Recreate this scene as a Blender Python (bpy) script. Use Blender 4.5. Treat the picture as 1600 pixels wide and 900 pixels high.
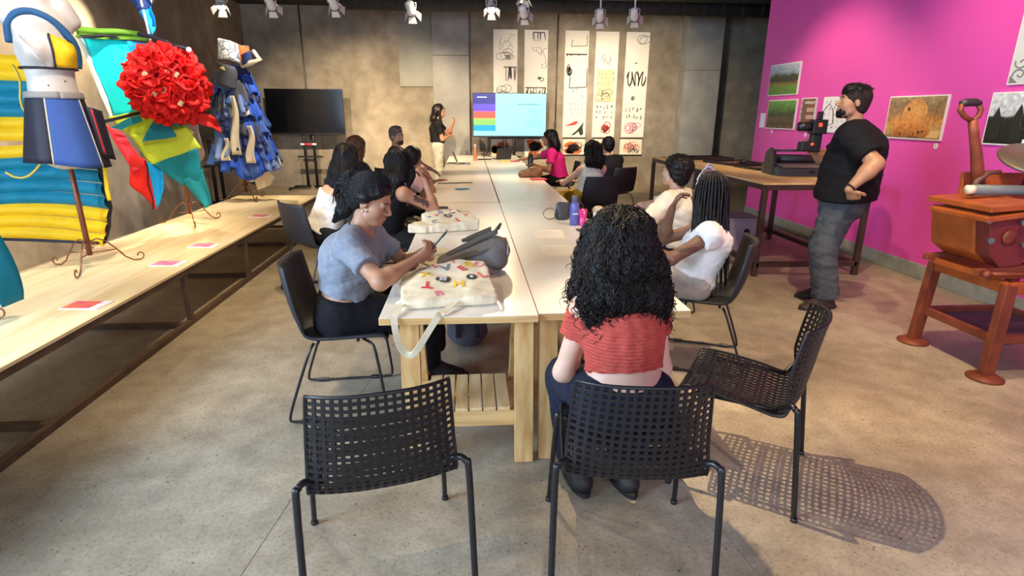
import bpy, bmesh, math, random
import numpy as np
from mathutils import Vector, Matrix
random.seed(7); np.random.seed(7)
for o in list(bpy.data.objects): bpy.data.objects.remove(o)
scene = bpy.context.scene
COL = scene.collection
V = Vector
def lin(h):
    h = h.lstrip('#'); c = [int(h[i:i+2], 16)/255 for i in (0, 2, 4)]
    return tuple(((x/12.92) if x <= .04045 else ((x+.055)/1.055)**2.4) for x in c)
# ---------------------------------------------------------------- camera
CAM_H = 1.56
cam = bpy.data.cameras.new('camera'); cam_o = bpy.data.objects.new('camera', cam); COL.objects.link(cam_o)
cam.sensor_width = 36; cam.lens = 890/1600*36; cam.clip_start = .05; cam.clip_end = 100
def _cam():
    p, y, r = math.radians(17.02), math.radians(4.33), math.radians(.34)
    F = V((math.sin(y)*math.cos(p), math.cos(y)*math.cos(p), -math.sin(p)))
    rt = V((math.cos(y), -math.sin(y), 0)); up = rt.cross(F)
    R = math.cos(r)*rt + math.sin(r)*up; U = -math.sin(r)*rt + math.cos(r)*up
    m = Matrix(((R.x, U.x, -F.x, 0), (R.y, U.y, -F.y, 0), (R.z, U.z, -F.z, CAM_H), (0, 0, 0, 1)))
    cam_o.matrix_world = m
_cam()
scene.camera = cam_o
# ---------------------------------------------------------------- world, exposure
w = bpy.data.worlds.new('World'); scene.world = w; w.use_nodes = True
w.node_tree.nodes['Background'].inputs[0].default_value = (.62, .78, 1, 1)
w.node_tree.nodes['Background'].inputs[1].default_value = 1.0
scene.view_settings.view_transform = 'Standard'; scene.view_settings.look = 'None'
scene.view_settings.exposure = 0.1; scene.view_settings.gamma = 1.0
scene.view_settings.use_curve_mapping = False
# ---------------------------------------------------------------- daylight through the windows
def area(name, loc, target, sx, sy, watts, col):
    l = bpy.data.lights.new(name, 'AREA'); l.shape = 'RECTANGLE'; l.size = sx; l.size_y = sy
    l.energy = watts; l.color = col
    o = bpy.data.objects.new(name, l); COL.objects.link(o); o.location = loc
    o.rotation_euler = (V(target)-V(loc)).to_track_quat('-Z', 'Y').to_euler()
    return o
DAY = (.55, .75, 1.0)
area('daylight_side_window', (-4.42, .55, 2.05), (-.8, 2.6, .2), 2.9, 2.0, 580, DAY)
area('daylight_rear_window', (0.6, -2.82, 2.0), (0.2, 6, .9), 6.4, 2.0, 170, (.80, .88, 1.0))
# ---------------------------------------------------------------- track spots (lamp + fixture position list)
WARM = (1.0, .77, .48)
SPOTS = []   # (loc, target, watts, cone_deg, blend, colour)
def spot(loc, target, watts, cone=50, blend=.7, col=WARM, rad=.035):
    l = bpy.data.lights.new('track_lamp', 'SPOT'); l.energy = watts; l.color = col
    l.spot_size = math.radians(cone); l.spot_blend = blend; l.shadow_soft_size = rad
    o = bpy.data.objects.new('track_lamp', l); COL.objects.link(o)
    d = (V(target)-V(loc)).normalized()
    o.location = V(loc)+d*.09
    o.rotation_euler = d.to_track_quat('-Z', 'Y').to_euler()
    SPOTS.append((V(loc), d))
TY = 9.0
# the nine fixtures seen under the ceiling
spot((-4.05, TY-.6, 3.02), (-4.4, 6.2, 1.5), 420, 80)
spot((-3.39, TY, 3.0), (-3.2, 7.4, 1.0), 260, 70)
spot((-2.72, TY, 3.0), (-2.9, 12.9, .9), 560, 66)
spot((-1.86, TY, 3.02), (-1.6, 12.9, 1.0), 620, 66)
spot((-.78, TY, 2.96), (-.5, 12.6, .8), 560, 66)
spot((.36, TY, 3.02), (.4, 6.6, .73), 260, 70)
spot((.83, TY, 2.95), (1.8, 12.95, 1.6), 380, 62)
spot((1.95, TY, 2.92), (2.9, 12.95, 1.4), 420, 62)
spot((2.46, TY, 2.94), (3.8, 12.95, 1.5), 380, 62)
# unseen track heads above the frame: some follow chair shadows, others added to brighten
COOLW = (1.0, .90, .78)
spot((-1.7, 3.5, 3.35), (-3.3, 4.6, 1.4), 190, 66, col=COOLW)
spot((-1.7, 5.3, 3.35), (-3.3, 6.0, 1.6), 330, 66, col=COOLW)
spot((-1.7, 7.0, 3.35), (-3.0, 7.8, 1.5), 300, 62, col=COOLW)
spot((-2.9, 5.0, 3.45), (-4.55, 5.7, 1.9), 420, 100)
spot((-.05, 2.85, 3.4), (1.4, 2.1, 0.1), 480, 40, rad=.018)
spot((-2.0, 3.6, 3.3), (.55, 1.9, .2), 110, 40)
spot((-2.9, 3.4, 3.3), (-.25, 1.75, .2), 120, 40)
spot((-1.5, 2.8, 3.3), (-1.9, 4.2, .0), 220, 70)
spot((-1.2, 4.6, 3.3), (-1.5, 5.6, .0), 220, 74)
spot((.9, 4.4, 3.3), (.6, 3.7, .73), 110, 70)
spot((2.2, 3.0, 3.3), (2.3, 4.2, .0), 260, 78)
spot((2.6, 4.2, 3.3), (4.4, 4.6, 1.6), 165, 84)
spot((2.6, 7.0, 3.3), (4.2, 7.0, 1.4), 170, 84)
spot((2.0, 1.6, 3.3), (3.6, 2.6, .9), 230, 78)
spot((1.6, 7.2, 3.3), (1.4, 8.4, .8), 230, 72)
spot((-.6, 8.6, 3.3), (-.4, 10.2, .9), 260, 74)
spot((.9, 9.6, 3.3), (.7, 10.8, .73), 200, 74)

# ---------------------------------------------------------------- materials
def mat(name, col, rough=.6, var=.0, scale=6, bump=0., bscale=None, metal=0., spec=.5, col2=None, stretch=(1, 1, 1), emit=None, estr=0., alpha=1., trans=0., coat=0., sheen=0., transl=0.):
    m = bpy.data.materials.new(name); m.use_nodes = True
    nt = m.node_tree; b = nt.nodes['Principled BSDF']
    if isinstance(col, str): col = lin(col)
    if isinstance(col2, str): col2 = lin(col2)
    b.inputs['Base Color'].default_value = (*col, 1)
    b.inputs['Roughness'].default_value = rough; b.inputs['Metallic'].default_value = metal
    b.inputs['Specular IOR Level'].default_value = spec
    b.inputs['Alpha'].default_value = alpha; b.inputs['Transmission Weight'].default_value = trans
    b.inputs['Coat Weight'].default_value = coat; b.inputs['Sheen Weight'].default_value = sheen
    if emit is not None:
        b.inputs['Emission Color'].default_value = (*(lin(emit) if isinstance(emit, str) else emit), 1); b.inputs['Emission Strength'].default_value = estr
    tc = mp = None
    def coords():
        nonlocal tc, mp
        if mp is None:
            tc = nt.nodes.new('ShaderNodeTexCoord'); mp = nt.nodes.new('ShaderNodeMapping')
            nt.links.new(tc.outputs['Object'], mp.inputs[0]); mp.inputs['Scale'].default_value = stretch
        return mp.outputs[0]
    if var > 0 or col2 is not None:
        n = nt.nodes.new('ShaderNodeTexNoise'); n.inputs['Scale'].default_value = scale; n.inputs['Detail'].default_value = 6
        nt.links.new(coords(), n.inputs[0])
        r = nt.nodes.new('ShaderNodeValToRGB'); nt.links.new(n.outputs[0], r.inputs[0])
        a = col2 if col2 is not None else tuple(max(0, c*(1-var)) for c in col)
        e = col if col2 is not None else tuple(min(1, c*(1+var)) for c in col)
        r.color_ramp.elements[0].position = .3; r.color_ramp.elements[1].position = .7
        r.color_ramp.elements[0].color = (*a, 1); r.color_ramp.elements[1].color = (*e, 1)
        nt.links.new(r.outputs[0], b.inputs['Base Color'])
    if bump > 0:
        n2 = nt.nodes.new('ShaderNodeTexNoise'); n2.inputs['Scale'].default_value = bscale or scale*4; n2.inputs['Detail'].default_value = 4
        nt.links.new(coords(), n2.inputs[0])
        bp = nt.nodes.new('ShaderNodeBump'); bp.inputs['Strength'].default_value = bump; bp.inputs['Distance'].default_value = .01
        nt.links.new(n2.outputs[0], bp.inputs['Height']); nt.links.new(bp.outputs[0], b.inputs['Normal'])
    if transl > 0:
        out = nt.nodes['Material Output']; tr = nt.nodes.new('ShaderNodeBsdfTranslucent'); mx = nt.nodes.new('ShaderNodeMixShader')
        mx.inputs[0].default_value = transl
        if b.inputs['Base Color'].is_linked: nt.links.new(b.inputs['Base Color'].links[0].from_socket, tr.inputs[0])
        else: tr.inputs[0].default_value = (*col, 1)
        nt.links.new(b.outputs[0], mx.inputs[1]); nt.links.new(tr.outputs[0], mx.inputs[2]); nt.links.new(mx.outputs[0], out.inputs[0])
    return m
MATS = {}
def M(name, *a, **k):
    if name not in MATS: MATS[name] = mat(name, *a, **k)
    return MATS[name]
def nodes_of(m): return m.node_tree, m.node_tree.nodes['Principled BSDF']

def concrete_wall():
    m = mat('concrete_wall', '#8a8276', .8); nt, b = nodes_of(m); N = nt.nodes.new; L = nt.links.new
    tc = N('ShaderNodeTexCoord')
    n1 = N('ShaderNodeTexNoise'); n1.inputs['Scale'].default_value = .55; n1.inputs['Detail'].default_value = 9; n1.inputs['Roughness'].default_value = .62; L(tc.outputs['Object'], n1.inputs[0])
    r1 = N('ShaderNodeValToRGB'); L(n1.outputs[0], r1.inputs[0])
    r1.color_ramp.elements[0].position = .33; r1.color_ramp.elements[1].position = .68
    r1.color_ramp.elements[0].color = (*lin('#7d7568'), 1); r1.color_ramp.elements[1].color = (*lin('#b0a799'), 1)
    n2 = N('ShaderNodeTexNoise'); n2.inputs['Scale'].default_value = 4; n2.inputs['Detail'].default_value = 10; L(tc.outputs['Object'], n2.inputs[0])
    r2 = N('ShaderNodeValToRGB'); L(n2.outputs[0], r2.inputs[0]); r2.color_ramp.elements[0].position = .35; r2.color_ramp.elements[1].position = .65
    r2.color_ramp.elements[0].color = (.78, .76, .74, 1); r2.color_ramp.elements[1].color = (1.08, 1.07, 1.05, 1)
    mx = N('ShaderNodeMix'); mx.data_type = 'RGBA'; mx.blend_type = 'MULTIPLY'; mx.inputs[0].default_value = 1
    L(r1.outputs[0], mx.inputs[6]); L(r2.outputs[0], mx.inputs[7])
    # pits
    v = N('ShaderNodeTexVoronoi'); v.inputs['Scale'].default_value = 9; L(tc.outputs['Object'], v.inputs[0])
    r3 = N('ShaderNodeValToRGB'); L(v.outputs['Distance'], r3.inputs[0]); r3.color_ramp.elements[0].position = .03; r3.color_ramp.elements[1].position = .06
    r3.color_ramp.elements[0].color = (.55, .52, .5, 1); r3.color_ramp.elements[1].color = (1, 1, 1, 1)
    m2 = N('ShaderNodeMix'); m2.data_type = 'RGBA'; m2.blend_type = 'MULTIPLY'; m2.inputs[0].default_value = .8
    L(mx.outputs[2], m2.inputs[6]); L(r3.outputs[0], m2.inputs[7]); L(m2.outputs[2], b.inputs['Base Color'])
    bp = N('ShaderNodeBump'); bp.inputs['Strength'].default_value = .25; bp.inputs['Distance'].default_value = .01; L(n2.outputs[0], bp.inputs['Height']); L(bp.outputs[0], b.inputs['Normal'])
    return m
def concrete_floor():
    m = mat('concrete_floor', '#a39a8b', .5); nt, b = nodes_of(m); N = nt.nodes.new; L = nt.links.new
    tc = N('ShaderNodeTexCoord')
    def noise(s, d=6, rg=.5):
        n = N('ShaderNodeTexNoise'); n.inputs['Scale'].default_value = s; n.inputs['Detail'].default_value = d; n.inputs['Roughness'].default_value = rg; L(tc.outputs['Object'], n.inputs[0]); return n
    def ramp(src, p0, c0, p1, c1):
        r = N('ShaderNodeValToRGB'); L(src, r.inputs[0]); e = r.color_ramp.elements; e[0].position = p0; e[1].position = p1; e[0].color = (*c0, 1); e[1].color = (*c1, 1); return r
    def mul(a, c, f=1.):
        x = N('ShaderNodeMix'); x.data_type = 'RGBA'; x.blend_type = 'MULTIPLY'; x.inputs[0].default_value = f; L(a, x.inputs[6]); L(c, x.inputs[7]); return x.outputs[2]
    n1 = noise(1.1, 10, .6); base = ramp(n1.outputs[0], .3, lin('#8f806a'), .72, lin('#beb29c'))
    n2 = noise(7, 8, .6); c = mul(base.outputs[0], ramp(n2.outputs[0], .3, (.74, .73, .72), .66, (1.06, 1.06, 1.06)).outputs[0])
    n4 = noise(60, 3); c = mul(c, ramp(n4.outputs[0], .38, (.8, .79, .78), .55, (1.03, 1.03, 1.03)).outputs[0], .7)
    v = N('ShaderNodeTexVoronoi'); v.inputs['Scale'].default_value = 38; L(tc.outputs['Object'], v.inputs[0])
    c = mul(c, ramp(v.outputs['Distance'], .10, (.34, .31, .28), .17, (1, 1, 1)).outputs[0], .8)
    v2 = N('ShaderNodeTexVoronoi'); v2.inputs['Scale'].default_value = 11; L(tc.outputs['Object'], v2.inputs[0])
    c = mul(c, ramp(v2.outputs['Distance'], .045, (.25, .22, .2), .075, (1, 1, 1)).outputs[0], .9)
    L(c, b.inputs['Base Color'])
    rr = N('ShaderNodeMapRange'); L(n2.outputs[0], rr.inputs[0]); rr.inputs[3].default_value = .34; rr.inputs[4].default_value = .62; L(rr.outputs[0], b.inputs['Roughness'])
    bp = N('ShaderNodeBump'); bp.inputs['Strength'].default_value = .12; bp.inputs['Distance'].default_value = .006; L(n4.outputs[0], bp.inputs['Height']); L(bp.outputs[0], b.inputs['Normal'])
    return m
def wood(name, c1, c2, axis='Y', rough=.5, sc=1., bump=.05):
    """grain running along axis"""
    m = mat(name, c1, rough); nt, b = nodes_of(m); N = nt.nodes.new; L = nt.links.new
    tc = N('ShaderNodeTexCoord'); mp = N('ShaderNodeMapping'); L(tc.outputs['Object'], mp.inputs[0])
    s = {'X': (1.2, 14, 14), 'Y': (14, 1.2, 14), 'Z': (14, 14, 1.2)}[axis]; mp.inputs['Scale'].default_value = tuple(x*sc for x in s)
    n = N('ShaderNodeTexNoise'); n.inputs['Scale'].default_value = 2.2; n.inputs['Detail'].default_value = 8; n.inputs['Distortion'].default_value = .6; L(mp.outputs[0], n.inputs[0])
    r = N('ShaderNodeValToRGB'); L(n.outputs[0], r.inputs[0]); e = r.color_ramp.elements; e[0].position = .32; e[1].position = .68
    e[0].color = (*lin(c2), 1); e[1].color = (*lin(c1), 1); L(r.outputs[0], b.inputs['Base Color'])
    bp = N('ShaderNodeBump'); bp.inputs['Strength'].default_value = bump; bp.inputs['Distance'].default_value = .004; L(n.outputs[0], bp.inputs['Height']); L(bp.outputs[0], b.inputs['Normal'])
    return m
# ---------------------------------------------------------------- mesh builder
class MB:
    def __init__(s): s.v = []; s.f = []
    def add(s, vs, fs):
        k = len(s.v); s.v += [tuple(map(float, p)) for p in vs]; s.f += [tuple(i+k for i in q) for q in fs]; return s
    def box(s, c, size, rot=None):
        hx, hy, hz = (x/2 for x in size); c = V(c)
        vs = [V((x, y, z)) for x in (-hx, hx) for y in (-hy, hy) for z in (-hz, hz)]
        if rot is not None: vs = [rot @ p for p in vs]
        return s.add([p+c for p in vs], [(0, 1, 3, 2), (4, 6, 7, 5), (0, 4, 5, 1), (2, 3, 7, 6), (0, 2, 6, 4), (1, 5, 7, 3)])
    def bx(s, x0, x1, y0, y1, z0, z1): return s.box(((x0+x1)/2, (y0+y1)/2, (z0+z1)/2), (x1-x0, y1-y0, z1-z0))
    def beam(s, a, b, w, h, up=(0, 0, 1)):
        a, b = V(a), V(b); d = (b-a); L = d.length; d.normalize(); up = V(up)
        if abs(d.dot(up)) > .98: up = V((0, 1, 0))
        x = d.cross(up).normalized(); z = x.cross(d)
        R = Matrix((x, d, z)).transposed()
        return s.box((a+b)/2, (w, L, h), R)
    def tube(s, pts, r, n=8, cap=True, closed=False):
        pts = [V(p) for p in pts]; m = len(pts)
        rs = list(r) if hasattr(r, '__len__') else [r]*m
        T = []
        for i in range(m):
            if closed: d = pts[(i+1) % m]-pts[i-1]
            else: d = pts[min(i+1, m-1)]-pts[max(i-1, 0)]
            T.append(d.normalized() if d.length > 1e-9 else V((0, 0, 1)))
        nrm = T[0].orthogonal().normalized(); vs = []
        for i in range(m):
            if i: 
                nrm = nrm-T[i]*nrm.dot(T[i])
                nrm = nrm.normalized() if nrm.length > 1e-6 else T[i].orthogonal().normalized()
            bn = T[i].cross(nrm)
            for j in range(n):
                a = 2*math.pi*j/n; vs.append(pts[i]+(nrm*math.cos(a)+bn*math.sin(a))*rs[i])
        fs = []
        for i in range(m if closed else m-1):
            i2 = (i+1) % m
            for j in range(n): fs.append((i*n+j, i*n+(j+1) % n, i2*n+(j+1) % n, i2*n+j))
        if cap and not closed: fs += [tuple(range(n))[::-1], tuple(range((m-1)*n, m*n))]
        return s.add(vs, fs)
    def ribbon(s, pts, w, nrm, t=.003):
        """flat strap along pts, width w, normal(s) nrm"""
        pts = [V(p) for p in pts]; m = len(pts); vs = []; ns = nrm if isinstance(nrm, list) else [nrm]*m
        for i in range(m):
            d = (pts[min(i+1, m-1)]-pts[max(i-1, 0)]).normalized(); n_ = V(ns[i]).normalized(); sd = d.cross(n_).normalized(); n_ = sd.cross(d)
            for a, b in ((-1, -1), (1, -1), (1, 1), (-1, 1)): vs.append(pts[i]+sd*a*w/2+n_*b*t/2)
        fs = [(0, 3, 2, 1), tuple((m-1)*4+k for k in range(4))]
        for i in range(m-1):
            for j in range(4): fs.append((i*4+j, i*4+(j+1) % 4, i*4+4+(j+1) % 4, i*4+4+j))
        return s.add(vs, fs)
    def lathe(s, prof, c=(0, 0, 0), n=16, axis=None, cap=True):
        c = V(c); R = Matrix.Identity(3) if axis is None else V(axis).normalized().to_track_quat('Z', 'Y').to_matrix()
        vs = []
        for r, z in prof:
            for j in range(n):
                a = 2*math.pi*j/n; vs.append(c+R @ V((r*math.cos(a), r*math.sin(a), z)))
        fs = []
        for i in range(len(prof)-1):
            for j in range(n): fs.append((i*n+j, i*n+(j+1) % n, (i+1)*n+(j+1) % n, (i+1)*n+j))
        if cap: fs += [tuple(range(n))[::-1], tuple(range((len(prof)-1)*n, len(prof)*n))]
        return s.add(vs, fs)
    def prism(s, poly, a, b):
        """extrude a polygon given as 3d points by vector a..b offsets"""
        a, b = V(a), V(b); n = len(poly); vs = [V(p)+a for p in poly]+[V(p)+b for p in poly]
        fs = [tuple(range(n))[::-1], tuple(range(n, 2*n))]+[(i, (i+1) % n, n+(i+1) % n, n+i) for i in range(n)]
        return s.add(vs, fs)
    def ell(s, c, r, n=12, m=8, R=None):
        c = V(c); vs = []; fs = []
        for i in range(m+1):
            t = math.pi*i/m
            for j in range(n):
                a = 2*math.pi*j/n; p = V((r[0]*math.sin(t)*math.cos(a), r[1]*math.sin(t)*math.sin(a), r[2]*math.cos(t)))
                vs.append(c+(R @ p if R is not None else p))
        for i in range(m):
            for j in range(n): fs.append((i*n+j, (i+1)*n+j, (i+1)*n+(j+1) % n, i*n+(j+1) % n))
        return s.add(vs, fs)
    def sheet(s, fn, nu, nv, th=.0):
        """parametric sheet fn(u,v)->point with u,v in 0..1; th>0 gives thickness"""
        P = [[V(fn(i/nu, j/nv)) for j in range(nv+1)] for i in range(nu+1)]
        def N_(i, j):
            a = P[min(i+1, nu)][j]-P[max(i-1, 0)][j]; b = P[i][min(j+1, nv)]-P[i][max(j-1, 0)]; c = a.cross(b)
            return c.normalized() if c.length > 1e-12 else V((0, 0, 1))
        k = (nu+1)*(nv+1); ix = lambda i, j: i*(nv+1)+j
        if th <= 0:
            return s.add([p for r in P for p in r], [(ix(i, j), ix(i+1, j), ix(i+1, j+1), ix(i, j+1)) for i in range(nu) for j in range(nv)])
        top = []; bot = []
        for i in range(nu+1):
            for j in range(nv+1):
                n_ = N_(i, j)*th/2; top.append(P[i][j]+n_); bot.append(P[i][j]-n_)
        fs = []
        for i in range(nu):
            for j in range(nv):
                q = (ix(i, j), ix(i+1, j), ix(i+1, j+1), ix(i, j+1)); fs.append(q); fs.append(tuple(x+k for x in q[::-1]))
        for i in range(nu): fs.append((ix(i+1, 0), ix(i, 0), ix(i, 0)+k, ix(i+1, 0)+k)); fs.append((ix(i, nv), ix(i+1, nv), ix(i+1, nv)+k, ix(i, nv)+k))
        for j in range(nv): fs.append((ix(0, j), ix(0, j+1), ix(0, j+1)+k, ix(0, j)+k)); fs.append((ix(nu, j+1), ix(nu, j), ix(nu, j)+k, ix(nu, j+1)+k))
        return s.add(top+bot, fs)
    def xf(s, loc=(0, 0, 0), rz=0., R=None):
        R = Matrix.Rotation(rz, 3, 'Z') if R is None else R; l = V(loc)
        s.v = [tuple(R @ V(p)+l) for p in s.v]; return s
    def build(s, name, m, parent=None, smooth=False, bev=0., off=None):
        me = bpy.data.meshes.new(name)
        vs = s.v if off is None else [(p[0]-off[0], p[1]-off[1], p[2]-off[2]) for p in s.v]
        me.from_pydata(vs, [], s.f); me.update()
        o = bpy.data.objects.new(name, me); COL.objects.link(o)
        if isinstance(m, (list, tuple)):
            for q in m: me.materials.append(q)
        elif m is not None: me.materials.append(m)
        if smooth: me.polygons.foreach_set('use_smooth', [True]*len(me.polygons))
        if bev:
            bm = o.modifiers.new('bevel', 'BEVEL'); bm.width = bev; bm.segments = 2; bm.limit_method = 'ANGLE'; bm.harden_normals = False
        if parent is not None: o.parent = parent
        return o
def empty(name, loc=(0, 0, 0), rz=0.):
    o = bpy.data.objects.new(name, None); COL.objects.link(o); o.location = loc; o.rotation_euler = (0, 0, rz); o.empty_display_size = .1; return o
def tag(o, label=None, cat=None, group=None, kind=None):
    if label: o['label'] = label
    if cat: o['category'] = cat
    if group: o['group'] = group
    if kind: o['kind'] = kind
    return o
def thing(name, label, cat, loc=(0, 0, 0), rz=0., group=None): return tag(empty(name, loc, rz), label, cat, group)
def copy_tree(o, parent=None):
    c = o.copy(); COL.objects.link(c); c.parent = parent
    for ch in list(o.children): copy_tree(ch, c)
    return c
def struct(mb, name, m, **k):
    o = mb.build(name, m, **k); o['kind'] = 'structure'; return o
# ================================================================ STRUCTURE
CW = concrete_wall(); CF = concrete_floor()
XL, XP, YB, YF, ZC = -4.55, 4.47, 13.0, -3.0, 3.64
XR = 8.2
def floor_():
    f = struct(MB().bx(XL-.2, XR+.2, YF-.2, YB+.2, -.12, 0), 'floor', CF)
    jm = M('saw_joint', '#8a8173', .9)
    for (x0, y0, x1, y1) in ((-1.02, .2, -.4, 4.9), (1.12, .6, .9, 2.3), (XL, 6.1, XP, 6.1)):
        mb = MB().beam((x0, y0, .0006), (x1, y1, .0006), .003, .0014); mb.build('saw_cut_joint', jm, f)
floor_()
struct(MB().bx(XL-.2, XR+.2, YF-.2, YB+.2, ZC, ZC+.15), 'ceiling', M('ceiling_paint', '#332f2c', .9, .25, 2))
bw = struct(MB().bx(XL-.2, XR+.2, YB, YB+.2, 0, ZC), 'wall_back', CW)
# formwork joints on the back wall: recessed lines shown as thin dark grooves
def wall_left():
    mb = MB(); x0, x1 = XL-.2, XL
    mb.bx(x0, x1, 2.05, YB, 0, ZC).bx(x0, x1, YF, -.95, 0, ZC).bx(x0, x1, -.95, 2.05, 0, .95).bx(x0, x1, -.95, 2.05, 3.15, ZC)
    struct(mb, 'wall_left', CW)
    wn = empty('window_1', (XL-.1, .55, .95)); wn['kind'] = 'structure'
    fm = M('window_frame', '#3a3a3a', .5)
    f = MB(); off = (XL-.1, .55, .95)
    for y in (-.95, .05, 1.05, 2.0): f.bx(XL-.13, XL-.07, y, y+.05, .95, 3.15)
    f.bx(XL-.13, XL-.07, -.95, 2.05, .95, 1.0).bx(XL-.13, XL-.07, -.95, 2.05, 3.1, 3.15)
    f.build('window_frame', fm, wn, off=off)
    gm = M('window_glass', '#dfe8ee', .05, trans=1.)
    for y in (-.9, .1, 1.1): MB().bx(XL-.103, XL-.097, y, y+.9, 1.0, 3.1).build('pane', gm, wn, off=off)
wall_left()
def wall_front():
    mb = MB(); mb.bx(XL-.2, XR+.2, YF-.2, YF, 0, 1.0).bx(XL-.2, XR+.2, YF-.2, YF, 3.05, ZC).bx(XL-.2, -2.7, YF-.2, YF, 1.0, 3.05).bx(3.9, XR+.2, YF-.2, YF, 1.0, 3.05)
    struct(mb, 'wall_front', CW)
    off = (.6, YF-.1, 1.0); wn = empty('window_2', off); wn['kind'] = 'structure'
    f = MB()
    for k in range(6): x = -2.7+k*1.32-(.05 if k == 5 else 0); f.bx(x, x+.05, YF-.13, YF-.07, 1.0, 3.05)
    f.bx(-2.7, 3.9, YF-.13, YF-.07, 1.0, 1.05).bx(-2.7, 3.9, YF-.13, YF-.07, 3.0, 3.05); f.build('window_frame', M('window_frame', '#3a3a3a', .5), wn, off=off)
    for k in range(5): MB().bx(-2.65+k*1.32, -2.65+k*1.32+1.26, YF-.103, YF-.097, 1.05, 3.0).build('pane', M('window_glass', '#dfe8ee', .05, trans=1.), wn, off=off)
wall_front()
PINK = mat('pink_wall_paint', '#e04fb0', .55, .04, 1.2)
struct(MB().bx(XP, XP+.22, YF, 8.93, 0, ZC), 'wall_right', PINK)
struct(MB().bx(XR, XR+.2, YF, YB, 0, ZC), 'wall_far_right', CW)
struct(MB().bx(XP-.018, XP, YF, 8.93, 0, .15), 'baseboard_right', mat('concrete_baseboard', '#8f918c', .8, .18, 12), bev=.004)
# pilasters
PIL = mat('pilaster_concrete', '#9a9a98', .8, .16, 3, .15, 20)
p = struct(MB().bx(-.72, .04, YB-.16, YB, 0, ZC), 'trim_1', PIL, bev=.008)
MB().bx(-.721, .041, YB-.163, YB-.158, 2.71, 2.722).build('formwork_joint', M('groove', '#4f4a44', .9), p)
p = struct(MB().bx(4.62, 5.38, YB-.42, YB, 0, ZC), 'trim_2', PIL, bev=.008)
MB().bx(4.619, 5.381, YB-.424, YB-.418, 2.46, 2.468).build('formwork_joint', M('groove', '#4f4a44', .9), p)
struct(MB().bx(-1.42, -.72, YB-.05, YB, 2.1, ZC), 'trim_3', mat('smooth_concrete', '#8f9089', .8, .12, 2.5))
# dark duct beam along the top of the back wall
dm = M('duct_dark', '#3c3733', .8, .2, 8)
t = thing('ventilation_duct', 'dark corrugated duct running under the ceiling along the back wall', 'duct', (1.5, 11.3, 3.42))
MB().tube([(-3.9, 0, 0), (5.0, 0, 0)], .115, 20).build('duct_pipe', dm, t, True)
for k in range(24): MB().lathe([(.118, -.012), (.124, 0), (.118, .012)], (-3.8+k*.37, 0, 0), 20, (1, 0, 0), False).build('duct_rib', dm, t, True)
for k in range(4): MB().bx(-3+k*2.4, -2.98+k*2.4, -.01, .01, .1, .22).build('hanger', dm, t)
# conduits on the back wall
cm = M('conduit_steel', '#6d6a66', .5, metal=.6)
for x, lab in ((-3.39, 'thin grey conduit pipe on the back wall above the blank television'), (1.92, 'thin grey conduit pipe between the second and third paper strips')):
    t = thing('conduit_pipe', lab, 'pipe', (x, YB-.025, 1.0))
    MB().tube([(0, 0, .0), (0, 0, ZC-1.0)], .016, 10).build('pipe', cm, t, True)
    for z in (.35, 1.3, 2.2): MB().bx(-.035, .035, -.02, .025, z, z+.025).build('clamp', cm, t)
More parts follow.
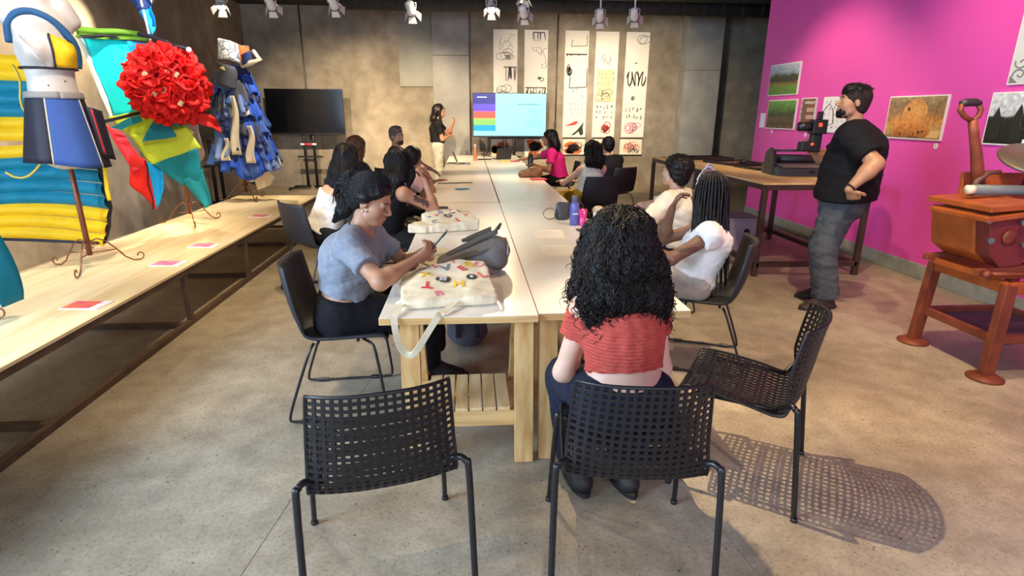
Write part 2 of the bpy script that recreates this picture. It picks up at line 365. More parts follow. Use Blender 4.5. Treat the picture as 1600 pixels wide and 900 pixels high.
# light track and spot fixtures
wm = M('spot_white_paint', '#e6e2dc', .4); km = M('spot_dark', '#26262a', .5); lens = mat('spot_lens', '#fff4dc', .3, emit='#fff0cf', estr=14)
ys = {}
for loc, d in SPOTS: ys.setdefault(round(loc.y, 1), []).append(loc)
tr = tag(MB().bx(-4.4, 3.9, TY-.02, TY+.02, 3.3, 3.335).build('lighting_track', M('track_black', '#1d1d1f', .5)), 'black lighting track carrying the row of white spots before the back wall', 'track')
NAMES = ['white barn-door spot, leftmost of the row under the ceiling', 'second white barn-door spot from the left, above the blue denim costume',
 'white barn-door spot above the blank television', 'white barn-door spot between the two concrete wall sections left of the presenter', 'white barn-door spot straight above the standing presenter',
 'white barn-door spot above the lit television', 'white barn-door spot in front of the second paper strip', 'white barn-door spot above the fourth paper strip', 'white barn-door spot, rightmost of the row under the ceiling']
def fixture(loc, d, label, group):
    loc = V(loc); t = thing('track_spotlight', label, 'spotlight', loc, 0, group)
    d = V(d); side = d.cross(V((0, 0, 1))).normalized(); up = side.cross(d)
    R = Matrix((side, up, -d)).transposed()
    hgt = (3.3 if abs(loc.y-TY) < .7 else ZC)-loc.z
    MB().tube([(0, 0, .06), (0, 0, hgt)], .011, 8).bx(-.03, .03, -.06, .06, hgt-.04, hgt).build('stem', wm, t)
    body = MB().lathe([(.03, .16), (.052, .14), (.055, .03), (.062, .02), (.066, -.06), (.062, -.065)], (0, 0, 0), 18, None); body.v = [tuple(R @ V(p)) for p in body.v]
    bo = body.build('lamp_housing', wm, t, True)
    rg = MB().lathe([(.06, -.066), (.069, -.064), (.069, -.05), (.06, -.05)], (0, 0, 0), 18, None, False); rg.v = [tuple(R @ V(p)) for p in rg.v]; rg.build('front_ring', km, bo, True)
    ln = MB().lathe([(.001, -.067), (.056, -.067)], (0, 0, 0), 18, None, False); ln.v = [tuple(R @ V(p)) for p in ln.v]; ln.build('lens', lens, bo)
    yk = MB().tube([R @ V((.072, 0, .03)), R @ V((.075, 0, .05))+V((0, 0, .06)), V((0, 0, .12))], .006, 6).tube([R @ V((-.072, 0, .03)), R @ V((-.075, 0, .05))+V((0, 0, .06)), V((0, 0, .12))], .006, 6); yk.build('yoke', wm, t, True)
    for k in range(4):
        a = k*math.pi/2; q = Matrix.Rotation(a, 3, 'Z')
        vs = [V((-.045, .066, -.066)), V((.045, .066, -.066)), V((.062, .115 if k % 2 else .10, -.15)), V((-.062, .115 if k % 2 else .10, -.15))]
        fl = MB(); vv = [R @ (q @ p) for p in vs]; nn = (vv[1]-vv[0]).cross(vv[2]-vv[0]).normalized()*.003
        fl.prism(vv, nn*-.5, nn*.5).build('barn_door', wm, t)
for i, (loc, d) in enumerate(SPOTS):
    fixture(loc, d, NAMES[i] if i < 9 else 'white barn-door spot hung from the ceiling above the picture', 'track spotlights' if i < 9 else 'spotlights above the frame')
# ================================================================ FURNITURE
TZ = .73
LAM = mat('white_laminate', '#e9e1d4', .28, .03, 3, spec=.5)
PINE = wood('pine_board', '#dcb67c', '#c4955a', 'X'); PINEZ = wood('pine_leg', '#dcb67c', '#c08f54', 'Z'); PINEY = wood('pine_slat', '#e6c797', '#d0a76c', 'Y')
def make_table(W, L, xs, deep=False):
    """trestle table, local origin at floor under the near-left corner"""
    t = empty('trestle_table')
    MB().bx(0, W, 0, L, TZ-.034, TZ-.003).build('tabletop', PINE, t, bev=.002)
    half = L/2
    for k in range(2):
        MB().bx(.002, W-.002, k*half+.001, (k+1)*half-.001, TZ-.003, TZ).build('laminate_panel', LAM, t)
    for y0, sg in ((.15 if deep else .12, 1), (L-.12, -1)):
        for x in xs:
            MB().beam((x, y0-.10*sg, 0), (x, y0-.03*sg, TZ-.034), .085, .045, (0, 1, 0)).build('leg', PINEZ, t, bev=.002)
            MB().beam((x, y0+.42*sg, 0), (x, y0+.12*sg, TZ-.034), .085, .045, (0, 1, 0)).build('leg', PINEZ, t, bev=.002)
            MB().bx(x-.0425, x+.0425, min(y0+.0*sg, y0+.14*sg), max(y0+.0*sg, y0+.14*sg), TZ-.085, TZ-.035).build('head_block', PINEZ, t)
        for yy in (y0-.035*sg, y0+.27*sg):
            MB().bx(xs[0], xs[1], yy-.018, yy+.018, .16, .235).build('rail', PINE, t, bev=.002)
        n = 6; a, b = y0-.05*sg, y0+.31*sg
        for i in range(n):
            x = xs[0]+.09+(xs[1]-xs[0]-.18)*i/(n-1)
            MB().bx(x-.029, x+.029, min(a, b), max(a, b), .236, .254).build('slat', PINEY, t, bev=.0015)
    return t
TAB_L = make_table(.682, 3.24, (.12, .627)); TAB_R = make_table(.682, 3.24, (.055, .562)); tab_used = set()
spots_ = [(-.392, 2.30, 'white-topped pine trestle table nearest the camera on the left, under the tote bags'),
          (.292, 2.32, 'white-topped pine trestle table at the near right, before the woman in red'),
          (-.394, 5.57, 'white-topped trestle table in the middle of the row, left side, holding a blue phone'),
          (.298, 5.57, 'white-topped trestle table in the middle of the row, right side, with the brown leather bag'),
          (-.394, 8.86, 'white-topped trestle table at the far end on the left, holding the laptop'),
          (.298, 8.86, 'white-topped trestle table at the far end on the right, before the lit television')]
for i, (x, y, lab) in enumerate(spots_):
    pr = TAB_L if x < 0 else TAB_R; o = copy_tree(pr) if pr in tab_used else pr; tab_used.add(pr)
    o.location = (x, y, 0); tag(o, lab, 'table', 'trestle tables in the long row')
# ---------------------------------------------------------------- display platform
RUST = mat('brown_steel', '#5b4638', .55, .25, 9, metal=.3)
PLY = wood('plywood_top', '#f0dcb2', '#e2c48d', 'Y', .5, .5)
def platform():
    t = thing('display_platform', 'long low display platform of pale plywood on a brown steel frame', 'platform', (-2.66, .4, 0))
    ox, oy = -2.66, .4; off = (ox, oy, 0)
    z = .45
    for y0, y1 in ((.4, 2.33), (2.332, 4.93), (4.932, 8.2)):
        MB().bx(-3.2, -2.12, y0, y1, z-.018, z).build('plywood_board', PLY, t, bev=.0015, off=off)
    def b(a, c, nm='frame_bar', w=.04, h=.04): MB().beam(a, c, w, h).build(nm, RUST, t, bev=.002, off=off)
    for x in (-2.145, -3.175):
        b((x, .42, z-.04), (x, 8.18, z-.04)); b((x, .42, .02), (x, 8.18, .02))
    for y in (.45, 1.35, 2.75, 4.2, 5.6, 7.0, 8.15):
        b((-3.155, y, .02), (-2.165, y, .02), 'cross_bar'); b((-3.155, y, z-.04), (-2.165, y, z-.04), 'cross_bar')
    for y in (.9, 4.28, 5.5, 7.06, 8.15):
        for x in (-2.145, -3.175): b((x, y, .04), (x, y, z-.06), 'upright')
platform()
# ---------------------------------------------------------------- workbench on the right
def workbench():
    x0, x1, y0, y1, z = 2.83, 3.95, 5.33, 8.85, .935
    t = thing('workbench', 'tall workbench with pale wooden top on a dark brown steel frame by the pink wall', 'table', (x0, y0, 0)); off = (x0, y0, 0)
    MB().bx(x0, x1, y0, y1, z-.018, z).build('plywood_top', wood('bench_ply', '#e8cc93', '#d3ac69', 'Y', .5, .5), t, bev=.002, off=off)
    st = M('bench_steel', '#4a3732', .5, .2, 8, metal=.3)
    def b(a, c, nm='frame_bar', w=.05): MB().beam(a, c, w, .05).build(nm, st, t, bev=.002, off=off)
    for x in (x0+.03, x1-.03):
        b((x, y0+.02, z-.045), (x, y1-.02, z-.045)); b((x, y0+.02, .12), (x, y1-.02, .12))
        for y in (y0+.03, (y0+y1)/2, y1-.03): b((x, y, 0), (x, y, z-.07), 'leg')
    for y in (y0+.03, (y0+y1)/2, y1-.03):
        b((x0+.03, y, z-.045), (x1-.03, y, z-.045), 'cross_bar'); b((x0+.03, y, .12), (x1-.03, y, .12), 'cross_bar')
workbench()
# box under the bench
t = thing('storage_box', 'grey lilac box with a round hand hole under the workbench', 'box', (3.12, 6.35, 0))
MB().bx(-.2, .2, -.22, .22, 0, .42).build('box_body', M('box_lilac', '#8f8797', .6, .06, 5), t, bev=.01)
MB().lathe([(.001, .002), (.035, .002), (.035, -.002)], (.0, -.222, .3), 16, (0, -1, 0), False).build('hand_hole', M('hole_black', '#0c0c0e', .7), t)
MB().bx(-.205, .205, -.225, .225, .42, .445).build('lid', M('box_lilac', '#8f8797', .6, .06, 5), t, bev=.006)
# trays on the bench
for (x, y, rz, w, l, lab) in ((3.45, 8.45, .05, .8, .5, 'dark shallow tray at the far end of the workbench'), (3.55, 7.55, .2, .55, .62, 'thin dark glass plate lying on the workbench in front of the tray'), (3.62, 6.85, .12, .55, .5, 'dark framed screen lying flat beside the small black roller press')):
    t = thing('print_tray', lab, 'tray', (x, y, .935), rz)
    MB().bx(-w/2, w/2, -l/2, l/2, .0, .008).build('plate', M('tray_plate', '#6b5a4c', .5, .2, 6), t)
    dk = M('tray_rim', '#241d1c', .5)
    for a in ((-w/2, -w/2+.03, -l/2, l/2), (w/2-.03, w/2, -l/2, l/2), (-w/2+.03, w/2-.03, -l/2, -l/2+.03), (-w/2+.03, w/2-.03, l/2-.03, l/2)): MB().bx(*a, .0, .03).build('rim', dk, t)
t = thing('brayer', 'small wooden-handled ink roller on the dark plate on the workbench', 'tool', (3.62, 7.5, .944), .5)
MB().tube([(-.16, 0, .02), (-.03, 0, .028)], [.013, .011], 10).build('handle', M('tool_wood', '#8a5a36', .5), t, True)
MB().tube([(.05, -.06, .025), (.05, .06, .025)], .024, 14).build('roller', M('rubber_black', '#1c1a1b', .6), t, True)
MB().tube([(-.03, 0, .028), (.0, -.062, .028), (.05, -.062, .026)], .004, 6).build('fork', M('steel', '#8b8b8b', .35, metal=.9), t, True)
# black etching press on the bench
def etch():
    t = thing('roller_press', 'small black tabletop etching press with a horizontal roller on the workbench', 'press', (3.68, 6.16, .936), -.12)
    bk = M('press_black', '#27272a', .45, .2, 10); gr = M('press_grey', '#4a4c4e', .5, .15, 10)
    MB().bx(-.36, .36, -.24, .24, 0, .09).build('base', gr, t, bev=.008)
    MB().bx(-.33, .33, -.32, .32, .095, .112).build('bed_plate', M('press_bed', '#7b756c', .45, .15, 8, metal=.4), t, bev=.003)
    for x in (-.36, .36):
        pr = [(x, -.14, .0), (x, .14, .0), (x, .13, .19), (x, .09, .25), (x, .03, .275), (x, -.03, .275), (x, -.09, .25), (x, -.13, .19)]
        MB().prism(pr, (-.017, 0, 0), (.017, 0, 0)).build('side_frame', bk, t, bev=.004)
    MB().tube([(-.34, 0, .165), (.34, 0, .165)], .048, 20).build('upper_roller', bk, t, True)
    MB().tube([(-.34, 0, .05), (.34, 0, .05)], .04, 16).build('lower_roller', bk, t, True)
    MB().tube([(-.37, 0, .255), (.37, 0, .255)], .012, 10).build('tie_rod', bk, t, True)
    for x in (-.36, .36): MB().lathe([(.02, 0), (.02, .012), (.014, .016)], (x, 0, .273), 10).build('pressure_screw', gr, t, True)
    MB().bx(-.03, .03, -.247, -.24, .03, .06).build('makers_plate', M('plate_dark', '#141416', .4), t)
etch()
# ---------------------------------------------------------------- chairs
def lattice_shell(nu=17, nv=33):
    prof = [(.24, .425), (.228, .452), (.12, .445), (-.04, .424), (-.14, .402), (-.20, .415), (-.232, .475), (-.25, .58), (-.265, .69), (-.282, .79)]
    P = [V((0, a, b)) for a, b in prof]; d = [0]
    for i in range(1, len(P)): d.append(d[-1]+(P[i]-P[i-1]).length)
    def prof_at(s):
        x = s*d[-1]
        for i in range(1, len(P)):
            if x <= d[i] or i == len(P)-1:
                t = (x-d[i-1])/(d[i]-d[i-1]); return P[i-1].lerp(P[i], min(1, max(0, t)))
    pts = [prof_at(k/80) for k in range(81)]
    for _ in range(4): pts = [pts[0]]+[(pts[i-1]+pts[i]*2+pts[i+1])/4 for i in range(1, 80)]+[pts[80]]
    def S(u, v):
        k = v*80; i = min(79, int(k)); p = pts[i].lerp(pts[i+1], k-i)
        x = (u-.5)*2
        hw = .222+.018*math.sin(min(1, max(0, (v-.0)/1.0))*math.pi)-.012*v
        back = max(0, min(1, (v-.45)/.3)); back = back*back*(3-2*back)
        side = abs(x)**2.4
        q = V((x*hw, p.y+.075*side*back, p.z+(.016*side*(1-back)) - .03*(x*x)*max(0, (v-.8)/.2)*.5))
        return q
    def nrm(u, v):
        e = .004; a = S(min(1, u+e), v)-S(max(0, u-e), v); b = S(u, min(1, v+e))-S(u, max(0, v-e)); return a.cross(b).normalized()
    mb = MB(); th = .0055
    for i in range(nu):
        for j in range(nv):
            u0, u1, v0, v1 = i/nu, (i+1)/nu, j/nv, (j+1)/nv
            seat = .13 < (j+.5)/nv < .46
            iu = .22; iv = .20 if not seat else (.16 if j % 3 else .36)
            if i in (0, nu-1): iu = .2
            o = [(u0, v0), (u1, v0), (u1, v1), (u0, v1)]
            q = [(u0+(u1-u0)*iu, v0+(v1-v0)*iv), (u1-(u1-u0)*iu, v0+(v1-v0)*iv), (u1-(u1-u0)*iu, v1-(v1-v0)*iv), (u0+(u1-u0)*iu, v1-(v1-v0)*iv)]
            vs = []
            for sgn in (1, -1):
                for (a, b) in o+q: vs.append(S(a, b)+nrm(a, b)*th*sgn*.5)
            fs = []
            for k in range(4):
                k2 = (k+1) % 4
                fs.append((k, k2, 4+k2, 4+k)); fs.append((8+k2, 8+k, 12+k, 12+k2)); fs.append((4+k, 4+k2, 12+k2, 12+k))
            if j == 0: fs.append((1, 0, 8, 9))
            if j == nv-1: fs.append((3, 2, 10, 11))
            if i == 0: fs.append((0, 3, 11, 8))
            if i == nu-1: fs.append((2, 1, 9, 10))
            mb.add(vs, fs)
    rim = [S(0, k/30) for k in range(31)]+[S(k/16, 1) for k in range(1, 17)]+[S(1, 1-k/30) for k in range(1, 31)]+[S(1-k/16, 0) for k in range(1, 16)]
    mb2 = MB().tube(rim, .0062, 6, closed=True)
    return mb, mb2
BLK = mat('black_plastic', '#17161a', .42, .15, 20); BTUBE = mat('black_tube', '#131316', .35, spec=.6)
def make_lattice_chair():
    t = empty('lattice_chair'); a, b = lattice_shell()
    sh = a.build('lattice_shell', BLK, t); b.build('shell_rim', BLK, sh, True)
    def curve(pts, n=8):
        out = []; P = [V(p) for p in pts]; P = [P[0]]+P+[P[-1]]
        for i in range(1, len(P)-2):
            for k in range(n):
                u = k/n; out.append(.5*((2*P[i])+(P[i+1]-P[i-1])*u+(2*P[i-1]-5*P[i]+4*P[i+1]-P[i+2])*u*u+(-P[i-1]+3*P[i]-3*P[i+1]+P[i+2])*u**3))
        out.append(P[-2]); return out
    for s in (-1, 1):
        MB().tube(curve([(s*.19, -.15, .437), (s*.236, -.19, .48), (s*.258, -.212, .475), (s*.266, -.225, .43), (s*.272, -.27, 0)], 6), .0115, 10).build('leg', BTUBE, t, True)
        MB().tube(curve([(s*.15, .13, .437), (s*.228, .165, .437), (s*.243, .172, .41), (s*.262, .235, 0)], 6), .0105, 10).build('leg', BTUBE, t, True)
        MB().tube([(s*.2, -.15, .43), (s*.2, .13, .43)], .009, 8).build('seat_rail', BTUBE, t, True)
        for y, x in ((-.27, .272), (.235, .262)): MB().lathe([(.014, 0), (.014, .012), (.012, .016)], (s*x, y, 0), 10).build('foot_cap', BLK, t)
    return t
LC = make_lattice_chair()
for i, (x, y, a, lab) in enumerate(((-.325, 1.77, 13, 'empty black lattice plastic chair at the front left with its back to the camera'), (.55, 1.76, -6, 'black lattice plastic chair occupied by the woman in the coral red top'), (1.2, 2.2, 57, 'empty black lattice plastic chair turned sideways on the right'))):
    o = LC if i == 0 else copy_tree(LC); o.location = (x, y, 0); o.rotation_euler = (0, 0, math.radians(a)); tag(o, lab, 'chair', 'black lattice chairs at the near end of the table')
def make_shell_chair():
    t = empty('shell_chair')
    prof = [(.25, .425), (.235, .45), (.1, .445), (-.1, .44), (-.19, .47), (-.235, .57), (-.262, .70), (-.285, .83)]
    pts = [V((0, a, b)) for a, b in prof]
    fine = []
    for i in range(len(pts)-1):
        for k in range(6): fine.append(pts[i].lerp(pts[i+1], k/6))
    fine.append(pts[-1])
    for _ in range(3): fine = [fine[0]]+[(fine[i-1]+fine[i]*2+fine[i+1])/4 for i in range(1, len(fine)-1)]+[fine[-1]]
    n = len(fine)-1
    def S(u, v):
        k = v*n; i = min(n-1, int(k)); p = fine[i].lerp(fine[i+1], k-i); x = (u-.5)*2; hw = .235-.03*max(0, (v-.75)/.25)**2
        bk = max(0, min(1, (v-.4)/.3)); sd = abs(x)**2.6
        return (x*hw, p.y+.06*sd*bk, p.z+.02*sd*(1-bk))
    MB().sheet(S, 12, 30, .014).build('shell', mat('shell_charcoal', '#232226', .6, .1, 15) , t, True)
    for s in (-1, 1):
        pts = [(s*.16, .12, .43), (s*.22, .17, .425), (s*.245, .19, .40), (s*.25, .235, .03), (s*.25, .21, .011), (s*.25, -.25, .011), (s*.25, -.275, .03), (s*.23, -.14, .40), (s*.2, -.12, .43)]
        out = []
        for i in range(len(pts)-1):
            for k in range(4): out.append(V(pts[i]).lerp(V(pts[i+1]), k/4))
        out.append(V(pts[-1]))
        for _ in range(2): out = [out[0]]+[(out[i-1]+out[i]*2+out[i+1])/4 for i in range(1, len(out)-1)]+[out[-1]]
        MB().tube(out, .0075, 8).build('sled_leg', BTUBE, t, True)
        for y in (.13, -.18): MB().lathe([(.012, -.03), (.013, 0), (.012, .03)], (s*.25, y, .013), 10, (0, 1, 0)).build('floor_glide', BLK, t)
    MB().tube([(-.2, -.1, .432), (.2, -.1, .432)], .008, 8).tube([(-.2, .1, .434), (.2, .1, .434)], .008, 8).build('cross_rod', BTUBE, t, True)
    return t
SC = make_shell_chair(); SC_used = [False]
def shell_chair(x, y, deg, lab):
    o = copy_tree(SC) if SC_used[0] else SC; SC_used[0] = True
    o.location = (x, y, 0); o.rotation_euler = (0, 0, math.radians(deg)); return tag(o, lab, 'chair', 'dark shell chairs along the tables')
shell_chair(-.70, 2.98, -86, 'dark shell chair on sled legs under the woman in the grey tee')
shell_chair(-1.35, 5.10, -46, 'dark shell chair behind the woman in the strapless white top')
shell_chair(-.77, 4.93, -60, 'dark shell chair of the woman with the tattooed arm')
shell_chair(-.85, 6.3, -75, 'dark shell chair of the person in the pale pink shirt')
shell_chair(-1.36, 6.75, -60, 'dark shell chair of the woman with light brown hair')
shell_chair(-1.02, 8.3, -50, 'dark shell chair of the grey-haired man')
shell_chair(1.50, 9.25, 85, 'dark shell chair of the woman in the bright pink tee')
shell_chair(1.60, 7.2, 8, 'dark shell chair with its back to the camera under the woman in the cream top')
shell_chair(2.16, 8.43, 28, 'dark shell chair of the person with short black hair by the low drawings')
shell_chair(1.74, 4.62, 55, 'dark shell chair of the man with short curly hair')
shell_chair(1.50, 3.42, 68, 'dark shell chair of the woman with long braids')
# ---------------------------------------------------------------- televisions
def tv(x, y, zc, lit, label, rz=0., W=1.54, Hh=.885):
    t = thing('television', label, 'television', (x, y, 0), rz)
    bk = M('tv_black', '#0d0d10', .25, spec=.6); st = M('tv_stand_black', '#17171a', .45)
    MB().bx(-W/2, W/2, -.03, .03, zc-Hh/2, zc+Hh/2).build('casing', bk, t, bev=.004)
    z0, z1, x0, x1 = zc-Hh/2+.03, zc+Hh/2-.012, -W/2+.012, W/2-.012
    if not lit: MB().bx(x0, x1, -.0325, -.03, z0, z1).build('screen', M('screen_off', '#07070d', .12), t)
    else:
        def em(n, c, s=1.): return mat(n, '#050505', .3, emit=c, estr=s)
        sc = MB().bx(x0, x1, -.0325, -.03, z0, z1).build('screen', em('screen_cyan', '#a8fbff', 1.25), t)
        sw = x0+.305*(x1-x0); H_ = z1-z0
        for i, (a, b, c) in enumerate(((.0, .245, '#2b2a9a'), (.245, .41, '#7355f0'), (.41, .58, '#fb6a55'), (.58, .745, '#9fe06c'), (.745, .885, '#00b9f4'))):
            MB().bx(x0, sw, -.0345, -.0325, z1-b*H_, z1-a*H_).build('colour_band', em('band_%d' % i, c, 1.1), sc)
            if i in (2, 3): MB().bx(x0, sw, -.0352, -.0345, z1-a*H_-.018, z1-a*H_).build('thin_stripe', em('stripe_%d' % i, ('#f060b8', '#f6e05a')[i-2], 1.1), sc)
        MB().bx(x0, x1, -.0345, -.0325, z0, z0+.09).build('foot_band', em('band_pale', '#dff4ff', 1.1), sc) if False else None
        tx = em('slide_text', '#63a9b4', .9); rnd = random.Random(3)
        def words(mb, xr, z, width, h, n):
            x = xr-width
            while x < xr-.004:
                w_ = rnd.uniform(.5, 1.1)*h
                mb.bx(x, min(xr, x+w_*.55), -.0338, -.0325, z, z+h*rnd.choice((.7, 1, .7, .85))); x += w_*.55+h*.28
                if rnd.random() < .16: x += h*.6
        mb = MB(); words(mb, x1-.10, z1-.225, .50, .030, 0); mb.build('slide_title', em('slide_title', '#4f8f9e', .9), sc)
        for zz, wd in ((.305, .27), (.35, .27), (.385, .22), (.42, .24), (.45, .2), (.53, .3), (.565, .33), (.60, .3), (.635, .26), (.67, .3)):
            mb = MB(); words(mb, x1-.10, z1-zz, wd, .015, 0); mb.build('slide_text_line', tx, sc)
        mb = MB(); words(mb, x1-.09, z1-.085, .1, .016, 0); mb.build('slide_text_line', tx, sc)
        mb = MB()
        rnd.seed(5)
        xx = x0+.08
        while xx < x0+.28: mb.bx(xx, xx+.014, -.0356, -.0345, z1-.085, z1-.062); xx += .0185
        mb.build('slide_logo_text', em('slide_white', '#ffffff', 1.2), sc)
    for s in (-.095, .095): MB().tube([(s*1.0, .045, zc+.1), (s*1.0, .05, .08)], .03, 10).build('stand_post', st, t, True)
    MB().bx(-.3, .3, .03, .045, zc-.2, zc+.2).build('mount_plate', st, t)
    MB().bx(-.25, .25, .0, .1, .66, .69).build('shelf_bar', st, t)
    for s in (-1, 1): MB().beam((s*.05, .05, .06), (s*.42, -.20, .05), .05, .04).beam((s*.05, .05, .06), (s*.40, .19, .05), .05, .04).build('foot', st, t)
    for s in (-1, 1):
        for yy in (-.20, .19): MB().ell((s*.41, yy, .03), (.03, .02, .03), 10, 6).build('castor', st, t, True)
    return t
tv(.87, 12.42, 1.525, True, 'lit television on a stand showing a pale cyan slide with colour bands')
tA = tv(-3.30, 12.42, 1.57, False, 'blank black television on a stand, nearer the presenter of the two')
tv(-4.30, 10.35, 1.48, False, 'blank black television on a stand mostly hidden behind the costumes', math.radians(74), 1.3, .75)
t = thing('marker_pen', 'red marker with white ends resting across the stand posts of the blank television', 'pen', (-3.30, 12.4, 0.93))
for a, b, m_ in ((-.075, .075, M('pen_red', '#d8384f', .4)), (-.16, -.075, M('pen_white', '#e9e9e6', .4)), (.075, .16, M('pen_white', '#e9e9e6', .4))):
    MB().tube([(a, .0, .0), (b, .0, .0)], .022, 10).build('barrel' if a == -.075 else 'end_cap', m_, t, True)
# ---------------------------------------------------------------- paper strips with drawings
PAPER = mat('drawing_paper', '#efece6', .85, .03, 4); INK = M('ink_black', '#2a2a2c', .7); INKG = M('ink_grey', '#7d7b7a', .7); INKR = M('ink_red', '#d8483a', .7); INKP = M('ink_pink', '#d98fb0', .7); INKO = M('ink_orange', '#e5722a', .7); INKB = M('ink_pale_red', '#d97a66', .7)
BFR = M('frame_black', '#141416', .5)
def strokes(mb, rnd, cx, cz, w, h, n, kind, t):
    yy = -.004
    if kind == 'scribble':
        for _ in range(n):
            p = [(cx+rnd.uniform(-w, w)*.5, yy, cz+rnd.uniform(-h, h)*.5)]
            ang = rnd.uniform(0, 6.3)
            for _ in range(7):
                ang += rnd.uniform(-1, 1); q = (p[-1][0]+math.cos(ang)*w*.12, yy, p[-1][2]+math.sin(ang)*h*.16)
                q = (min(cx+w*.5, max(cx-w*.5, q[0])), yy, min(cz+h*.5, max(cz-h*.5, q[2]))); p.append(q)
            mb.ribbon(p, t, (0, -1, 0), .002)
    elif kind == 'wave':
        for k in range(n):
            p = [(cx-w/2+w*i/60+math.sin(i*.55+k*.2)*w*.05, yy, cz+math.sin(i*.42+k*.35)*h*(.42-.06*k)) for i in range(61)]; mb.ribbon(p, t, (0, -1, 0), .002)
    elif kind == 'blob':
        for k in range(n):
            r = [1+.25*math.sin(3*a/8+k)+.2*math.sin(5*a/8+2*k) for a in range(17)]
            cx2, cz2 = cx+rnd.uniform(-.25, .25)*w, cz+rnd.uniform(-.25, .25)*h; s_ = rnd.uniform(.35, 1)
            p = [(cx2+math.cos(a*math.pi/8)*w*.3*s_*r[a % 16], yy, cz2+math.sin(a*math.pi/8)*h*.3*s_*r[a % 16]) for a in range(17)]; mb.ribbon(p, t, (0, -1, 0), .002)
    elif kind == 'glyphs':
        cols, rows = 5, n
        for i in range(cols):
            for j in range(rows):
                x, z = cx-w/2+(i+.5)*w/cols, cz-h/2+(j+.5)*h/rows
                if rnd.random() < .85:
                    p = [(x+rnd.uniform(-.3, .3)*w/cols, yy, z+rnd.uniform(-.36, .36)*h/rows) for _ in range(4)]; mb.ribbon(p, t, (0, -1, 0), .002)
    elif kind == 'frame':
        for a, b in (((-.5, -.5), (.5, -.45)), ((.5, -.45), (.48, .5)), ((-.5, -.5), (-.46, .1))): mb.ribbon([(cx+a[0]*w, yy, cz+a[1]*h), (cx+b[0]*w, yy, cz+b[1]*h)], t, (0, -1, 0), .002)
    elif kind == 'rays':
        for _ in range(n):
            x = cx+rnd.uniform(-.5, .5)*w; mb.ribbon([(x, yy, cz+h/2), (x+rnd.uniform(-.1, .1)*w, yy, cz-h*rnd.uniform(.0, .5))], t, (0, -1, 0), .002)
        mb.ribbon([(cx-w/2, yy, cz+h/2), (cx+w/2, yy, cz+h/2)], t*1.5, (0, -1, 0), .002)
def strip(x0, x1, ztop, zbot, items, label, seed):
    cx = (x0+x1)/2; t = thing('paper_strip', label, 'paper strip', (cx, YB-.006, zbot), 0, 'tall paper strips of drawings on the back wall')
    MB().bx(x0-cx, x1-cx, -.002, .004, 0, ztop-zbot).build('paper', PAPER, t)
    rnd = random.Random(seed); W = x1-x0
    for (kind, ox, z, w, h, n, m_, th) in items:
        mb = MB(); strokes(mb, rnd, ox*W, z-zbot, w*W, h, n, kind, th); mb.build('ink_drawing', m_, t)
strip(.56, 1.07, 3.25, 1.05, [('scribble', .05, 3.0, .6, .3, 6, INKG, 0.0072), ('blob', .1, 2.72, .8, .26, 7, INKG, 0.0101), ('rays', .2, 2.36, .55, .3, 12, INKG, 0.0174), ('blob', -.1, 2.02, .8, .26, 6, INKG, 0.0116)], 'paper strip of pencil sketches, leftmost, partly behind the lit television', 1)
strip(1.22, 1.72, 3.25, 1.05, [('rays', .1, 3.1, .5, .2, 8, INKG, 0.0174), ('scribble', .1, 2.7, .7, .4, 6, INKG, 0.0087), ('blob', .2, 2.28, .3, .12, 3, INK, 0.0145), ('glyphs', 0, 1.98, .9, .22, 1, INK, 0.0261), ('rays', 0, 2.0, .9, .2, 9, INK, 0.0130)], 'paper strip with black hooked marks, second from the left beside the conduit', 2)
strip(2.09, 2.60, 3.25, 1.07, [('frame', .1, 3.05, .65, .22, 1, INK, 0.0116), ('frame', .1, 2.3, .75, .4, 1, INK, 0.0174), ('rays', 0, 2.75, .9, .06, 3, INK, 0.0174), ('blob', -.3, 2.42, .25, .3, 4, INKG, 0.0261), ('scribble', .1, 2.0, .4, .2, 3, INKG, 0.0116), ('glyphs', 0, 1.66, .8, .3, 3, INKG, 0.0087)], 'paper strip with angular frames and a black and red shape, third from left', 3)
strip(2.75, 3.25, 3.24, 1.07, [('scribble', .0, 2.68, .4, .24, 6, INKG, 0.0087), ('glyphs', 0, 2.3, .8, .3, 3, INKG, 0.0087), ('blob', -.05, 1.96, .7, .3, 6, INKG, 0.0116), ('glyphs', 0, 1.6, .8, .34, 3, INK, 0.0145), ('blob', .1, 1.26, .5, .24, 8, INKR, 0.0174)], 'paper strip with a cream middle panel and red flower, fourth from the left', 4)
strip(3.41, 3.92, 3.24, 1.07, [('blob', .1, 3.04, .8, .3, 2, INKG, 0.0116), ('scribble', .0, 2.62, .1, .06, 2, INK, 0.0145), ('wave', .0, 2.3, .8, .36, 2, INK, 0.0188), ('blob', -.05, 1.86, .2, .14, 2, INK, 0.0174), ('glyphs', 0, 1.58, .8, .3, 2, INKG, 0.0174), ('blob', 0, 1.25, .8, .3, 7, INKP, 0.0145)], 'paper strip with a big looping black ribbon line, rightmost of the five', 5)
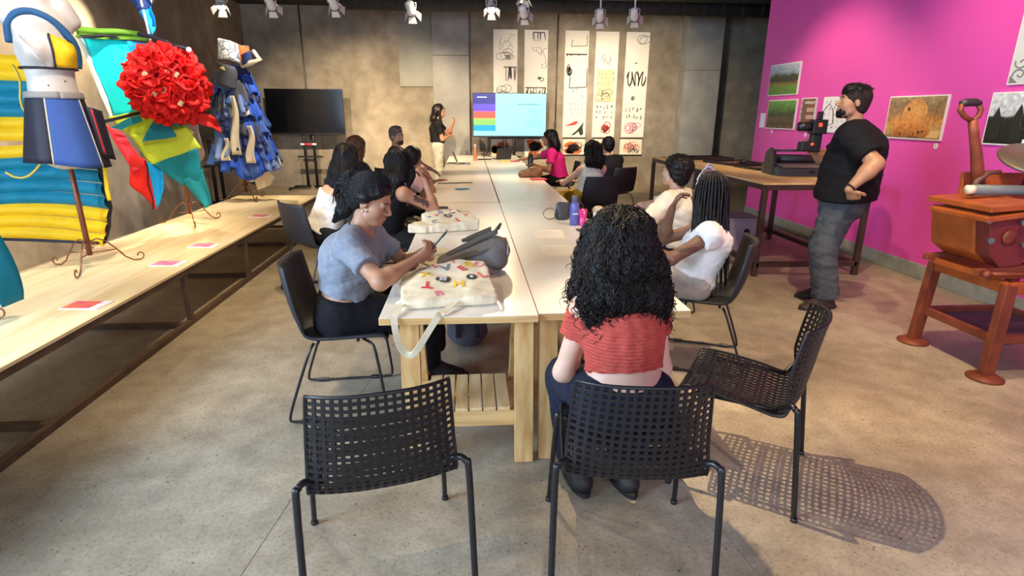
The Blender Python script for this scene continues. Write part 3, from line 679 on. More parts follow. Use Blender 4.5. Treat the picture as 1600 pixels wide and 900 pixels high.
for t in [o for o in COL.objects if o.name.startswith('paper_strip')]:
    if 'fourth' in t['label']:
        MB().bx(-.2, .2, -.0035, -.002, .74, 1.42).build('cream_panel', M('cream_paper', '#e6dcb4', .85), t)
    if 'third from left' in t['label']:
        # black and red head at the foot
        a = MB().prism([(-.05, -.003, .05), (.05, -.003, .13), (.17, -.003, .27), (.21, -.003, .33), (.19, -.003, .2), (.21, -.003, .06), (.14, -.003, .03), (.10, -.003, .12), (.0, -.003, .04), (-.2, -.003, .04)], (0, -.001, 0), (0, .001, 0)); a.build('black_shape', INK, t)
        MB().prism([(-.22, -.003, .24), (-.1, -.003, .28), (.02, -.003, .34), (.1, -.003, .32), (.02, -.003, .26), (-.1, -.003, .24)], (0, -.001, 0), (0, .001, 0)).build('red_shape', INKR, t)
def low_panel(x0, x1, z0, z1, label, mode, seed):
    cx = (x0+x1)/2; t = thing('framed_drawing', label, 'drawing', (cx, YB-.02, z0), 0, 'low framed drawings under the paper strips'); W, Hh = x1-x0, z1-z0
    MB().bx(-W/2, W/2, 0, .018, .0, Hh).build('board', M('board_cream', '#eee6d6', .8, .04, 5), t)
    MB().bx(-W/2-.01, W/2+.01, -.008, .02, Hh, Hh+.022).build('frame_bar', BFR, t); MB().bx(-W/2-.01, W/2+.01, -.008, .02, -.022, 0).build('frame_bar', BFR, t)
    rnd = random.Random(seed)
    for k in range(5 if mode == 'orange' else 0):
        c = (rnd.uniform(-.36, .36)*W, rnd.uniform(.15, .85)*Hh); s_ = rnd.uniform(.07, .12)
        poly = [(max(-W/2+.01, min(W/2-.01, c[0]+math.cos(a)*s_*1.5*rnd.uniform(.8, 1.15))), -.002, max(.01, min(Hh-.01, c[1]+math.sin(a)*s_*.8))) for a in [i*math.pi/3.5 for i in range(7)]]
        MB().prism(poly, (0, -.001, 0), (0, .001, 0)).build('orange_patch', INKO, t)
    mb = MB(); 
    for k in range(2): strokes(mb, rnd, rnd.uniform(-.15, .15)*W, Hh*.5, W*.8, Hh*.7, 6, 'blob', .009)
    mb.v = [(x, -.0035, z) for x, y, z in mb.v] if False else mb.v
    mb.build('line_drawing', INK if mode == 'orange' else INKB, t)
    if mode != 'orange':
        mb = MB(); strokes(mb, rnd, .1*W, Hh*.25, W*.5, Hh*.4, 5, 'wave', .006); mb.build('line_drawing', INKG, t)
low_panel(2.11, 2.60, .69, 1.03, 'low framed drawing of orange petals with black outlines under the third strip', 'orange', 4)
low_panel(2.78, 3.24, .69, 1.03, 'low framed drawing mostly hidden behind the short-haired person', 'line', 5)
low_panel(3.40, 3.90, .69, 1.03, 'low framed drawing of pale red and grey lines under the rightmost strip', 'line', 6)
low_panel(1.24, 1.72, .62, 1.03, 'low framed orange drawing at the right below the lit television', 'orange', 8)
low_panel(.50, .98, .62, 1.03, 'low framed orange drawing at the left below the lit television', 'orange', 9)
# ---------------------------------------------------------------- pictures on the pink wall (they face -x)
def pic_mat(name, bands, noise=3., dist=.25, seed=0., contrast=None):
    """procedural print: colour bands over height with noise"""
    m = mat(name, '#808080', .5); nt, b = nodes_of(m); N = nt.nodes.new; L = nt.links.new
    tc = N('ShaderNodeTexCoord'); sp = N('ShaderNodeSeparateXYZ'); L(tc.outputs['Generated'], sp.inputs[0])
    n = N('ShaderNodeTexNoise'); n.inputs['Scale'].default_value = noise*2; n.inputs['Detail'].default_value = 8; n.noise_dimensions = '4D'; n.inputs['W'].default_value = seed; L(tc.outputs['Object'], n.inputs[0])
    mu = N('ShaderNodeMath'); mu.operation = 'MULTIPLY_ADD'; L(n.outputs[0], mu.inputs[0]); mu.inputs[1].default_value = dist; mu.inputs[2].default_value = -dist/2
    ad = N('ShaderNodeMath'); ad.operation = 'ADD'; L(sp.outputs[2], ad.inputs[0]); L(mu.outputs[0], ad.inputs[1])
    r = N('ShaderNodeValToRGB'); L(ad.outputs[0], r.inputs[0]); e = r.color_ramp.elements
    for i, (p, c) in enumerate(bands):
        el = e[i] if i < 2 else e.new(p); el.position = p; el.color = (*lin(c), 1)
    n2 = N('ShaderNodeTexNoise'); n2.inputs['Scale'].default_value = noise*9; n2.inputs['Detail'].default_value = 6; L(tc.outputs['Object'], n2.inputs[0])
    r2 = N('ShaderNodeValToRGB'); L(n2.outputs[0], r2.inputs[0]); r2.color_ramp.elements[0].position = .35; r2.color_ramp.elements[1].position = .65; r2.color_ramp.elements[0].color = (.55, .55, .55, 1); r2.color_ramp.elements[1].color = (1.2, 1.2, 1.2, 1)
    mx = N('ShaderNodeMix'); mx.data_type = 'RGBA'; mx.blend_type = 'MULTIPLY'; mx.inputs[0].default_value = .8; L(r.outputs[0], mx.inputs[6]); L(r2.outputs[0], mx.inputs[7]); L(mx.outputs[2], b.inputs['Base Color'])
    return m
def picture(y0, y1, z0, z1, m, label, border=.012, cat='picture'):
    """y0 < y1 ; hung on the pink wall"""
    t = thing('wall_picture', label, cat, (XP, (y0+y1)/2, z0), 0, 'prints on the pink wall'); c = (y0+y1)/2
    MB().bx(-.022, -.001, y0-c, y1-c, 0, z1-z0).build('mount_board', M('mount_white', '#ece9e4', .6), t)
    MB().bx(-.0245, -.022, y0-c+border, y1-c-border, border, z1-z0-border).build('print', m, t); return t
picture(7.85, 8.63, 1.83, 2.255, pic_mat('print_meadow', [(0, '#4f8a2e'), (.28, '#6a8f35'), (.36, '#8a6a33'), (.45, '#26331f'), (.62, '#31412a'), (.74, '#9fb4c6'), (1, '#c9d6e4')], 4, .3, 1), 'photo print of a green meadow under dark trees, upper left on the pink wall')
picture(7.81, 8.57, 1.37, 1.77, pic_mat('print_grove', [(0, '#7a5a34'), (.12, '#3c3426'), (.35, '#5e4a34'), (.5, '#2f3b22'), (.7, '#4a7a33'), (1, '#6fa04a')], 5, .6, 2), 'photo print of a shaded grove hung directly below the meadow print')
t3 = picture(7.36, 7.70, 1.36, 1.78, mat('print_brown', '#7c5545', .6, .08, 6), 'narrow brown lettered poster beside the grove print on the pink wall')
def letters(parent, txt, y, z, size, m, loc_y, loc_z, x=-.026, name='lettering', squash=1.):
    cu = bpy.data.curves.new(name, 'FONT'); cu.body = txt; cu.size = size; cu.align_x = 'CENTER'; cu.align_y = 'CENTER'; cu.extrude = .0006
    o = bpy.data.objects.new(name, cu); COL.objects.link(o); dg = bpy.context.evaluated_depsgraph_get(); me = bpy.data.meshes.new_from_object(o.evaluated_get(dg)); bpy.data.objects.remove(o)
    o = bpy.data.objects.new(name, me); COL.objects.link(o); me.materials.clear(); me.materials.append(m); o.parent = parent
    # text reads along -y (left to right seen from inside the room), up z
    o.matrix_local = Matrix(((0, 0, -1, x), (-squash, 0, 0, y-loc_y), (0, 1, 0, z-loc_z), (0, 0, 0, 1))); return o
WT = M('print_white', '#f2efe9', .6)
letters(t3, 'trabuque', 7.49, 1.725, .062, WT, 7.53, 1.36)
for zz in (1.63, 1.54):
    mb = MB()
    for k in range(6): mb.bx(-.0265, -.0245, -.11+k*.028-.04, -.09+k*.028-.04, zz-1.36-.026, zz-1.36+.026)
    mb.build('ornament_row', M('print_tan', '#c9b09c', .6), t3)
mb = MB(); 
for k in range(9): mb.bx(-.0265, -.0245, -.12+k*.02-.03, -.105+k*.02-.03, .085, .1)
mb.build('small_lettering', WT, t3)
mb = MB(); mb.bx(-.0262, -.0245, .125, .158, .012, .408); mb.build('side_strip', M('print_greyblue', '#b9b3bd', .6), t3)
for k in range(5): MB().ell((-.026, .141, .06+k*.075), (.001, .011, .022), 8, 6).build('side_ornament', M('ink_brown', '#6b4a3e', .6), t3)
t4 = picture(6.69, 7.20, 1.36, 1.78, mat('print_white_sheet', '#eceaf0', .7), 'white sheet printed with rows of letters behind the filming man')
al = 'abcdefghijklmnopqrstuvwxyz'; 
rnd = random.Random(11)
for j in range(5):
    for i in range(5):
        letters(t4, al[(j*5+i) % 26], 7.13-i*.09, 1.725-j*.075, .05, M('ink_slate', '#6a6a78', .6), 6.945, 1.36, name='letter')
t5 = thing('paper_label', 'small blank white paper label at the left end of the pink wall', 'label', (XP, 8.73, 1.38))
MB().bx(-.004, -.0005, -.075, .075, 0, .21).build('paper', M('label_white', '#e8eaf2', .7), t5)
t6 = picture(5.25, 6.02, 1.335, 1.755, pic_mat('print_rock', [(0, '#7c6043'), (.2, '#c99a5a'), (.45, '#c98a4a'), (.6, '#a87a50'), (.8, '#8d7354'), (1, '#b29a72')], 3, .7, 5), 'photo print of an orange rock formation on the pink wall right of the filming man')
rk = pic_mat('print_rock2', [(0, '#a8642f'), (.35, '#d98c46'), (.7, '#e3a860'), (1, '#c9834a')], 7, .9, 7)
def rock(pts, nm): MB().prism([(-.0262, y, z) for y, z in pts], (-.0006, 0, 0), (.0006, 0, 0)).build(nm, rk, t6)
rock([(.24, .03), (.26, .10), (.20, .16), (.13, .18), (.16, .24), (.14, .31), (.08, .37), (.0, .39), (-.10, .37), (-.16, .31), (-.17, .25), (-.10, .20), (-.13, .15), (-.22, .12), (-.24, .05), (-.15, .02), (.0, .04), (.12, .02)], 'rock_shape')
for y, z, r in ((-.10, .07, .018), (-.15, .08, .014), (.14, .05, .016), (.08, .29, .02), (-.04, .055, .012)): MB().lathe([(.001, 0), (r, 0)], (-.0272, y, z), 10, (-1, 0, 0), False).build('rock_hollow', M('rock_dark', '#4a3020', .7), t6)
MB().prism([(-.0262, -.36, .02), (-.0262, -.20, .02), (-.0262, -.26, .09), (-.0262, -.37, .10)], (-.0005, 0, 0), (.0005, 0, 0)).build('pale_ground', M('print_sand', '#dcb87c', .7), t6)
picture(4.0, 4.79, 1.33, 1.755, pic_mat('print_castle', [(0, '#1c201c'), (.45, '#23271f'), (.52, '#2e332b'), (.56, '#c5ccd2'), (1, '#e4e9ee')], 3, .16, 9), 'black and white photo print of dark pointed towers beside the orange press')
for o in [o for o in COL.objects if o.get('label', '').startswith('black and white photo')]:
    for yy, h in ((.30, .31), (.10, .33)):
        MB().prism([(-.0265, yy-.06, .05), (-.0265, yy+.06, .05), (-.0265, yy+.045, h-.1), (-.0265, yy, h), (-.0265, yy-.045, h-.1)], (-.0005, 0, 0), (.0005, 0, 0)).build('tower_shape', M('ink_tower', '#20241d', .7), o)
    MB().tube([(-.027, -.02+math.cos(a*.5)*(.02+.006*a), .19+math.sin(a*.5)*(.02+.006*a)) for a in range(14)], .007, 6).build('iron_scroll', M('ink_tower', '#20241d', .7), o)
    MB().bx(-.0262, -.0245, -.38, .02, .014, .055).build('white_rail', WT, o)
t8 = picture(3.75, 4.685, 1.81, 2.40, mat('print_pale', '#cfd3d6', .7, .05, 3), 'large white print with dark curled ornaments at the top right corner')
for k in range(5):
    cy, cz = .37-.13*(k % 2)-.16*(k//2), .12+.2*(k % 3)
    mb = MB()
    for s in (-1, 1): mb.tube([(-.026, cy+math.cos(a*.6)*(.008+.004*a)*1.2, cz+s*.045+s*math.sin(a*.6)*(.008+.004*a)) for a in range(12)], .006, 6)
    mb.build('curled_ornament', INKG, t8)
MB().prism([(-.0262, .45, .012), (-.0262, .37, .012), (-.0262, .45, .07)], (-.0005, 0, 0), (.0005, 0, 0)).build('corner_shape', INKG, t8)
for (y, z, lab) in ((8.40, 1.33, 'small round white tag under the grove print'), (7.52, 1.315, 'small round white tag under the brown lettered poster'), (5.30, 1.285, 'small round white tag under the orange rock print')):
    t = thing('round_tag', lab, 'tag', (XP-.004, y, z), 0, 'round tags under the prints')
    MB().lathe([(.028, 0), (.028, .003), (.026, .004)], (0, 0, 0), 18, (-1, 0, 0)).build('disc', M('tag_white', '#e6e3e6', .6), t)
    letters(t, '2', 0, 0, .03, M('ink_slate', '#6a6a78', .6), 0, 0, -.0045, 'number')
# ================================================================ SDF MODELLER (numpy surface nets)
def A(x): return np.array(x, dtype=np.float64)
def nz(v): v = A(v); return v/(np.linalg.norm(v)+1e-12)
class SDF:
    def __init__(s, lo, hi, h):
        s.lo = A(lo); s.h = h; s.n = np.ceil((A(hi)-s.lo)/h).astype(int)+1
        s.F = np.full(s.n, 1., np.float32)
    def grid(s, lo, hi):
        i0 = np.maximum(0, np.floor((A(lo)-s.lo)/s.h).astype(int)); i1 = np.minimum(s.n, np.ceil((A(hi)-s.lo)/s.h).astype(int)+1)
        if (i1 <= i0).any(): return None, None
        ax = [(s.lo[k]+np.arange(i0[k], i1[k])*s.h).astype(np.float32) for k in range(3)]
        X = ax[0][:, None, None]; Y = ax[1][None, :, None]; Z = ax[2][None, None, :]
        return (slice(i0[0], i1[0]), slice(i0[1], i1[1]), slice(i0[2], i1[2])), (X, Y, Z)
    def put(s, sl, d, k, op, clip, G):
        if clip:
            for (p, n) in clip: d = np.maximum(d, (G[0]-p[0])*n[0]+(G[1]-p[1])*n[1]+(G[2]-p[2])*n[2])
        a = s.F[sl]
        if op == 'sub': a, d = -a, d
        if op in ('add', 'sub'):
            if k > 0:
                hh = np.clip(.5+.5*(d-a)/k, 0, 1); r = d*(1-hh)+a*hh-k*hh*(1-hh)
            else: r = np.minimum(a, d)
            s.F[sl] = r if op == 'add' else -r
    def cap(s, a, b, ra, rb=None, k=.02, op='add', clip=None):
        rb = ra if rb is None else rb; a, b = A(a), A(b); R = max(ra, rb)+k+3*s.h
        sl, G = s.grid(np.minimum(a, b)-R, np.maximum(a, b)+R)
        if sl is None: return s
        ab = b-a; L = max(ab@ab, 1e-9)
        x, y, z = G[0]-a[0], G[1]-a[1], G[2]-a[2]
        t = np.clip((x*ab[0]+y*ab[1]+z*ab[2])/L, 0, 1)
        d = np.sqrt((x-t*ab[0])**2+(y-t*ab[1])**2+(z-t*ab[2])**2)-(ra+(rb-ra)*t)
        s.put(sl, d, k, op, clip, G); return s
    def ell(s, c, r, ax=None, k=.02, op='add', clip=None):
        c = A(c); r = A(r); ax = np.eye(3) if ax is None else A(ax); R = r.max()+k+3*s.h
        sl, G = s.grid(c-R, c+R)
        if sl is None: return s
        x, y, z = G[0]-c[0], G[1]-c[1], G[2]-c[2]; k0 = 0; k1 = 0
        for i in range(3):
            q = x*ax[i][0]+y*ax[i][1]+z*ax[i][2]; k0 = k0+(q/r[i])**2; k1 = k1+(q/r[i]**2)**2
        k0 = np.sqrt(k0); k1 = np.sqrt(k1)+1e-6; d = k0*(k0-1)/k1
        s.put(sl, d, k, op, clip, G); return s
    def loft(s, a, b, w0, d0, w1, d1, side, k=.03, op='add', clip=None):
        """elliptic section from a to b ; w along side, d across"""
        a, b = A(a), A(b); R = max(w0, d0, w1, d1)+k+3*s.h
        sl, G = s.grid(np.minimum(a, b)-R, np.maximum(a, b)+R)
        if sl is None: return s
        ab = b-a; L = np.sqrt(ab@ab); u = ab/L; sd = A(side)-u*(A(side)@u); sd = sd/np.linalg.norm(sd); dp = np.cross(u, sd)
        x, y, z = G[0]-a[0], G[1]-a[1], G[2]-a[2]
        tl = x*u[0]+y*u[1]+z*u[2]; t = np.clip(tl/L, 0, 1); qa = tl-t*L
        qs = x*sd[0]+y*sd[1]+z*sd[2]; qd = x*dp[0]+y*dp[1]+z*dp[2]
        w = w0+(w1-w0)*t; d_ = d0+(d1-d0)*t; m = np.minimum(w, d_)
        k0 = np.sqrt((qs/w)**2+(qd/d_)**2+(qa/m)**2); k1 = np.sqrt((qs/w**2)**2+(qd/d_**2)**2+(qa/m**2)**2)+1e-6
        s.put(sl, k0*(k0-1)/k1, k, op, clip, G); return s
    def cut(s, p, n):
        """remove everything on the side n points to"""
        sl, G = s.grid(s.lo-1, s.lo+s.n*s.h+1); d = (G[0]-p[0])*n[0]+(G[1]-p[1])*n[1]+(G[2]-p[2])*n[2]
        s.F = np.maximum(s.F, d.astype(np.float32)); return s
    def noise(s, amp, freq, seed=0, stretch=(1, 1, 1), band=.05):
        I = np.argwhere(np.abs(s.F) < band)
        if len(I) == 0: return s
        P = (s.lo+I*s.h)*A(stretch)*freq; rng = np.random.RandomState(seed); v = 0
        for o in range(3):
            for _ in range(4):
                d = rng.normal(size=3); d /= np.linalg.norm(d); v = v+np.sin((P*(1.9**o))@d*2*math.pi+rng.uniform(0, 6.28))/(1.7**o)
        v = v/5.
        s.F[I[:, 0], I[:, 1], I[:, 2]] += (amp*v).astype(np.float32); return s
    def mesh(s):
        F = s.F; ins = F < 0
        F = np.pad(F, 1, constant_values=1.); ins = F < 0; lo = s.lo-s.h
        n = np.array(F.shape)-1; c = np.zeros(n, np.uint8)
        for dx in (0, 1):
            for dy in (0, 1):
                for dz in (0, 1): c += ins[dx:n[0]+dx, dy:n[1]+dy, dz:n[2]+dz]
        I = np.argwhere((c > 0) & (c < 8)); idm = np.full(n, -1, np.int32); idm[I[:, 0], I[:, 1], I[:, 2]] = np.arange(len(I))
        co = [(a, b, d) for a in (0, 1) for b in (0, 1) for d in (0, 1)]
        val = np.stack([F[I[:, 0]+a, I[:, 1]+b, I[:, 2]+d] for a, b, d in co], 1).astype(np.float64)
        pos = np.zeros((len(I), 3)); cnt = np.zeros(len(I))
        for i in range(8):
            for j in range(i+1, 8):
                df = [co[j][q]-co[i][q] for q in range(3)]
                if sum(abs(q) for q in df) != 1: continue
                m = (val[:, i] < 0) != (val[:, j] < 0); fi, fj = val[m, i], val[m, j]; t = fi/(fi-fj)
                pos[m] += A(co[i])+t[:, None]*A(df); cnt[m] += 1
        V_ = lo+(I+pos/cnt[:, None])*s.h
        Q = []
        for ax in range(3):
            sl0 = [slice(1, -1)]*3; sl1 = [slice(1, -1)]*3; sl0[ax] = slice(0, -1); sl1[ax] = slice(1, None)
            a, b = ins[tuple(sl0)], ins[tuple(sl1)]; E_ = np.argwhere(a != b)
            if len(E_) == 0: continue
            flip = a[E_[:, 0], E_[:, 1], E_[:, 2]]
            base = E_.copy()
            for q in range(3):
                if q != ax: base[:, q] += 1
            o1, o2 = [(1, 2), (2, 0), (0, 1)][ax]
            def cell(d1, d2):
                p = base.copy(); p[:, o1] += d1; p[:, o2] += d2; return idm[p[:, 0], p[:, 1], p[:, 2]]
            q4 = np.stack([cell(-1, -1), cell(0, -1), cell(0, 0), cell(-1, 0)], 1)
            q4[~flip] = q4[~flip][:, ::-1]; Q.append(q4)
        Q = np.concatenate(Q); Q = Q[(Q >= 0).all(1)]
        return V_, Q
def np_obj(name, V_, Q, m, parent=None, off=(0, 0, 0), mi=None):
    me = bpy.data.meshes.new(name); V_ = V_-A(off)
    me.vertices.add(len(V_)); me.vertices.foreach_set('co', V_.astype(np.float32).ravel())
    nl = Q.size; me.loops.add(nl); me.loops.foreach_set('vertex_index', Q.astype(np.int32).ravel())
    me.polygons.add(len(Q)); me.polygons.foreach_set('loop_start', np.arange(0, nl, Q.shape[1], dtype=np.int32))
    try: me.polygons.foreach_set('loop_total', np.full(len(Q), Q.shape[1], dtype=np.int32))
    except Exception: pass
    for q in (m if isinstance(m, (list, tuple)) else [m]): me.materials.append(q)
    me.polygons.foreach_set('use_smooth', np.ones(len(Q), dtype=bool))
    if mi is not None: me.polygons.foreach_set('material_index', mi.astype(np.int32))
    me.update(calc_edges=True); me.validate()
    o = bpy.data.objects.new(name, me); COL.objects.link(o)
    if parent is not None: o.parent = parent
    return o
def relax(V_, Q, it=2, lam=.5):
    for _ in range(it):
        S = np.zeros_like(V_); c = np.zeros(len(V_))
        for k in range(4):
            a, b = Q[:, k], Q[:, (k+1) % 4]
            for q in range(3): S[:, q] += np.bincount(a, V_[b, q], len(V_))+np.bincount(b, V_[a, q], len(V_))
            c += np.bincount(a, minlength=len(V_))+np.bincount(b, minlength=len(V_))
        V_ = V_*(1-lam)+lam*S/np.maximum(c, 1)[:, None]
    return V_
# ================================================================ PEOPLE
def skin_mat(name, c):
    m = mat(name, c, .5, .07, 14, .04, 90); nt, b = nodes_of(m)
    b.inputs['Subsurface Weight'].default_value = .0
    return m
SKIN = {'light': skin_mat('skin_light', '#c99a7e'), 'mid': skin_mat('skin_mid', '#a97a5e'), 'tan': skin_mat('skin_tan', '#9c6c4f'), 'dark': skin_mat('skin_dark', '#75503c'), 'pale': skin_mat('skin_pale', '#d8ae97')}
LIP = mat('lip_rose', '#a85a50', .4); EYEW = mat('eye_white', '#e9e4de', .25); EYED = mat('eye_iris', '#1d120c', .2); BROW = mat('brow_dark', '#1b1310', .7)
def hair_mat(name, c1, c2, st=(70, 70, 7), rough=.46):
    m = mat(name, c1, rough, 0, 1., bump=.5, bscale=1.6, col2=c2, stretch=st, spec=.3); return m
HBLK = hair_mat('hair_black', '#151013', '#080608'); HBRN = hair_mat('hair_brown', '#5a3c26', '#38241a'); HGRY = hair_mat('hair_grey', '#857a70', '#3e3632', (90, 90, 40), .6); HDRK = hair_mat('hair_dark_curl', '#1d1512', '#0b0808', (40, 40, 40), .4)
HBASE = mat('hair_underlayer', '#0a0708', .9, spec=.1)  # near-black so gaps between strands read dark; their shade is in the colour
def rotv(v, ax, ang):
    v, ax = A(v), nz(ax); c, s_ = math.cos(ang), math.sin(ang); return v*c+np.cross(ax, v)*s_+ax*(ax@v)*(1-c)
def ik(a, t, l1, l2, hint):
    a, t = A(a), A(t); d = t-a; L = np.linalg.norm(d); L2 = min(L, (l1+l2)*.998); L2 = max(L2, abs(l1-l2)*1.02+1e-3)
    u = d/L; t = a+u*L2; x = (l1*l1-l2*l2+L2*L2)/(2*L2); hh = math.sqrt(max(0, l1*l1-x*x)); h = A(hint)-u*(A(hint)@u); h = nz(h)
    return a+u*x+h*hh, t
class Person: pass
def build_person(name, label, pelvis, head, yaw, hyaw, hpitch=0., hroll=0., arms=None, legs=None, s=1., g=1., skin='mid', h=.008, female=True, bust=.0, tops=(), bottoms=(), shoe=None, shoulders=None, nose=1., belly=0., neck_back=.025, swf=1.):
    """all angles in degrees; yaw 0 looks along +x, 90 along +y. arms: {'R':(target, hint, palm_normal, curl, hand_dir)}, legs likewise (ankle, hint, toe_dir)"""
    P = Person(); P.name = name; P.skin = skin
    yr, hr, hp, ro = (math.radians(v) for v in (yaw, hyaw, hpitch, hroll))
    f = A((math.cos(yr), math.sin(yr), 0)); l = A((-math.sin(yr), math.cos(yr), 0)); up = A((0, 0, 1.))
    hf = A((math.cos(hr)*math.cos(hp), math.sin(hr)*math.cos(hp), -math.sin(hp))); hl = A((-math.sin(hr), math.cos(hr), 0)); hu = np.cross(hf, hl)
    hl, hu = rotv(hl, hf, ro), rotv(hu, hf, ro)
    pelvis, head = A(pelvis), A(head); P.hf, P.hl, P.hu, P.head = hf, hl, hu, head; hs = s*.97 if female else s; P.hs = hs
    nb = head-hu*.115*hs-up*.075*s-hf*neck_back*s-f*.01     # neck base between the shoulders
    P.nb = nb; sp = nb-pelvis; L = np.linalg.norm(sp); u = sp/L
    bend = f*(-.035*s)                                   # natural back curve
    waist = pelvis+sp*.34+bend*.6; chest = pelvis+sp*.68+bend
    P.pelvis, P.waist, P.chest, P.u, P.f, P.l = pelvis, waist, chest, u, f, l
    sl = l if shoulders is None else nz(A((-math.sin(math.radians(shoulders)), math.cos(math.radians(shoulders)), 0)))
    sw = (.165 if female else .19)*s*(.9+.1*g)*swf
    Jl = {'L': nb-u*.045*s+sl*sw, 'R': nb-u*.045*s-sl*sw}; P.sh = Jl; P.sl = sl; P.sw = sw
    l1, l2 = .285*s, .25*s; P.arm = {}
    arms = arms or {}
    for sd in 'LR':
        sg = 1 if sd == 'L' else -1
        a = arms.get(sd) or (Jl[sd]+f*.12-up*.46*s+sl*sg*.08, -f+sl*sg*.3, None, .5, None)
        tgt, hint, pn, curl, hd = (list(a)+[None]*5)[:5]
        e, wv = ik(Jl[sd], tgt, l1, l2, hint)
        P.arm[sd] = (Jl[sd], e, wv, pn, .45 if curl is None else curl, hd)
    legs = legs or {}; hipw = (.092 if female else .088)*s; P.leg = {}
    t1, t2 = .43*s, .41*s
    for sd in 'LR':
        sg = 1 if sd == 'L' else -1
        hip = pelvis+l*sg*hipw-u*.01
        a = legs.get(sd) or (A((pelvis[0], pelvis[1], .085))+f*.42*s+l*sg*.12, f*.3+up, None)
        ank, hint, toe = (list(a)+[None]*3)[:3]
        kn, an = ik(hip, ank, t1, t2, hint); P.leg[sd] = (hip, kn, an, nz(A(toe) if toe is not None else f))
    pts = [head+hu*.17, head-hf*.16, head+hf*.17, pelvis]+[q for v in P.arm.values() for q in v[:3]]+[q for v in P.leg.values() for q in v[:3]]
    pts = np.array(pts); lo, hi = pts.min(0)-.26, pts.max(0)+.26; lo[2] = max(-.02, lo[2]); P.lo, P.hi, P.h = lo, hi, h
    base = A((pelvis[0], pelvis[1], 0)); P.base = base; P.s, P.g, P.female = s, g, female
    root = thing('person', label, 'person', base); P.root = root
    B = SDF(lo, hi, h)
    torso(P, B, 0.)
    if belly: B.ell(waist+f*.05, (belly, .12*s*g, .13*s), (f, l, up), .06)
    P.belly = belly; P.bust = bust
    if bust:
        for sg in (-1, 1): B.ell(chest+f*.085*s*g+l*sg*.065*s-u*.02, (bust, bust*1.05, bust*1.1), (f, l, up), .04)
    # neck + head
    def hp_(x, y, z): return head+(hf*x+hl*y+hu*z)*hs
    P.hp = hp_; ax = (hf, hl, hu)
    B.cap(nb-u*.03, hp_(-.022, 0, -.055), .056*s*(1 if not female else .9)*(.8+.2*g), .052*s*(1 if not female else .9), .035)
    B.ell(hp_(-.012, 0, .030), A((.098, .077, .087))*hs, ax, .02)
    B.ell(hp_(.032, 0, -.042), A((.060, .055*(.85+.15*g), .074))*hs, ax, .03)
    B.ell(hp_(.070, 0, -.098), A((.022, .024, .019))*hs, ax, .028)
    for sg in (-1, 1):
        B.ell(hp_(.050, sg*.038, -.034), A((.032, .028, .034))*hs, ax, .025)
        B.cap(hp_(.02, sg*.05, -.075), hp_(.06, sg*.025, -.10), .018*hs, .014*hs, .03)
        B.ell(hp_(.098, sg*.032, .002), A((.016, .020, .012))*hs, ax, .014, 'sub')
        B.ell(hp_(.076, sg*.031, .000), A((.0145, .0175, .013))*hs, ax, .006)
        B.cap(hp_(.086, sg*.012, .020), hp_(.080, sg*.046, .018), .008*hs, .007*hs, .012)
        B.ell(hp_(-.006, sg*.079, -.012), A((.019, .008, .031))*hs, (nz(hf*.95-hu*.3), hl, nz(hu*.95+hf*.3)), .008)
        B.ell(hp_(-.004, sg*.088, -.010), A((.009, .006, .017))*hs, ax, .006, 'sub')
        B.ell(hp_(.102, sg*.011, -.038), A((.011, .008, .007))*hs, ax, .008)
    B.cap(hp_(.088, 0, .010), hp_(.110+.004*nose, 0, -.030), .007*hs, .0105*hs*nose, .012)
    B.cap(hp_(.094, -.014, -.064), hp_(.094, .014, -.064), .0065*hs, .0065*hs, .01)
    B.cap(hp_(.092, -.012, -.075), hp_(.092, .012, -.075), .0075*hs, .0075*hs, .008)
    B.ell(hp_(.106, 0, -.0695), A((.012, .020, .0018))*hs, ax, .004, 'sub')
    # arms, hands
    ga = .82+.18*g if g < 1.2 else g*.9
    thin = .86 if female else 1.
    for sd in 'LR':
        a, e, wv, pn, curl, hd = P.arm[sd]; sg = 1 if sd == 'L' else -1
        B.cap(a-P.sl*sg*.04+u*.01, a, .055*s*thin, .056*s*ga*thin, .04)
        B.cap(a, e, .054*s*ga*thin, .042*s*ga*thin, .035)
        m_ = e+(wv-e)*.3
        B.cap(e, m_, .042*s*ga*thin, .043*s*ga*thin, .03); B.cap(m_, wv, .043*s*ga*thin, .027*s*thin, .03)
        hand(P, B, wv, nz(A(hd)) if hd is not None else nz(wv-e), pn, curl, sd)
    for sd in 'LR':
        hip, kn, an, toe = P.leg[sd]
        B.cap(hip, kn, .092*s*g**.8, .058*s, .05); m_ = kn+(an-kn)*.3
        B.cap(kn, m_, .056*s, .057*s, .03); B.cap(m_, an, .057*s, .036*s, .03)
        foot(P, B, an, toe, 0.)
    seat_cut(P, B, 0)
    V_, Q = B.mesh(); V_ = relax(V_, Q, 1, .35)
    # lips as a second material on the same surface
    c = V_[Q].mean(1)-head; q = np.stack([c@hf, c@hl, c@hu], 1)/hs
    mi = ((q[:, 0] > .084) & (np.abs(q[:, 1]) < .024-.5*np.abs(q[:, 2]+.0695)) & (np.abs(q[:, 2]+.0695) < .0125)).astype(int)
    np_obj('body', V_, Q, [SKIN[skin], LIP], root, base, mi)
    for fn in tops: fn(P)
    for fn in bottoms: fn(P)
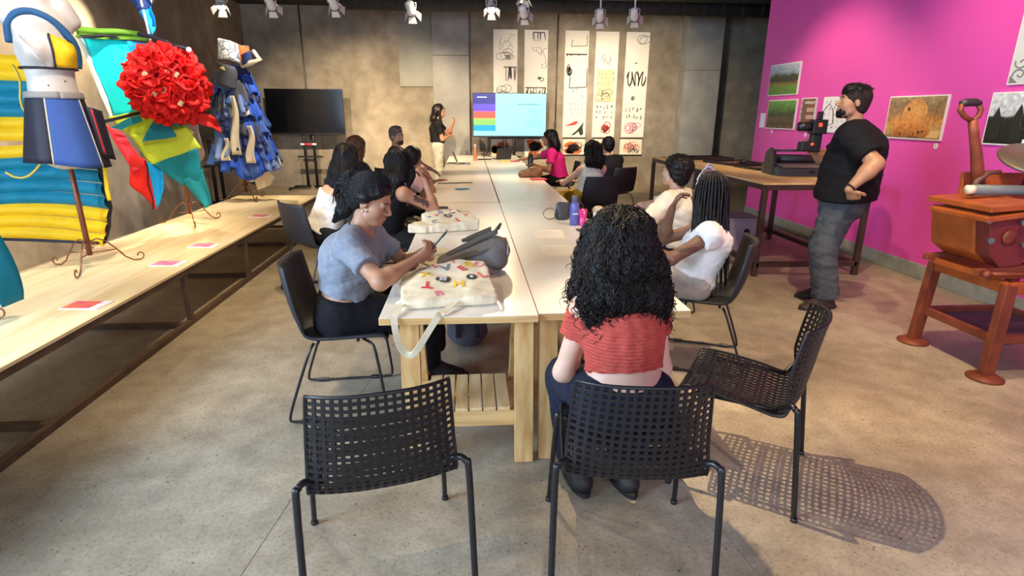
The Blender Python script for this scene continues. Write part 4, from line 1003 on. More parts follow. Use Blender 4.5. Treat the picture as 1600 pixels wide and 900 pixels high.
    if shoe is not None:
        for sd in 'LR':
            hip, kn, an, toe = P.leg[sd]; D = SDF(an-.3, an+.3, max(.006, h*.8)); D.lo[2] = max(-.004, D.lo[2])
            D = SDF((an[0]-.3, an[1]-.3, -.01), an+.3, max(.006, h*.8)); foot(P, D, an, toe, .012); D.cap(an, an+A((0, 0, .05)), .045*s, .046*s, .02)
            D.cut((0, 0, .0), (0, 0, -1)); D.cut(an+A((0, 0, .045)), (0, 0, 1)); V_, Q = D.mesh(); so = np_obj('shoe', relax(V_, Q, 1, .4), Q, shoe, root, base)
            c = an*A((1, 1, 0))+toe*.055*s; side = np.cross((0, 0, 1), toe)
            poly = [c+toe*.175*s*math.cos(a)*(1 if math.cos(a) > 0 else .95)+side*.054*s*math.sin(a) for a in [i*math.pi/10 for i in range(20)]]
            MB().prism([V((*p[:2], .0)) for p in poly], (0, 0, .001), (0, 0, .022)).build('sole', M('sole_dark', '#1d1b1c', .7), so, off=base)
    return P
def seat_cut(P, B, dz=0):
    if P.pelvis[2] > .8: return
    c = P.pelvis+P.f*.02; sl, G = B.grid((c[0]-.27, c[1]-.27, -1), (c[0]+.27, c[1]+.27, .60))
    if sl is None: return
    r = np.sqrt((G[0]-c[0])**2+(G[1]-c[1])**2); z0 = .464-dz
    w_ = np.clip((.27-r)/.05, 0, 1); B.F[sl] = np.maximum(B.F[sl], np.where(w_ > 0, (z0-G[2])*1.0-(1-w_)*.06, -1))
def torso(P, B, e, clip=None, k=.06, shoulders=True, g2=1., wext=0.):
    s, g = P.s, P.g*g2; f_ = P.female
    wd = [(.158, .108), (.122, .092), (.138, .104), (.128, .070)] if f_ else [(.155, .112), (.140, .105), (.162, .115), (.150, .078)]
    c = [P.pelvis-P.u*.02, P.waist, P.chest, P.nb-P.u*.05*s]
    for i in range(3):
        sd = P.l if i < 2 else P.sl
        gg = [g, g, .7*g+.3, .5*g+.5]
        B.loft(c[i], c[i+1], wd[i][0]*s*gg[i]+e+wext, wd[i][1]*s*gg[i]+e, wd[i+1][0]*s*gg[i+1]+e+wext, wd[i+1][1]*s*gg[i+1]+e, sd, k, 'add', clip)
    B.loft(c[0], c[0]-P.u*.05+P.f*.0, .16*s*g+e, .115*s*g+e, .13*s*g+e, .11*s*g+e, P.l, k, 'add', clip)
    if shoulders: 
        for sg in (-1, 1): B.cap(P.nb-P.u*.012*s+P.sl*sg*.03, P.nb-P.u*.045*s+P.sl*sg*P.sw*.92, .046*s+e*.7, .052*s+e*.8, .05, 'add', clip)
def foot(P, B, an, toe, e):
    s = P.s; side = np.cross((0, 0, 1), toe); gz = A((0, 0, 1.))
    zf = max(.03, an[2]-.055)
    heel = an-toe*.035*s-gz*(an[2]-zf-.005); ball = an+toe*.125*s; ball = A((ball[0], ball[1], zf-.005+.002)); tip = an+toe*.185*s; tip = A((tip[0], tip[1], zf-.012))
    B.cap(an, heel, .036*s+e, .034*s+e, .03); B.loft(heel, ball, .033*s+e, .032*s+e, .046*s+e, .026*s+e, side, .03); B.loft(ball, tip, .045*s+e, .025*s+e, .034*s+e, .018*s+e, side, .02)
    B.cap(an+toe*.02, ball, .036*s+e, .024*s+e, .03)
def hand(P, B, wv, d, pn, curl, sd):
    s = P.s*(.95 if P.female else 1.03); d = nz(d)
    if pn is None: pn = A((0, 0, -1.)) if abs(d[2]) < .8 else -P.f
    pn = A(pn)-d*(A(pn)@d); pn = nz(pn); sg = 1 if sd == 'L' else -1
    th = np.cross(pn, d)*sg*-1   # thumb side
    c0 = wv+d*.012*s; c1 = wv+d*.075*s
    B.loft(c0, c1, .027*s, .015*s, .037*s, .013*s, th, .015)
    bases = [(.029, .083, .072), (.010, .087, .080), (-.010, .084, .075), (-.028, .077, .060)]
    for i, (o, q, ln) in enumerate(bases):
        p = wv+(d*q+th*o)*s; dr = nz(d+th*o*1.2); L_ = ln*s/2.3
        r = (.0092 if i < 3 else .0082)*s; r = max(r, P.h*.95)
        for j, q2 in enumerate((.45, 1., 1.)):
            ang = curl*(.55, .9, .75)[j]*(1+.08*i); dr = nz(dr*math.cos(ang)+(pn*math.cos(0)-dr*(pn@dr))*math.sin(ang)) if j >= 0 else dr
            p2 = p+dr*L_*(1.05, .8, .65)[j]; B.cap(p, p2, r, r*.92, .006); p = p2; r *= .94
    p = wv+(d*.022+th*.022)*s; dr = nz(d*.62+th*.72+pn*.25)
    r = max(.0115*s, P.h*.95)
    for j, L_ in enumerate((.042, .032, .026)):
        p2 = p+dr*L_*s; B.cap(p, p2, r*(1.25 if j == 0 else 1), r, .01); p = p2; dr = nz(dr*math.cos(.35*curl+.1)+nz(d*.9-th*.35+pn*.5*curl)*math.sin(.35*curl+.25))
# ---------------------------------------------------------------- garments
def top(mname, m, hem=.12, sleeve=.55, e=.014, neck=.075, strapless=None, wrinkle=.004, name='t_shirt', wfreq=9, loose=0., neck_fwd=.02):
    """hem: fraction of the spine (0 pelvis, 1 neck) where it ends; sleeve in arm lengths (1 elbow, 2 wrist)"""
    def fn(P):
        T = SDF(P.lo, P.hi, P.h); sp = P.nb-P.pelvis; hp = P.pelvis+sp*hem; clip = [(hp, -P.u)]
        if strapless is not None: clip.append((P.pelvis+sp*strapless, P.u))
        torso(P, T, e, clip, .06, strapless is None and sleeve >= 0, 1+loose)
        if loose or hem < .3: T.loft(P.pelvis+sp*max(hem, .05), P.pelvis+sp*.5, (.15+loose*.1)*P.s*P.g+e, (.11+loose*.08)*P.s*P.g+e, .14*P.s*P.g+e, .11*P.s*P.g+e, P.l, .05, 'add', clip)
        if P.belly: T.ell(P.waist+P.f*.05, (P.belly+e, .12*P.s*P.g+e, .13*P.s+e), (P.f, P.l, A((0, 0, 1.))), .06, 'add', clip)
        if P.bust:
            for sg in (-1, 1): T.ell(P.chest+P.f*.085*P.s*P.g+P.l*sg*.065*P.s-P.u*.02, (P.bust+e, P.bust*1.05+e, P.bust*1.1+e), (P.f, P.l, A((0, 0, 1.))), .05, 'add', clip)
        if sleeve > 0 and strapless is None:
            ga = .82+.18*P.g if P.g < 1.2 else P.g*.9
            for sd in 'LR':
                a, el, wv = P.arm[sd][:3]; sg = 1 if sd == 'L' else -1; th = .88 if P.female else 1.
                r0 = .056*P.s*ga*th+e
                sc_ = a+(el-a)*min(.3, sleeve); sclip = [(sc_, nz(el-a))]
                T.cap(a-P.sl*sg*.04+P.u*.01, a, .056*P.s*th+e*1.1, r0+.002, .045, 'add', sclip)
                if sleeve <= 1:
                    c = a+(el-a)*sleeve; T.cap(a, el, .055*P.s*ga*th+e*1.1, .044*P.s*ga*th+e*1.5, .04, 'add', [(c, nz(el-a))])
                else:
                    c = el+(wv-el)*(sleeve-1); T.cap(a, el, .055*P.s*ga*th+e*1.1, .046*P.s*ga+e, .04); T.cap(el, wv, .046*P.s*ga+e, .034*P.s+e, .03, 'add', [(c, nz(wv-el))])
        if strapless is None:
            T.ell(P.nb+P.hf*neck_fwd+P.u*.035, (neck*1.0*P.s, neck*1.0*P.s, .055*P.s), (P.f, P.l, P.u), .01, 'sub')
        seat_cut(P, T, .001)
        if wrinkle: T.noise(wrinkle, wfreq, len(P.name)+hash_(P.name), (1, 1, 1.6))
        V_, Q = T.mesh(); P.top_o = np_obj(name, relax(V_, Q, 1, .3), Q, m, P.root, P.base)
    return fn
def hash_(t): return sum(ord(c)*(i+3) for i, c in enumerate(t)) % 9973
def trousers(m, e=.014, waist=.10, length=.93, wide=0., name='trousers', wrinkle=.004, skirt=False):
    def fn(P):
        T = SDF(P.lo, P.hi, P.h); sp = P.nb-P.pelvis; wp = P.pelvis+sp*waist; s, g = P.s, P.g
        cl = [(wp, P.u)]; standing = P.pelvis[2] > .8
        wd = (.16, .115)
        T.loft(P.pelvis-P.u*.05, P.waist, wd[0]*s*g+e, wd[1]*s*g+e, (.125 if P.female else .143)*s*g+e, (.095 if P.female else .108)*s*g+e, P.l, .06, 'add', cl)
        for sd in 'LR':
            hip, kn, an, toe = P.leg[sd]; c = kn+(an-kn)*length; lclip = cl if standing else None
            T.cap(hip, kn, .094*s*g**.8+e, .062*s+e+wide*.5, .055, 'add', lclip); T.cap(kn, kn+(an-kn)*min(1.1, length+.1), .062*s+e+wide*.5, .044*s+e+wide, .03, 'add', [(c, nz(an-kn))])
        if P.belly: T.ell(P.waist+P.f*.04, (P.belly*.8+e, .12*s*g+e, .13*s), (P.f, P.l, A((0, 0, 1.))), .05, 'add', cl)
        if wrinkle: T.noise(wrinkle, 8, hash_(P.name)+5, (1, 1, 1.5))
        seat_cut(P, T, .003)
        V_, Q = T.mesh(); np_obj(name, relax(V_, Q, 1, .3), Q, m, P.root, P.base)
    return fn
# ---------------------------------------------------------------- faces and hair
def face_bits(P, lids=False, brow=BROW):
    for sg in (-1, 1):
        if not lids:
            ex = MB(); c = P.hp(.0772, sg*.031, .000); ex.ell(c, tuple(x*P.hs for x in (.0128, .0135, .0085)), 12, 8, Matrix((P.hf, P.hl, P.hu)).transposed()); eo = ex.build('eye', EYEW, P.root, True, off=P.base)
            MB().ell(P.hp(.0853, sg*.0305, .000), tuple(x*P.hs for x in (.0052, .0062, .0068)), 10, 8, Matrix((P.hf, P.hl, P.hu)).transposed()).build('iris', EYED, eo, True, off=P.base)
        else:
            MB().tube([P.hp(.086, sg*.016, -.006), P.hp(.0925, sg*.031, -.0095), P.hp(.083, sg*.048, -.005)], [.0008, .0019, .001], 6).build('eyelash', BROW, P.root, True, off=P.base)
        MB().tube([P.hp(.096, sg*.014, .022), P.hp(.0945, sg*.030, .027), P.hp(.080, sg*.050, .021)], [.003, .0036, .0016], 6).build('eyebrow', brow, P.root, True, off=P.base)
def hair_obj(P, S, m, name='hair', it=1):
    V_, Q = S.mesh(); V_ = relax(V_, Q, it, .35); return np_obj(name, V_, Q, m, P.root, P.base), V_, Q
def cap_hair(P, S, e=.014, line=-.024, slope=.9, k=.02, back=0.):
    n = nz(P.hf-P.hu*slope); L_ = math.sqrt(1+slope*slope)
    c = P.head+n*(-line/L_)*P.hs
    S.ell(P.hp(-.014-e*.75, 0, .032+e*.35), (A((.098, .078, .088))+A((e, e*.8+.003, e*.75)))*P.hs, (P.hf, P.hl, P.hu), k, 'add', [(c, n)])
    S.ell(P.hp(-.045, 0, -.02), (A((.062, .066, .075))+e)*P.hs, (P.hf, P.hl, P.hu), k, 'add', [(c, n)])
def normals(V_, Q):
    n = np.cross(V_[Q[:, 2]]-V_[Q[:, 0]], V_[Q[:, 3]]-V_[Q[:, 1]]); N = np.zeros_like(V_)
    for k in range(4):
        for q in range(3): N[:, q] += np.bincount(Q[:, k], n[:, q], len(V_))
    return N/(np.linalg.norm(N, axis=1)[:, None]+1e-12)
def curls(P, V_, Q, m, n, rad, tube, length, seed=1, parent=None, grav=1., name='curls', zmin=None, zmax=None):
    rng = np.random.RandomState(seed); N = normals(V_, Q); idx = rng.choice(len(V_), n, replace=len(V_) < n); mb = MB()
    for i in idx:
        p, nn = V_[i], N[i]
        if p[2] < (zmin if zmin is not None else -1) or p[2] > (zmax if zmax is not None else 9): continue
        d = nz(A((0, 0, -grav))+rng.normal(size=3)*.18+nn*.1); d = nz(d-nn*min(0, 0)); 
        d = nz(d-nn*(d@nn)*.85) if abs(d@nn) < .97 else d
        sd = np.cross(d, nn); sd = nz(sd); bn = np.cross(sd, d); Ln = length*rng.uniform(.6, 1.3); R = rad*rng.uniform(.6, 1.25); turns = Ln/(R*rng.uniform(3.2, 4.4)); ph = rng.uniform(0, 6.28); M_ = max(10, int(turns*11)); pts = []
        hand_ = rng.choice((-1, 1))
        for k in range(M_+1):
            t = k/M_; a = ph+hand_*t*turns*6.28; r = R*(.5+.5*min(1, t*3)); pts.append(V(p+nn*R*.25+d*Ln*t+(sd*math.cos(a)+bn*math.sin(a))*r+A((0, 0, -1))*.03*t*t*Ln/.1*.3))
        mb.tube(pts, [tube*(1-.45*k/M_) for k in range(M_+1)], 4, False)
    return mb.build(name, m, parent or P.root, True, off=P.base)

def strands(P, S, m, n, flow, length, r, seed=1, parent=None, steps=12, lift=.0, name='hair_strands', wave=.0, start=None):
    """locks traced over the hair surface; flow(p)->direction"""
    rng = np.random.RandomState(seed); V_, Q = S.mesh()
    V0 = V_ if start is None else V_[start(V_)]
    n = min(n, len(V0)*2)
    p = V0[rng.choice(len(V0), n, replace=len(V0) < n)].copy(); Ln = length*rng.uniform(.6, 1.25, n); G = np.gradient(S.F.astype(np.float32), S.h)
    paths = [p.copy()]; ph = rng.uniform(0, 6.28, n); lf = lift+rng.uniform(-.001, .003, n)
    for k in range(steps):
        I = np.clip(np.round((p-S.lo)/S.h).astype(int), 1, S.n-2); g = np.stack([q[I[:, 0], I[:, 1], I[:, 2]] for q in G], 1); g /= np.linalg.norm(g, axis=1)[:, None]+1e-9
        d = flow(p); d = d-g*(d*g).sum(1)[:, None]; nd = np.linalg.norm(d, axis=1)[:, None]; d = d/(nd+1e-6); d[nd[:, 0] < .05] = A((0, 0, -1))
        sdv = np.cross(d, g); p = p+d*(Ln/steps)[:, None]+sdv*(wave*np.cos(ph+k*1.3))[:, None]
        I = np.clip(np.round((p-S.lo)/S.h).astype(int), 1, S.n-2); f = S.F[I[:, 0], I[:, 1], I[:, 2]]; f = np.where(f > .5, 0, f)
        p = p-g*np.clip(f-lf, -.012, .012)[:, None]; paths.append(p.copy())
    mb = MB(); L_ = len(paths)
    for i in range(n): mb.tube([V(q[i]) for q in paths], [r*(.5+.9*math.sin(math.pi*(.12+.86*k/(L_-1)))) for k in range(L_)], 4, False)
    return mb.build(name, m, parent or P.root, True, off=P.base)
DOWN = lambda p: np.tile(A((0, 0, -1.)), (len(p), 1))
# ---------------------------------------------------------------- the people
UPZ = A((0, 0, 1.))
def nz_rows(v): return v/(np.linalg.norm(v, axis=1)[:, None]+1e-9)
def fabric(name, c, var=.12, sc=40, bump=.15, rough=.85): return mat(name, c, rough, var, sc, bump, sc*3, spec=.2)
F_GREY = fabric('tee_grey', '#7c818c'); F_BLACK = fabric('cloth_black', '#141318', .2); F_BLACK2 = fabric('cloth_charcoal', '#232227', .2); F_WHITE = fabric('cloth_white', '#e6e2dd', .04); F_CREAM = fabric('cloth_cream', '#ddd4c0', .05)
F_RED = fabric('cloth_coral', '#b04a40', .12); F_NAVY = fabric('denim_navy', '#1d2233', .25, 60); F_PINK = fabric('tee_hot_pink', '#ee2f86', .06); F_PALE = fabric('cloth_pale_pink', '#dcb9b4', .06); F_MUST = fabric('cloth_mustard', '#b08a2c', .15, 20); F_JEANG = fabric('denim_grey', '#4c5059', .25, 12); F_WASH = fabric('denim_washed', '#aba79b', .25, 9)
SHOE_B = mat('shoe_brown', '#3a2a22', .6, .2, 20); SHOE_D = mat('shoe_dark', '#1e1c1e', .6, .1, 20); SHOE_W = mat('shoe_white', '#c9c5bf', .6, .05, 20)

# --- woman in the grey tee with a phone
P = build_person('grey', 'woman in a grey cropped tee and black trousers looking down at a phone', (-.67, 2.97, .556), (-.485, 2.90, 1.145), -6, -14, 24, 3, h=.0055, skin='mid', g=1.18, bust=.058,
    arms={'R': ((-.275, 2.765, .865), (-.2, -1, -.4), (-.1, .8, .55), 1.0, (.72, .35, .42)), 'L': ((-.265, 2.945, .85), (.25, .8, -.8), (-.1, -.8, .5), 1.0, (.75, -.3, .42))},
    legs={'R': ((-.28, 3.02, .085), (.6, 0, 1), (1, 0, 0)), 'L': ((-.25, 3.22, .085), (.6, .2, 1), (1, .1, 0))},
    tops=[top('g', F_GREY, .30, .62, .016, .078, wrinkle=.006, name='crop_tee', wfreq=8)], bottoms=[trousers(F_BLACK, .02, .17, .72, .035)], shoe=SHOE_D)
face_bits(P, lids=True)
S = SDF(P.head-.28, P.head+.2, .005); cap_hair(P, S, .012, -.006, .85)
n = nz(P.hf-P.hu*.6)
S.ell(P.hp(.012, 0, .092), A((.066, .066, .032))*P.hs, (P.hf, P.hl, P.hu), .03)
for sg in (-1, 1): S.cap(P.hp(.045, sg*.062, .066), P.hp(-.012, sg*.084, .022), .016, .016, .02); S.cap(P.hp(-.012, sg*.084, .022), P.hp(-.10, sg*.05, .0), .018, .026, .02)
S.ell(P.hp(-.135, 0, .03), A((.048, .058, .068))*P.hs, (P.hf, P.hl, P.hu), .02)
S.cap(P.hp(-.13, .0, -.02), P.hp(-.12, -.02, -.12), .035, .03, .03); S.cap(P.hp(-.12, -.02, -.12), P.hp(-.15, -.01, -.2), .03, .012, .03)
S.noise(.003, 16, 4, (1, 1, .5)); ho, hv, hq = hair_obj(P, S, HBLK)
bun_ = P.hp(-.14, 0, .02); strands(P, S, HBLK, 1500, lambda p: nz_rows(bun_-p), .10, .0011, 3, ho, 10, .0006, wave=.0006)
mb = MB(); rng = np.random.RandomState(5)
for k in range(60):
    a = rng.uniform(-1.2, 1.2); p0 = P.hp(-.09, .05*math.sin(a), .07*math.cos(a)-.01); p1 = P.hp(-.17+rng.uniform(-.01, .02), .06*math.sin(a)+rng.uniform(-.02, .02), .05*math.cos(a)); p2 = P.hp(-.155+rng.uniform(-.03, .03), .03*rng.normal(), -.07-rng.uniform(0, .06))
    mb.tube([V(p0), V((p0+p1)/2+P.hu*.02), V(p1), V((p1+p2)/2-P.hf*.012), V(p2)], [.002, .0036, .0036, .003, .0006], 5)
mb.build('loose_strands', HBLK, ho, True, off=P.base)
MB().lathe([(.002, .006), (.008, .004), (.009, -.004), (.004, -.008)], V(P.hp(.002, -.084, -.046)), 10).build('earring', M('earring_pearl', '#e0c088', .25, metal=.5), P.root, True, off=P.base)
GREY_HEAD = P
# --- phone in her hands
R = Matrix(((.55, .83, 0), (-.35, .23, .91), (.76, -.5, .42))).transposed()
def phone(name, label, loc, ax, scr, body, case=None):
    t = thing(name, label, 'phone', loc); x, y = V(ax[0]).normalized(), V(ax[1]).normalized(); z = x.cross(y).normalized(); y = z.cross(x); Rm = Matrix((x, y, z)).transposed()
    MB().box((0, 0, 0), (.15, .073, .009), Rm).build('casing', body, t, bev=.003)
    MB().box(z*.0049, (.14, .067, .0008), Rm).build('screen', scr, t)
    MB().box(Rm @ V((.05, .018, -.0055)), (.03, .025, .003), Rm).build('camera_bump', M('phone_lens', '#0c0d10', .2), t)
phone('mobile_phone', 'dark phone held up in both hands by the woman in grey', (-.165, 2.857, .935), ((.62, .0, .72), (.1, 1, 0)), M('phone_screen_lit', '#1c2420', .15, emit='#7d8a56', estr=.35), M('phone_dark', '#1b1b1f', .3))

# --- woman in the strapless white top
P = build_person('strapless', 'woman with long black hair in a strapless white top seen from behind', (-1.31, 5.13, .556), (-1.06, 5.20, 1.175), 46, 62, 8, 0, h=.008, skin='light', s=1.0,
    arms={'R': ((-.96, 5.42, .70), (.6, -.6, -.6), (0, 0, -1), .4), 'L': ((-1.16, 5.52, .70), (-.6, .1, -.8), (0, 0, -1), .4)},
    tops=[top('w', F_WHITE, .02, -1, .014, strapless=.66, wrinkle=.004, name='strapless_top')], bottoms=[trousers(F_BLACK2, .014, .05, .95)], shoe=SHOE_W)
face_bits(P)
S = SDF(P.head-.42, P.head+.22, .007); cap_hair(P, S, .016)
S.loft(P.hp(-.075, 0, .0), P.hp(-.10, .0, -.12), .085, .05, .115, .055, P.hl, .04); S.loft(P.hp(-.10, .0, -.12), P.nb-P.f*.12-UPZ*.07+P.l*.06, .115, .05, .115, .03, P.l, .04)
for sg in (-1, 1): S.cap(P.hp(-.02, sg*.08, .0), P.hp(-.06, sg*.105, -.14), .028, .03, .04)
S.noise(.010, 9, 3, (1, 1, .6)); ho, hv, hq = hair_obj(P, S, HBLK); strands(P, S, HBLK, 900, DOWN, .18, .0017, 3, ho, 11, .0008, wave=.0025)

# --- woman with the tattooed arm, head on her hands
P = build_person('tattoo', 'woman with black hair and a tattooed upper arm resting her head on her hands', (-.74, 4.95, .556), (-.565, 4.88, 1.15), 35, 62, 12, -6, h=.007, skin='mid', s=1.0, shoulders=25,
    arms={'R': ((-.365, 4.835, 1.02), (.35, -.35, -1), (-.9, .3, 0), .7, (-.35, .12, .9)), 'L': ((-.335, 4.97, 1.02), (.5, .2, -1), (-.9, -.3, 0), .7, (-.4, -.1, .9))},
    legs={'R': ((-.52, 4.86, .085), (.4, .1, 1)), 'L': ((-.54, 5.12, .085), (.4, .3, 1))},
    tops=[top('t', F_BLACK, .02, .0, .012, .10, wrinkle=.003, name='tank_top')], bottoms=[trousers(F_BLACK2, .014, .05, .95)], shoe=SHOE_D)
face_bits(P)
S = SDF(P.head-.45, P.head+.22, .007); cap_hair(P, S, .018, -.045)
S.loft(P.hp(-.06, 0, .03), P.hp(-.10, .0, -.12), .085, .06, .105, .07, P.hl, .04); S.loft(P.hp(-.10, .0, -.12), P.nb-P.f*.115-UPZ*.10+P.l*.03, .105, .055, .10, .03, P.l, .04)
for sg in (-1, 1): S.cap(P.hp(.03, sg*.075, .03), P.hp(-.0, sg*.095, -.10), .026, .032, .04); S.cap(P.hp(-.0, sg*.095, -.10), P.hp(-.04, sg*.10, -.19), .032, .016, .04)
S.noise(.006, 12, 8, (1, 1, .4)); ho, hv, hq = hair_obj(P, S, HBLK); strands(P, S, HBLK, 900, DOWN, .18, .0016, 3, ho, 11, .0008, wave=.0015)
a, e_ = P.arm['R'][0], P.arm['R'][1]; ax_ = nz(e_-a); out = nz(A((.15, -1, .35))-ax_*(A((.15, -1, .35))@ax_)); sd_ = np.cross(ax_, out); mb = MB(); rng = np.random.RandomState(2)
for k in range(11):
    t0 = .28+.045*k; phi = rng.uniform(-.45, .45); pts = []
    for j in range(9):
        tt = t0+.035*math.sin(j*1.1+k); ph = phi+.5*math.cos(j*.8+k*1.7); r = .0485-(.0485-.0375)*tt+.0012; pts.append(V(a+(e_-a)*tt+(out*math.cos(ph)+sd_*math.sin(ph))*r))
    mb.tube(pts, .0024, 5)
mb.build('tattoo', M('tattoo_ink', '#2b2a33', .7), P.root, True, off=P.base)

# --- person in the pale pink shirt, mostly hidden
P = build_person('palepink', 'person in pale pink leaning an elbow on the table, hidden behind the tattooed woman', (-.80, 6.5, .556), (-.60, 6.42, 1.09), 15, 60, 10, 0, h=.01, skin='mid',
    arms={'R': ((-.45, 6.36, .93), (.8, .1, -1), (-.9, .2, 0), .7, (-.5, .1, .8)), 'L': ((-.40, 6.72, .80), (.2, .8, -.6), (0, 0, -1), .4)},
    tops=[top('p', F_PALE, .0, .7, .015, .075)], bottoms=[trousers(F_BLACK, .014, .04, .95)], shoe=SHOE_D)
face_bits(P); S = SDF(P.head-.25, P.head+.2, .009); cap_hair(P, S, .016); S.noise(.006, 14, 8); hair_obj(P, S, HBLK)

# --- woman with light brown hair
P = build_person('brown', 'woman with light brown hair in black seen from behind, beyond the strapless white top', (-1.36, 6.72, .556), (-1.255, 6.74, 1.185), 40, 48, 4, 0, h=.01, skin='light',
    arms={'R': ((-.86, 6.75, .78), (0, -1, -.5), (0, 0, -1), .4), 'L': ((-1.1, 7.1, .7), (-.3, .6, -.8), (0, 0, -1), .4)}, tops=[top('b', F_BLACK, .0, .7, .016, .075)], bottoms=[trousers(F_BLACK2, .014, .04, .95)], shoe=SHOE_D)
face_bits(P); S = SDF(P.head-.36, P.head+.22, .008); cap_hair(P, S, .016); S.loft(P.hp(-.07, 0, .0), P.hp(-.10, .0, -.20), .085, .05, .10, .04, P.hl, .04)
for sg in (-1, 1): S.cap(P.hp(-.01, sg*.082, .01), P.hp(-.03, sg*.09, -.16), .024, .026, .04)
S.noise(.004, 12, 8, (1, 1, .4)); ho, hv, hq = hair_obj(P, S, HBRN); strands(P, S, HBRN, 400, DOWN, .18, .002, 3, ho, 10, .0008, wave=.0015)

# --- grey-haired bearded man in black
P = build_person('greyman', 'grey-haired bearded man in a black shirt turning his head towards the camera', (-1.02, 8.32, .556), (-.985, 8.22, 1.265), 0, -38, 8, 10, h=.008, skin='light', female=False, s=1.0,
    arms={'R': ((-.62, 8.08, .73), (.1, -.5, -.8), (0, 0, -1), .45), 'L': ((-.55, 8.5, .78), (.1, .5, -.8), (0, 0, -1), .45)}, tops=[top('m', F_BLACK, -.05, .85, .016, .08, name='shirt')], bottoms=[trousers(F_BLACK, .014, .06, .95)], shoe=SHOE_D)
face_bits(P); S = SDF(P.head-.2, P.head+.2, .006); cap_hair(P, S, .007, -.045, .7); S.ell(P.hp(.03, 0, .105), A((.06, .05, .024))*P.hs, (P.hf, P.hl, P.hu), .02); S.noise(.003, 30, 8); hair_obj(P, S, HGRY)
S = SDF(P.head-.2, P.head+.2, .006); S.ell(P.hp(.04, 0, -.075), A((.061, .058, .052))*P.hs, (P.hf, P.hl, P.hu), .02, 'add', [(P.hp(0, 0, -.052), P.hu), (P.hp(.015, 0, 0), -P.hf)]); S.ell(P.hp(.07, 0, -.098), A((.029, .032, .026))*P.hs, (P.hf, P.hl, P.hu), .02); S.noise(.002, 40, 3); hair_obj(P, S, hair_mat('beard_grey', '#5d4c42', '#2f2520', (60, 60, 60), .8), 'beard')

# --- presenter, standing
P = build_person('presenter', 'standing woman with long dark wavy hair, black tee and washed jeans, one hand raised', (-.60, 11.55, .95), (-.545, 11.55, 1.60), 5, 2, 0, 0, h=.008, skin='mid', s=1.02,
    arms={'R': ((-.37, 11.60, 1.13), (-.3, -.8, -1), (0, .3, 1), .5, (.4, .8, .1)), 'L': ((-.295, 11.62, 1.36), (-.1, .5, -1), (-.8, -.4, .1), .9, (.35, -.1, .9))},
    legs={'R': ((-.62, 11.45, .085), (1, 0, .2)), 'L': ((-.55, 11.68, .085), (1, 0, .2))},
    tops=[top('k', F_BLACK, .18, .62, .017, .075)], bottoms=[trousers(F_WASH, .016, .25, .95, .02)], shoe=SHOE_W)
face_bits(P); S = SDF(P.head-.42, P.head+.22, .007); cap_hair(P, S, .018, -.03)
S.loft(P.hp(-.075, 0, .03), P.hp(-.115, .0, -.14), .085, .055, .11, .065, P.hl, .04); S.loft(P.hp(-.115, .0, -.14), P.hp(-.10, 0, -.25), .11, .055, .08, .035, P.hl, .04); S.cap(P.hp(.0, -.085, .02), P.hp(.01, -.10, -.18), .025, .028, .03)
S.noise(.011, 10, 3, (1, 1, .6)); ho, hv, hq = hair_obj(P, S, HDRK); curls(P, hv, hq, HDRK, 90, .013, .004, .08, 4, ho)

# --- woman in the hot pink tee
P = build_person('hotpink', 'woman in a bright pink tee with long dark hair reaching across the far table', (1.46, 9.2, .556), (1.265, 9.19, 1.195), 172, 165, 4, 0, h=.008, skin='tan',
    arms={'L': ((1.03, 9.02, .785), (.4, -.8, -.9), (0, 0, -1), .45), 'R': ((.78, 9.66, .81), (.1, .5, -1), (0, 0, -1), .4, (-.9, .3, -.1))},
    tops=[top('h', F_PINK, -.05, .62, .017, .075)], bottoms=[trousers(F_BLACK, .014, .04, .95)], shoe=SHOE_D)
face_bits(P); S = SDF(P.head-.42, P.head+.22, .007); cap_hair(P, S, .018, -.03)
S.loft(P.hp(-.075, 0, .03), P.hp(-.12, .0, -.12), .085, .055, .115, .065, P.hl, .04); S.loft(P.hp(-.12, .0, -.12), P.hp(-.12, 0, -.21), .115, .055, .08, .035, P.hl, .04); S.cap(P.hp(.0, .085, .02), P.hp(-.02, .10, -.16), .022, .026, .03)
S.noise(.009, 10, 6, (1, 1, .6)); ho, hv, hq = hair_obj(P, S, HDRK); curls(P, hv, hq, HDRK, 70, .012, .004, .07, 4, ho)
mb = MB()
for sg in (-1, 1): mb.ribbon([V(P.nb+P.f*.05+P.l*sg*.06+UPZ*.0), V(P.chest+P.f*.14+P.l*sg*.035), V(P.chest+P.f*.165-UPZ*.12)], .012, V(P.f), .003)
mb.build('lanyard', M('lanyard_cream', '#e2d3b0', .7), P.root, off=P.base)

# --- woman in the cream top with curly hair
P = build_person('cream', 'woman with dark curly hair in sleeveless cream top and mustard trousers from behind', (1.50, 7.2, .556), (1.545, 7.28, 1.105), 112, 108, 4, 0, h=.008, skin='light', s=.97,
    arms={'L': ((1.22, 7.5, .72), (-.9, -.2, -.7), (0, 0, -1), .5), 'R': ((1.45, 7.62, .70), (.6, .1, -.8), (0, 0, -1), .5)},
    legs={'L': ((1.20, 7.6, .085), (-.6, .5, 1)), 'R': ((1.45, 7.7, .085), (0, .6, 1))},
    tops=[top('c', F_CREAM, -.02, 0, .013, .085, name='sleeveless_top')], bottoms=[trousers(F_MUST, .03, .03, .95, .04)], shoe=SHOE_W)
face_bits(P); S = SDF(P.head-.38, P.head+.24, .007); cap_hair(P, S, .028, -.02)
S.loft(P.hp(-.07, 0, .04), P.hp(-.10, .0, -.12), .10, .07, .125, .075, P.hl, .04); S.loft(P.hp(-.10, .0, -.12), P.hp(-.09, 0, -.21), .125, .06, .10, .045, P.hl, .04)
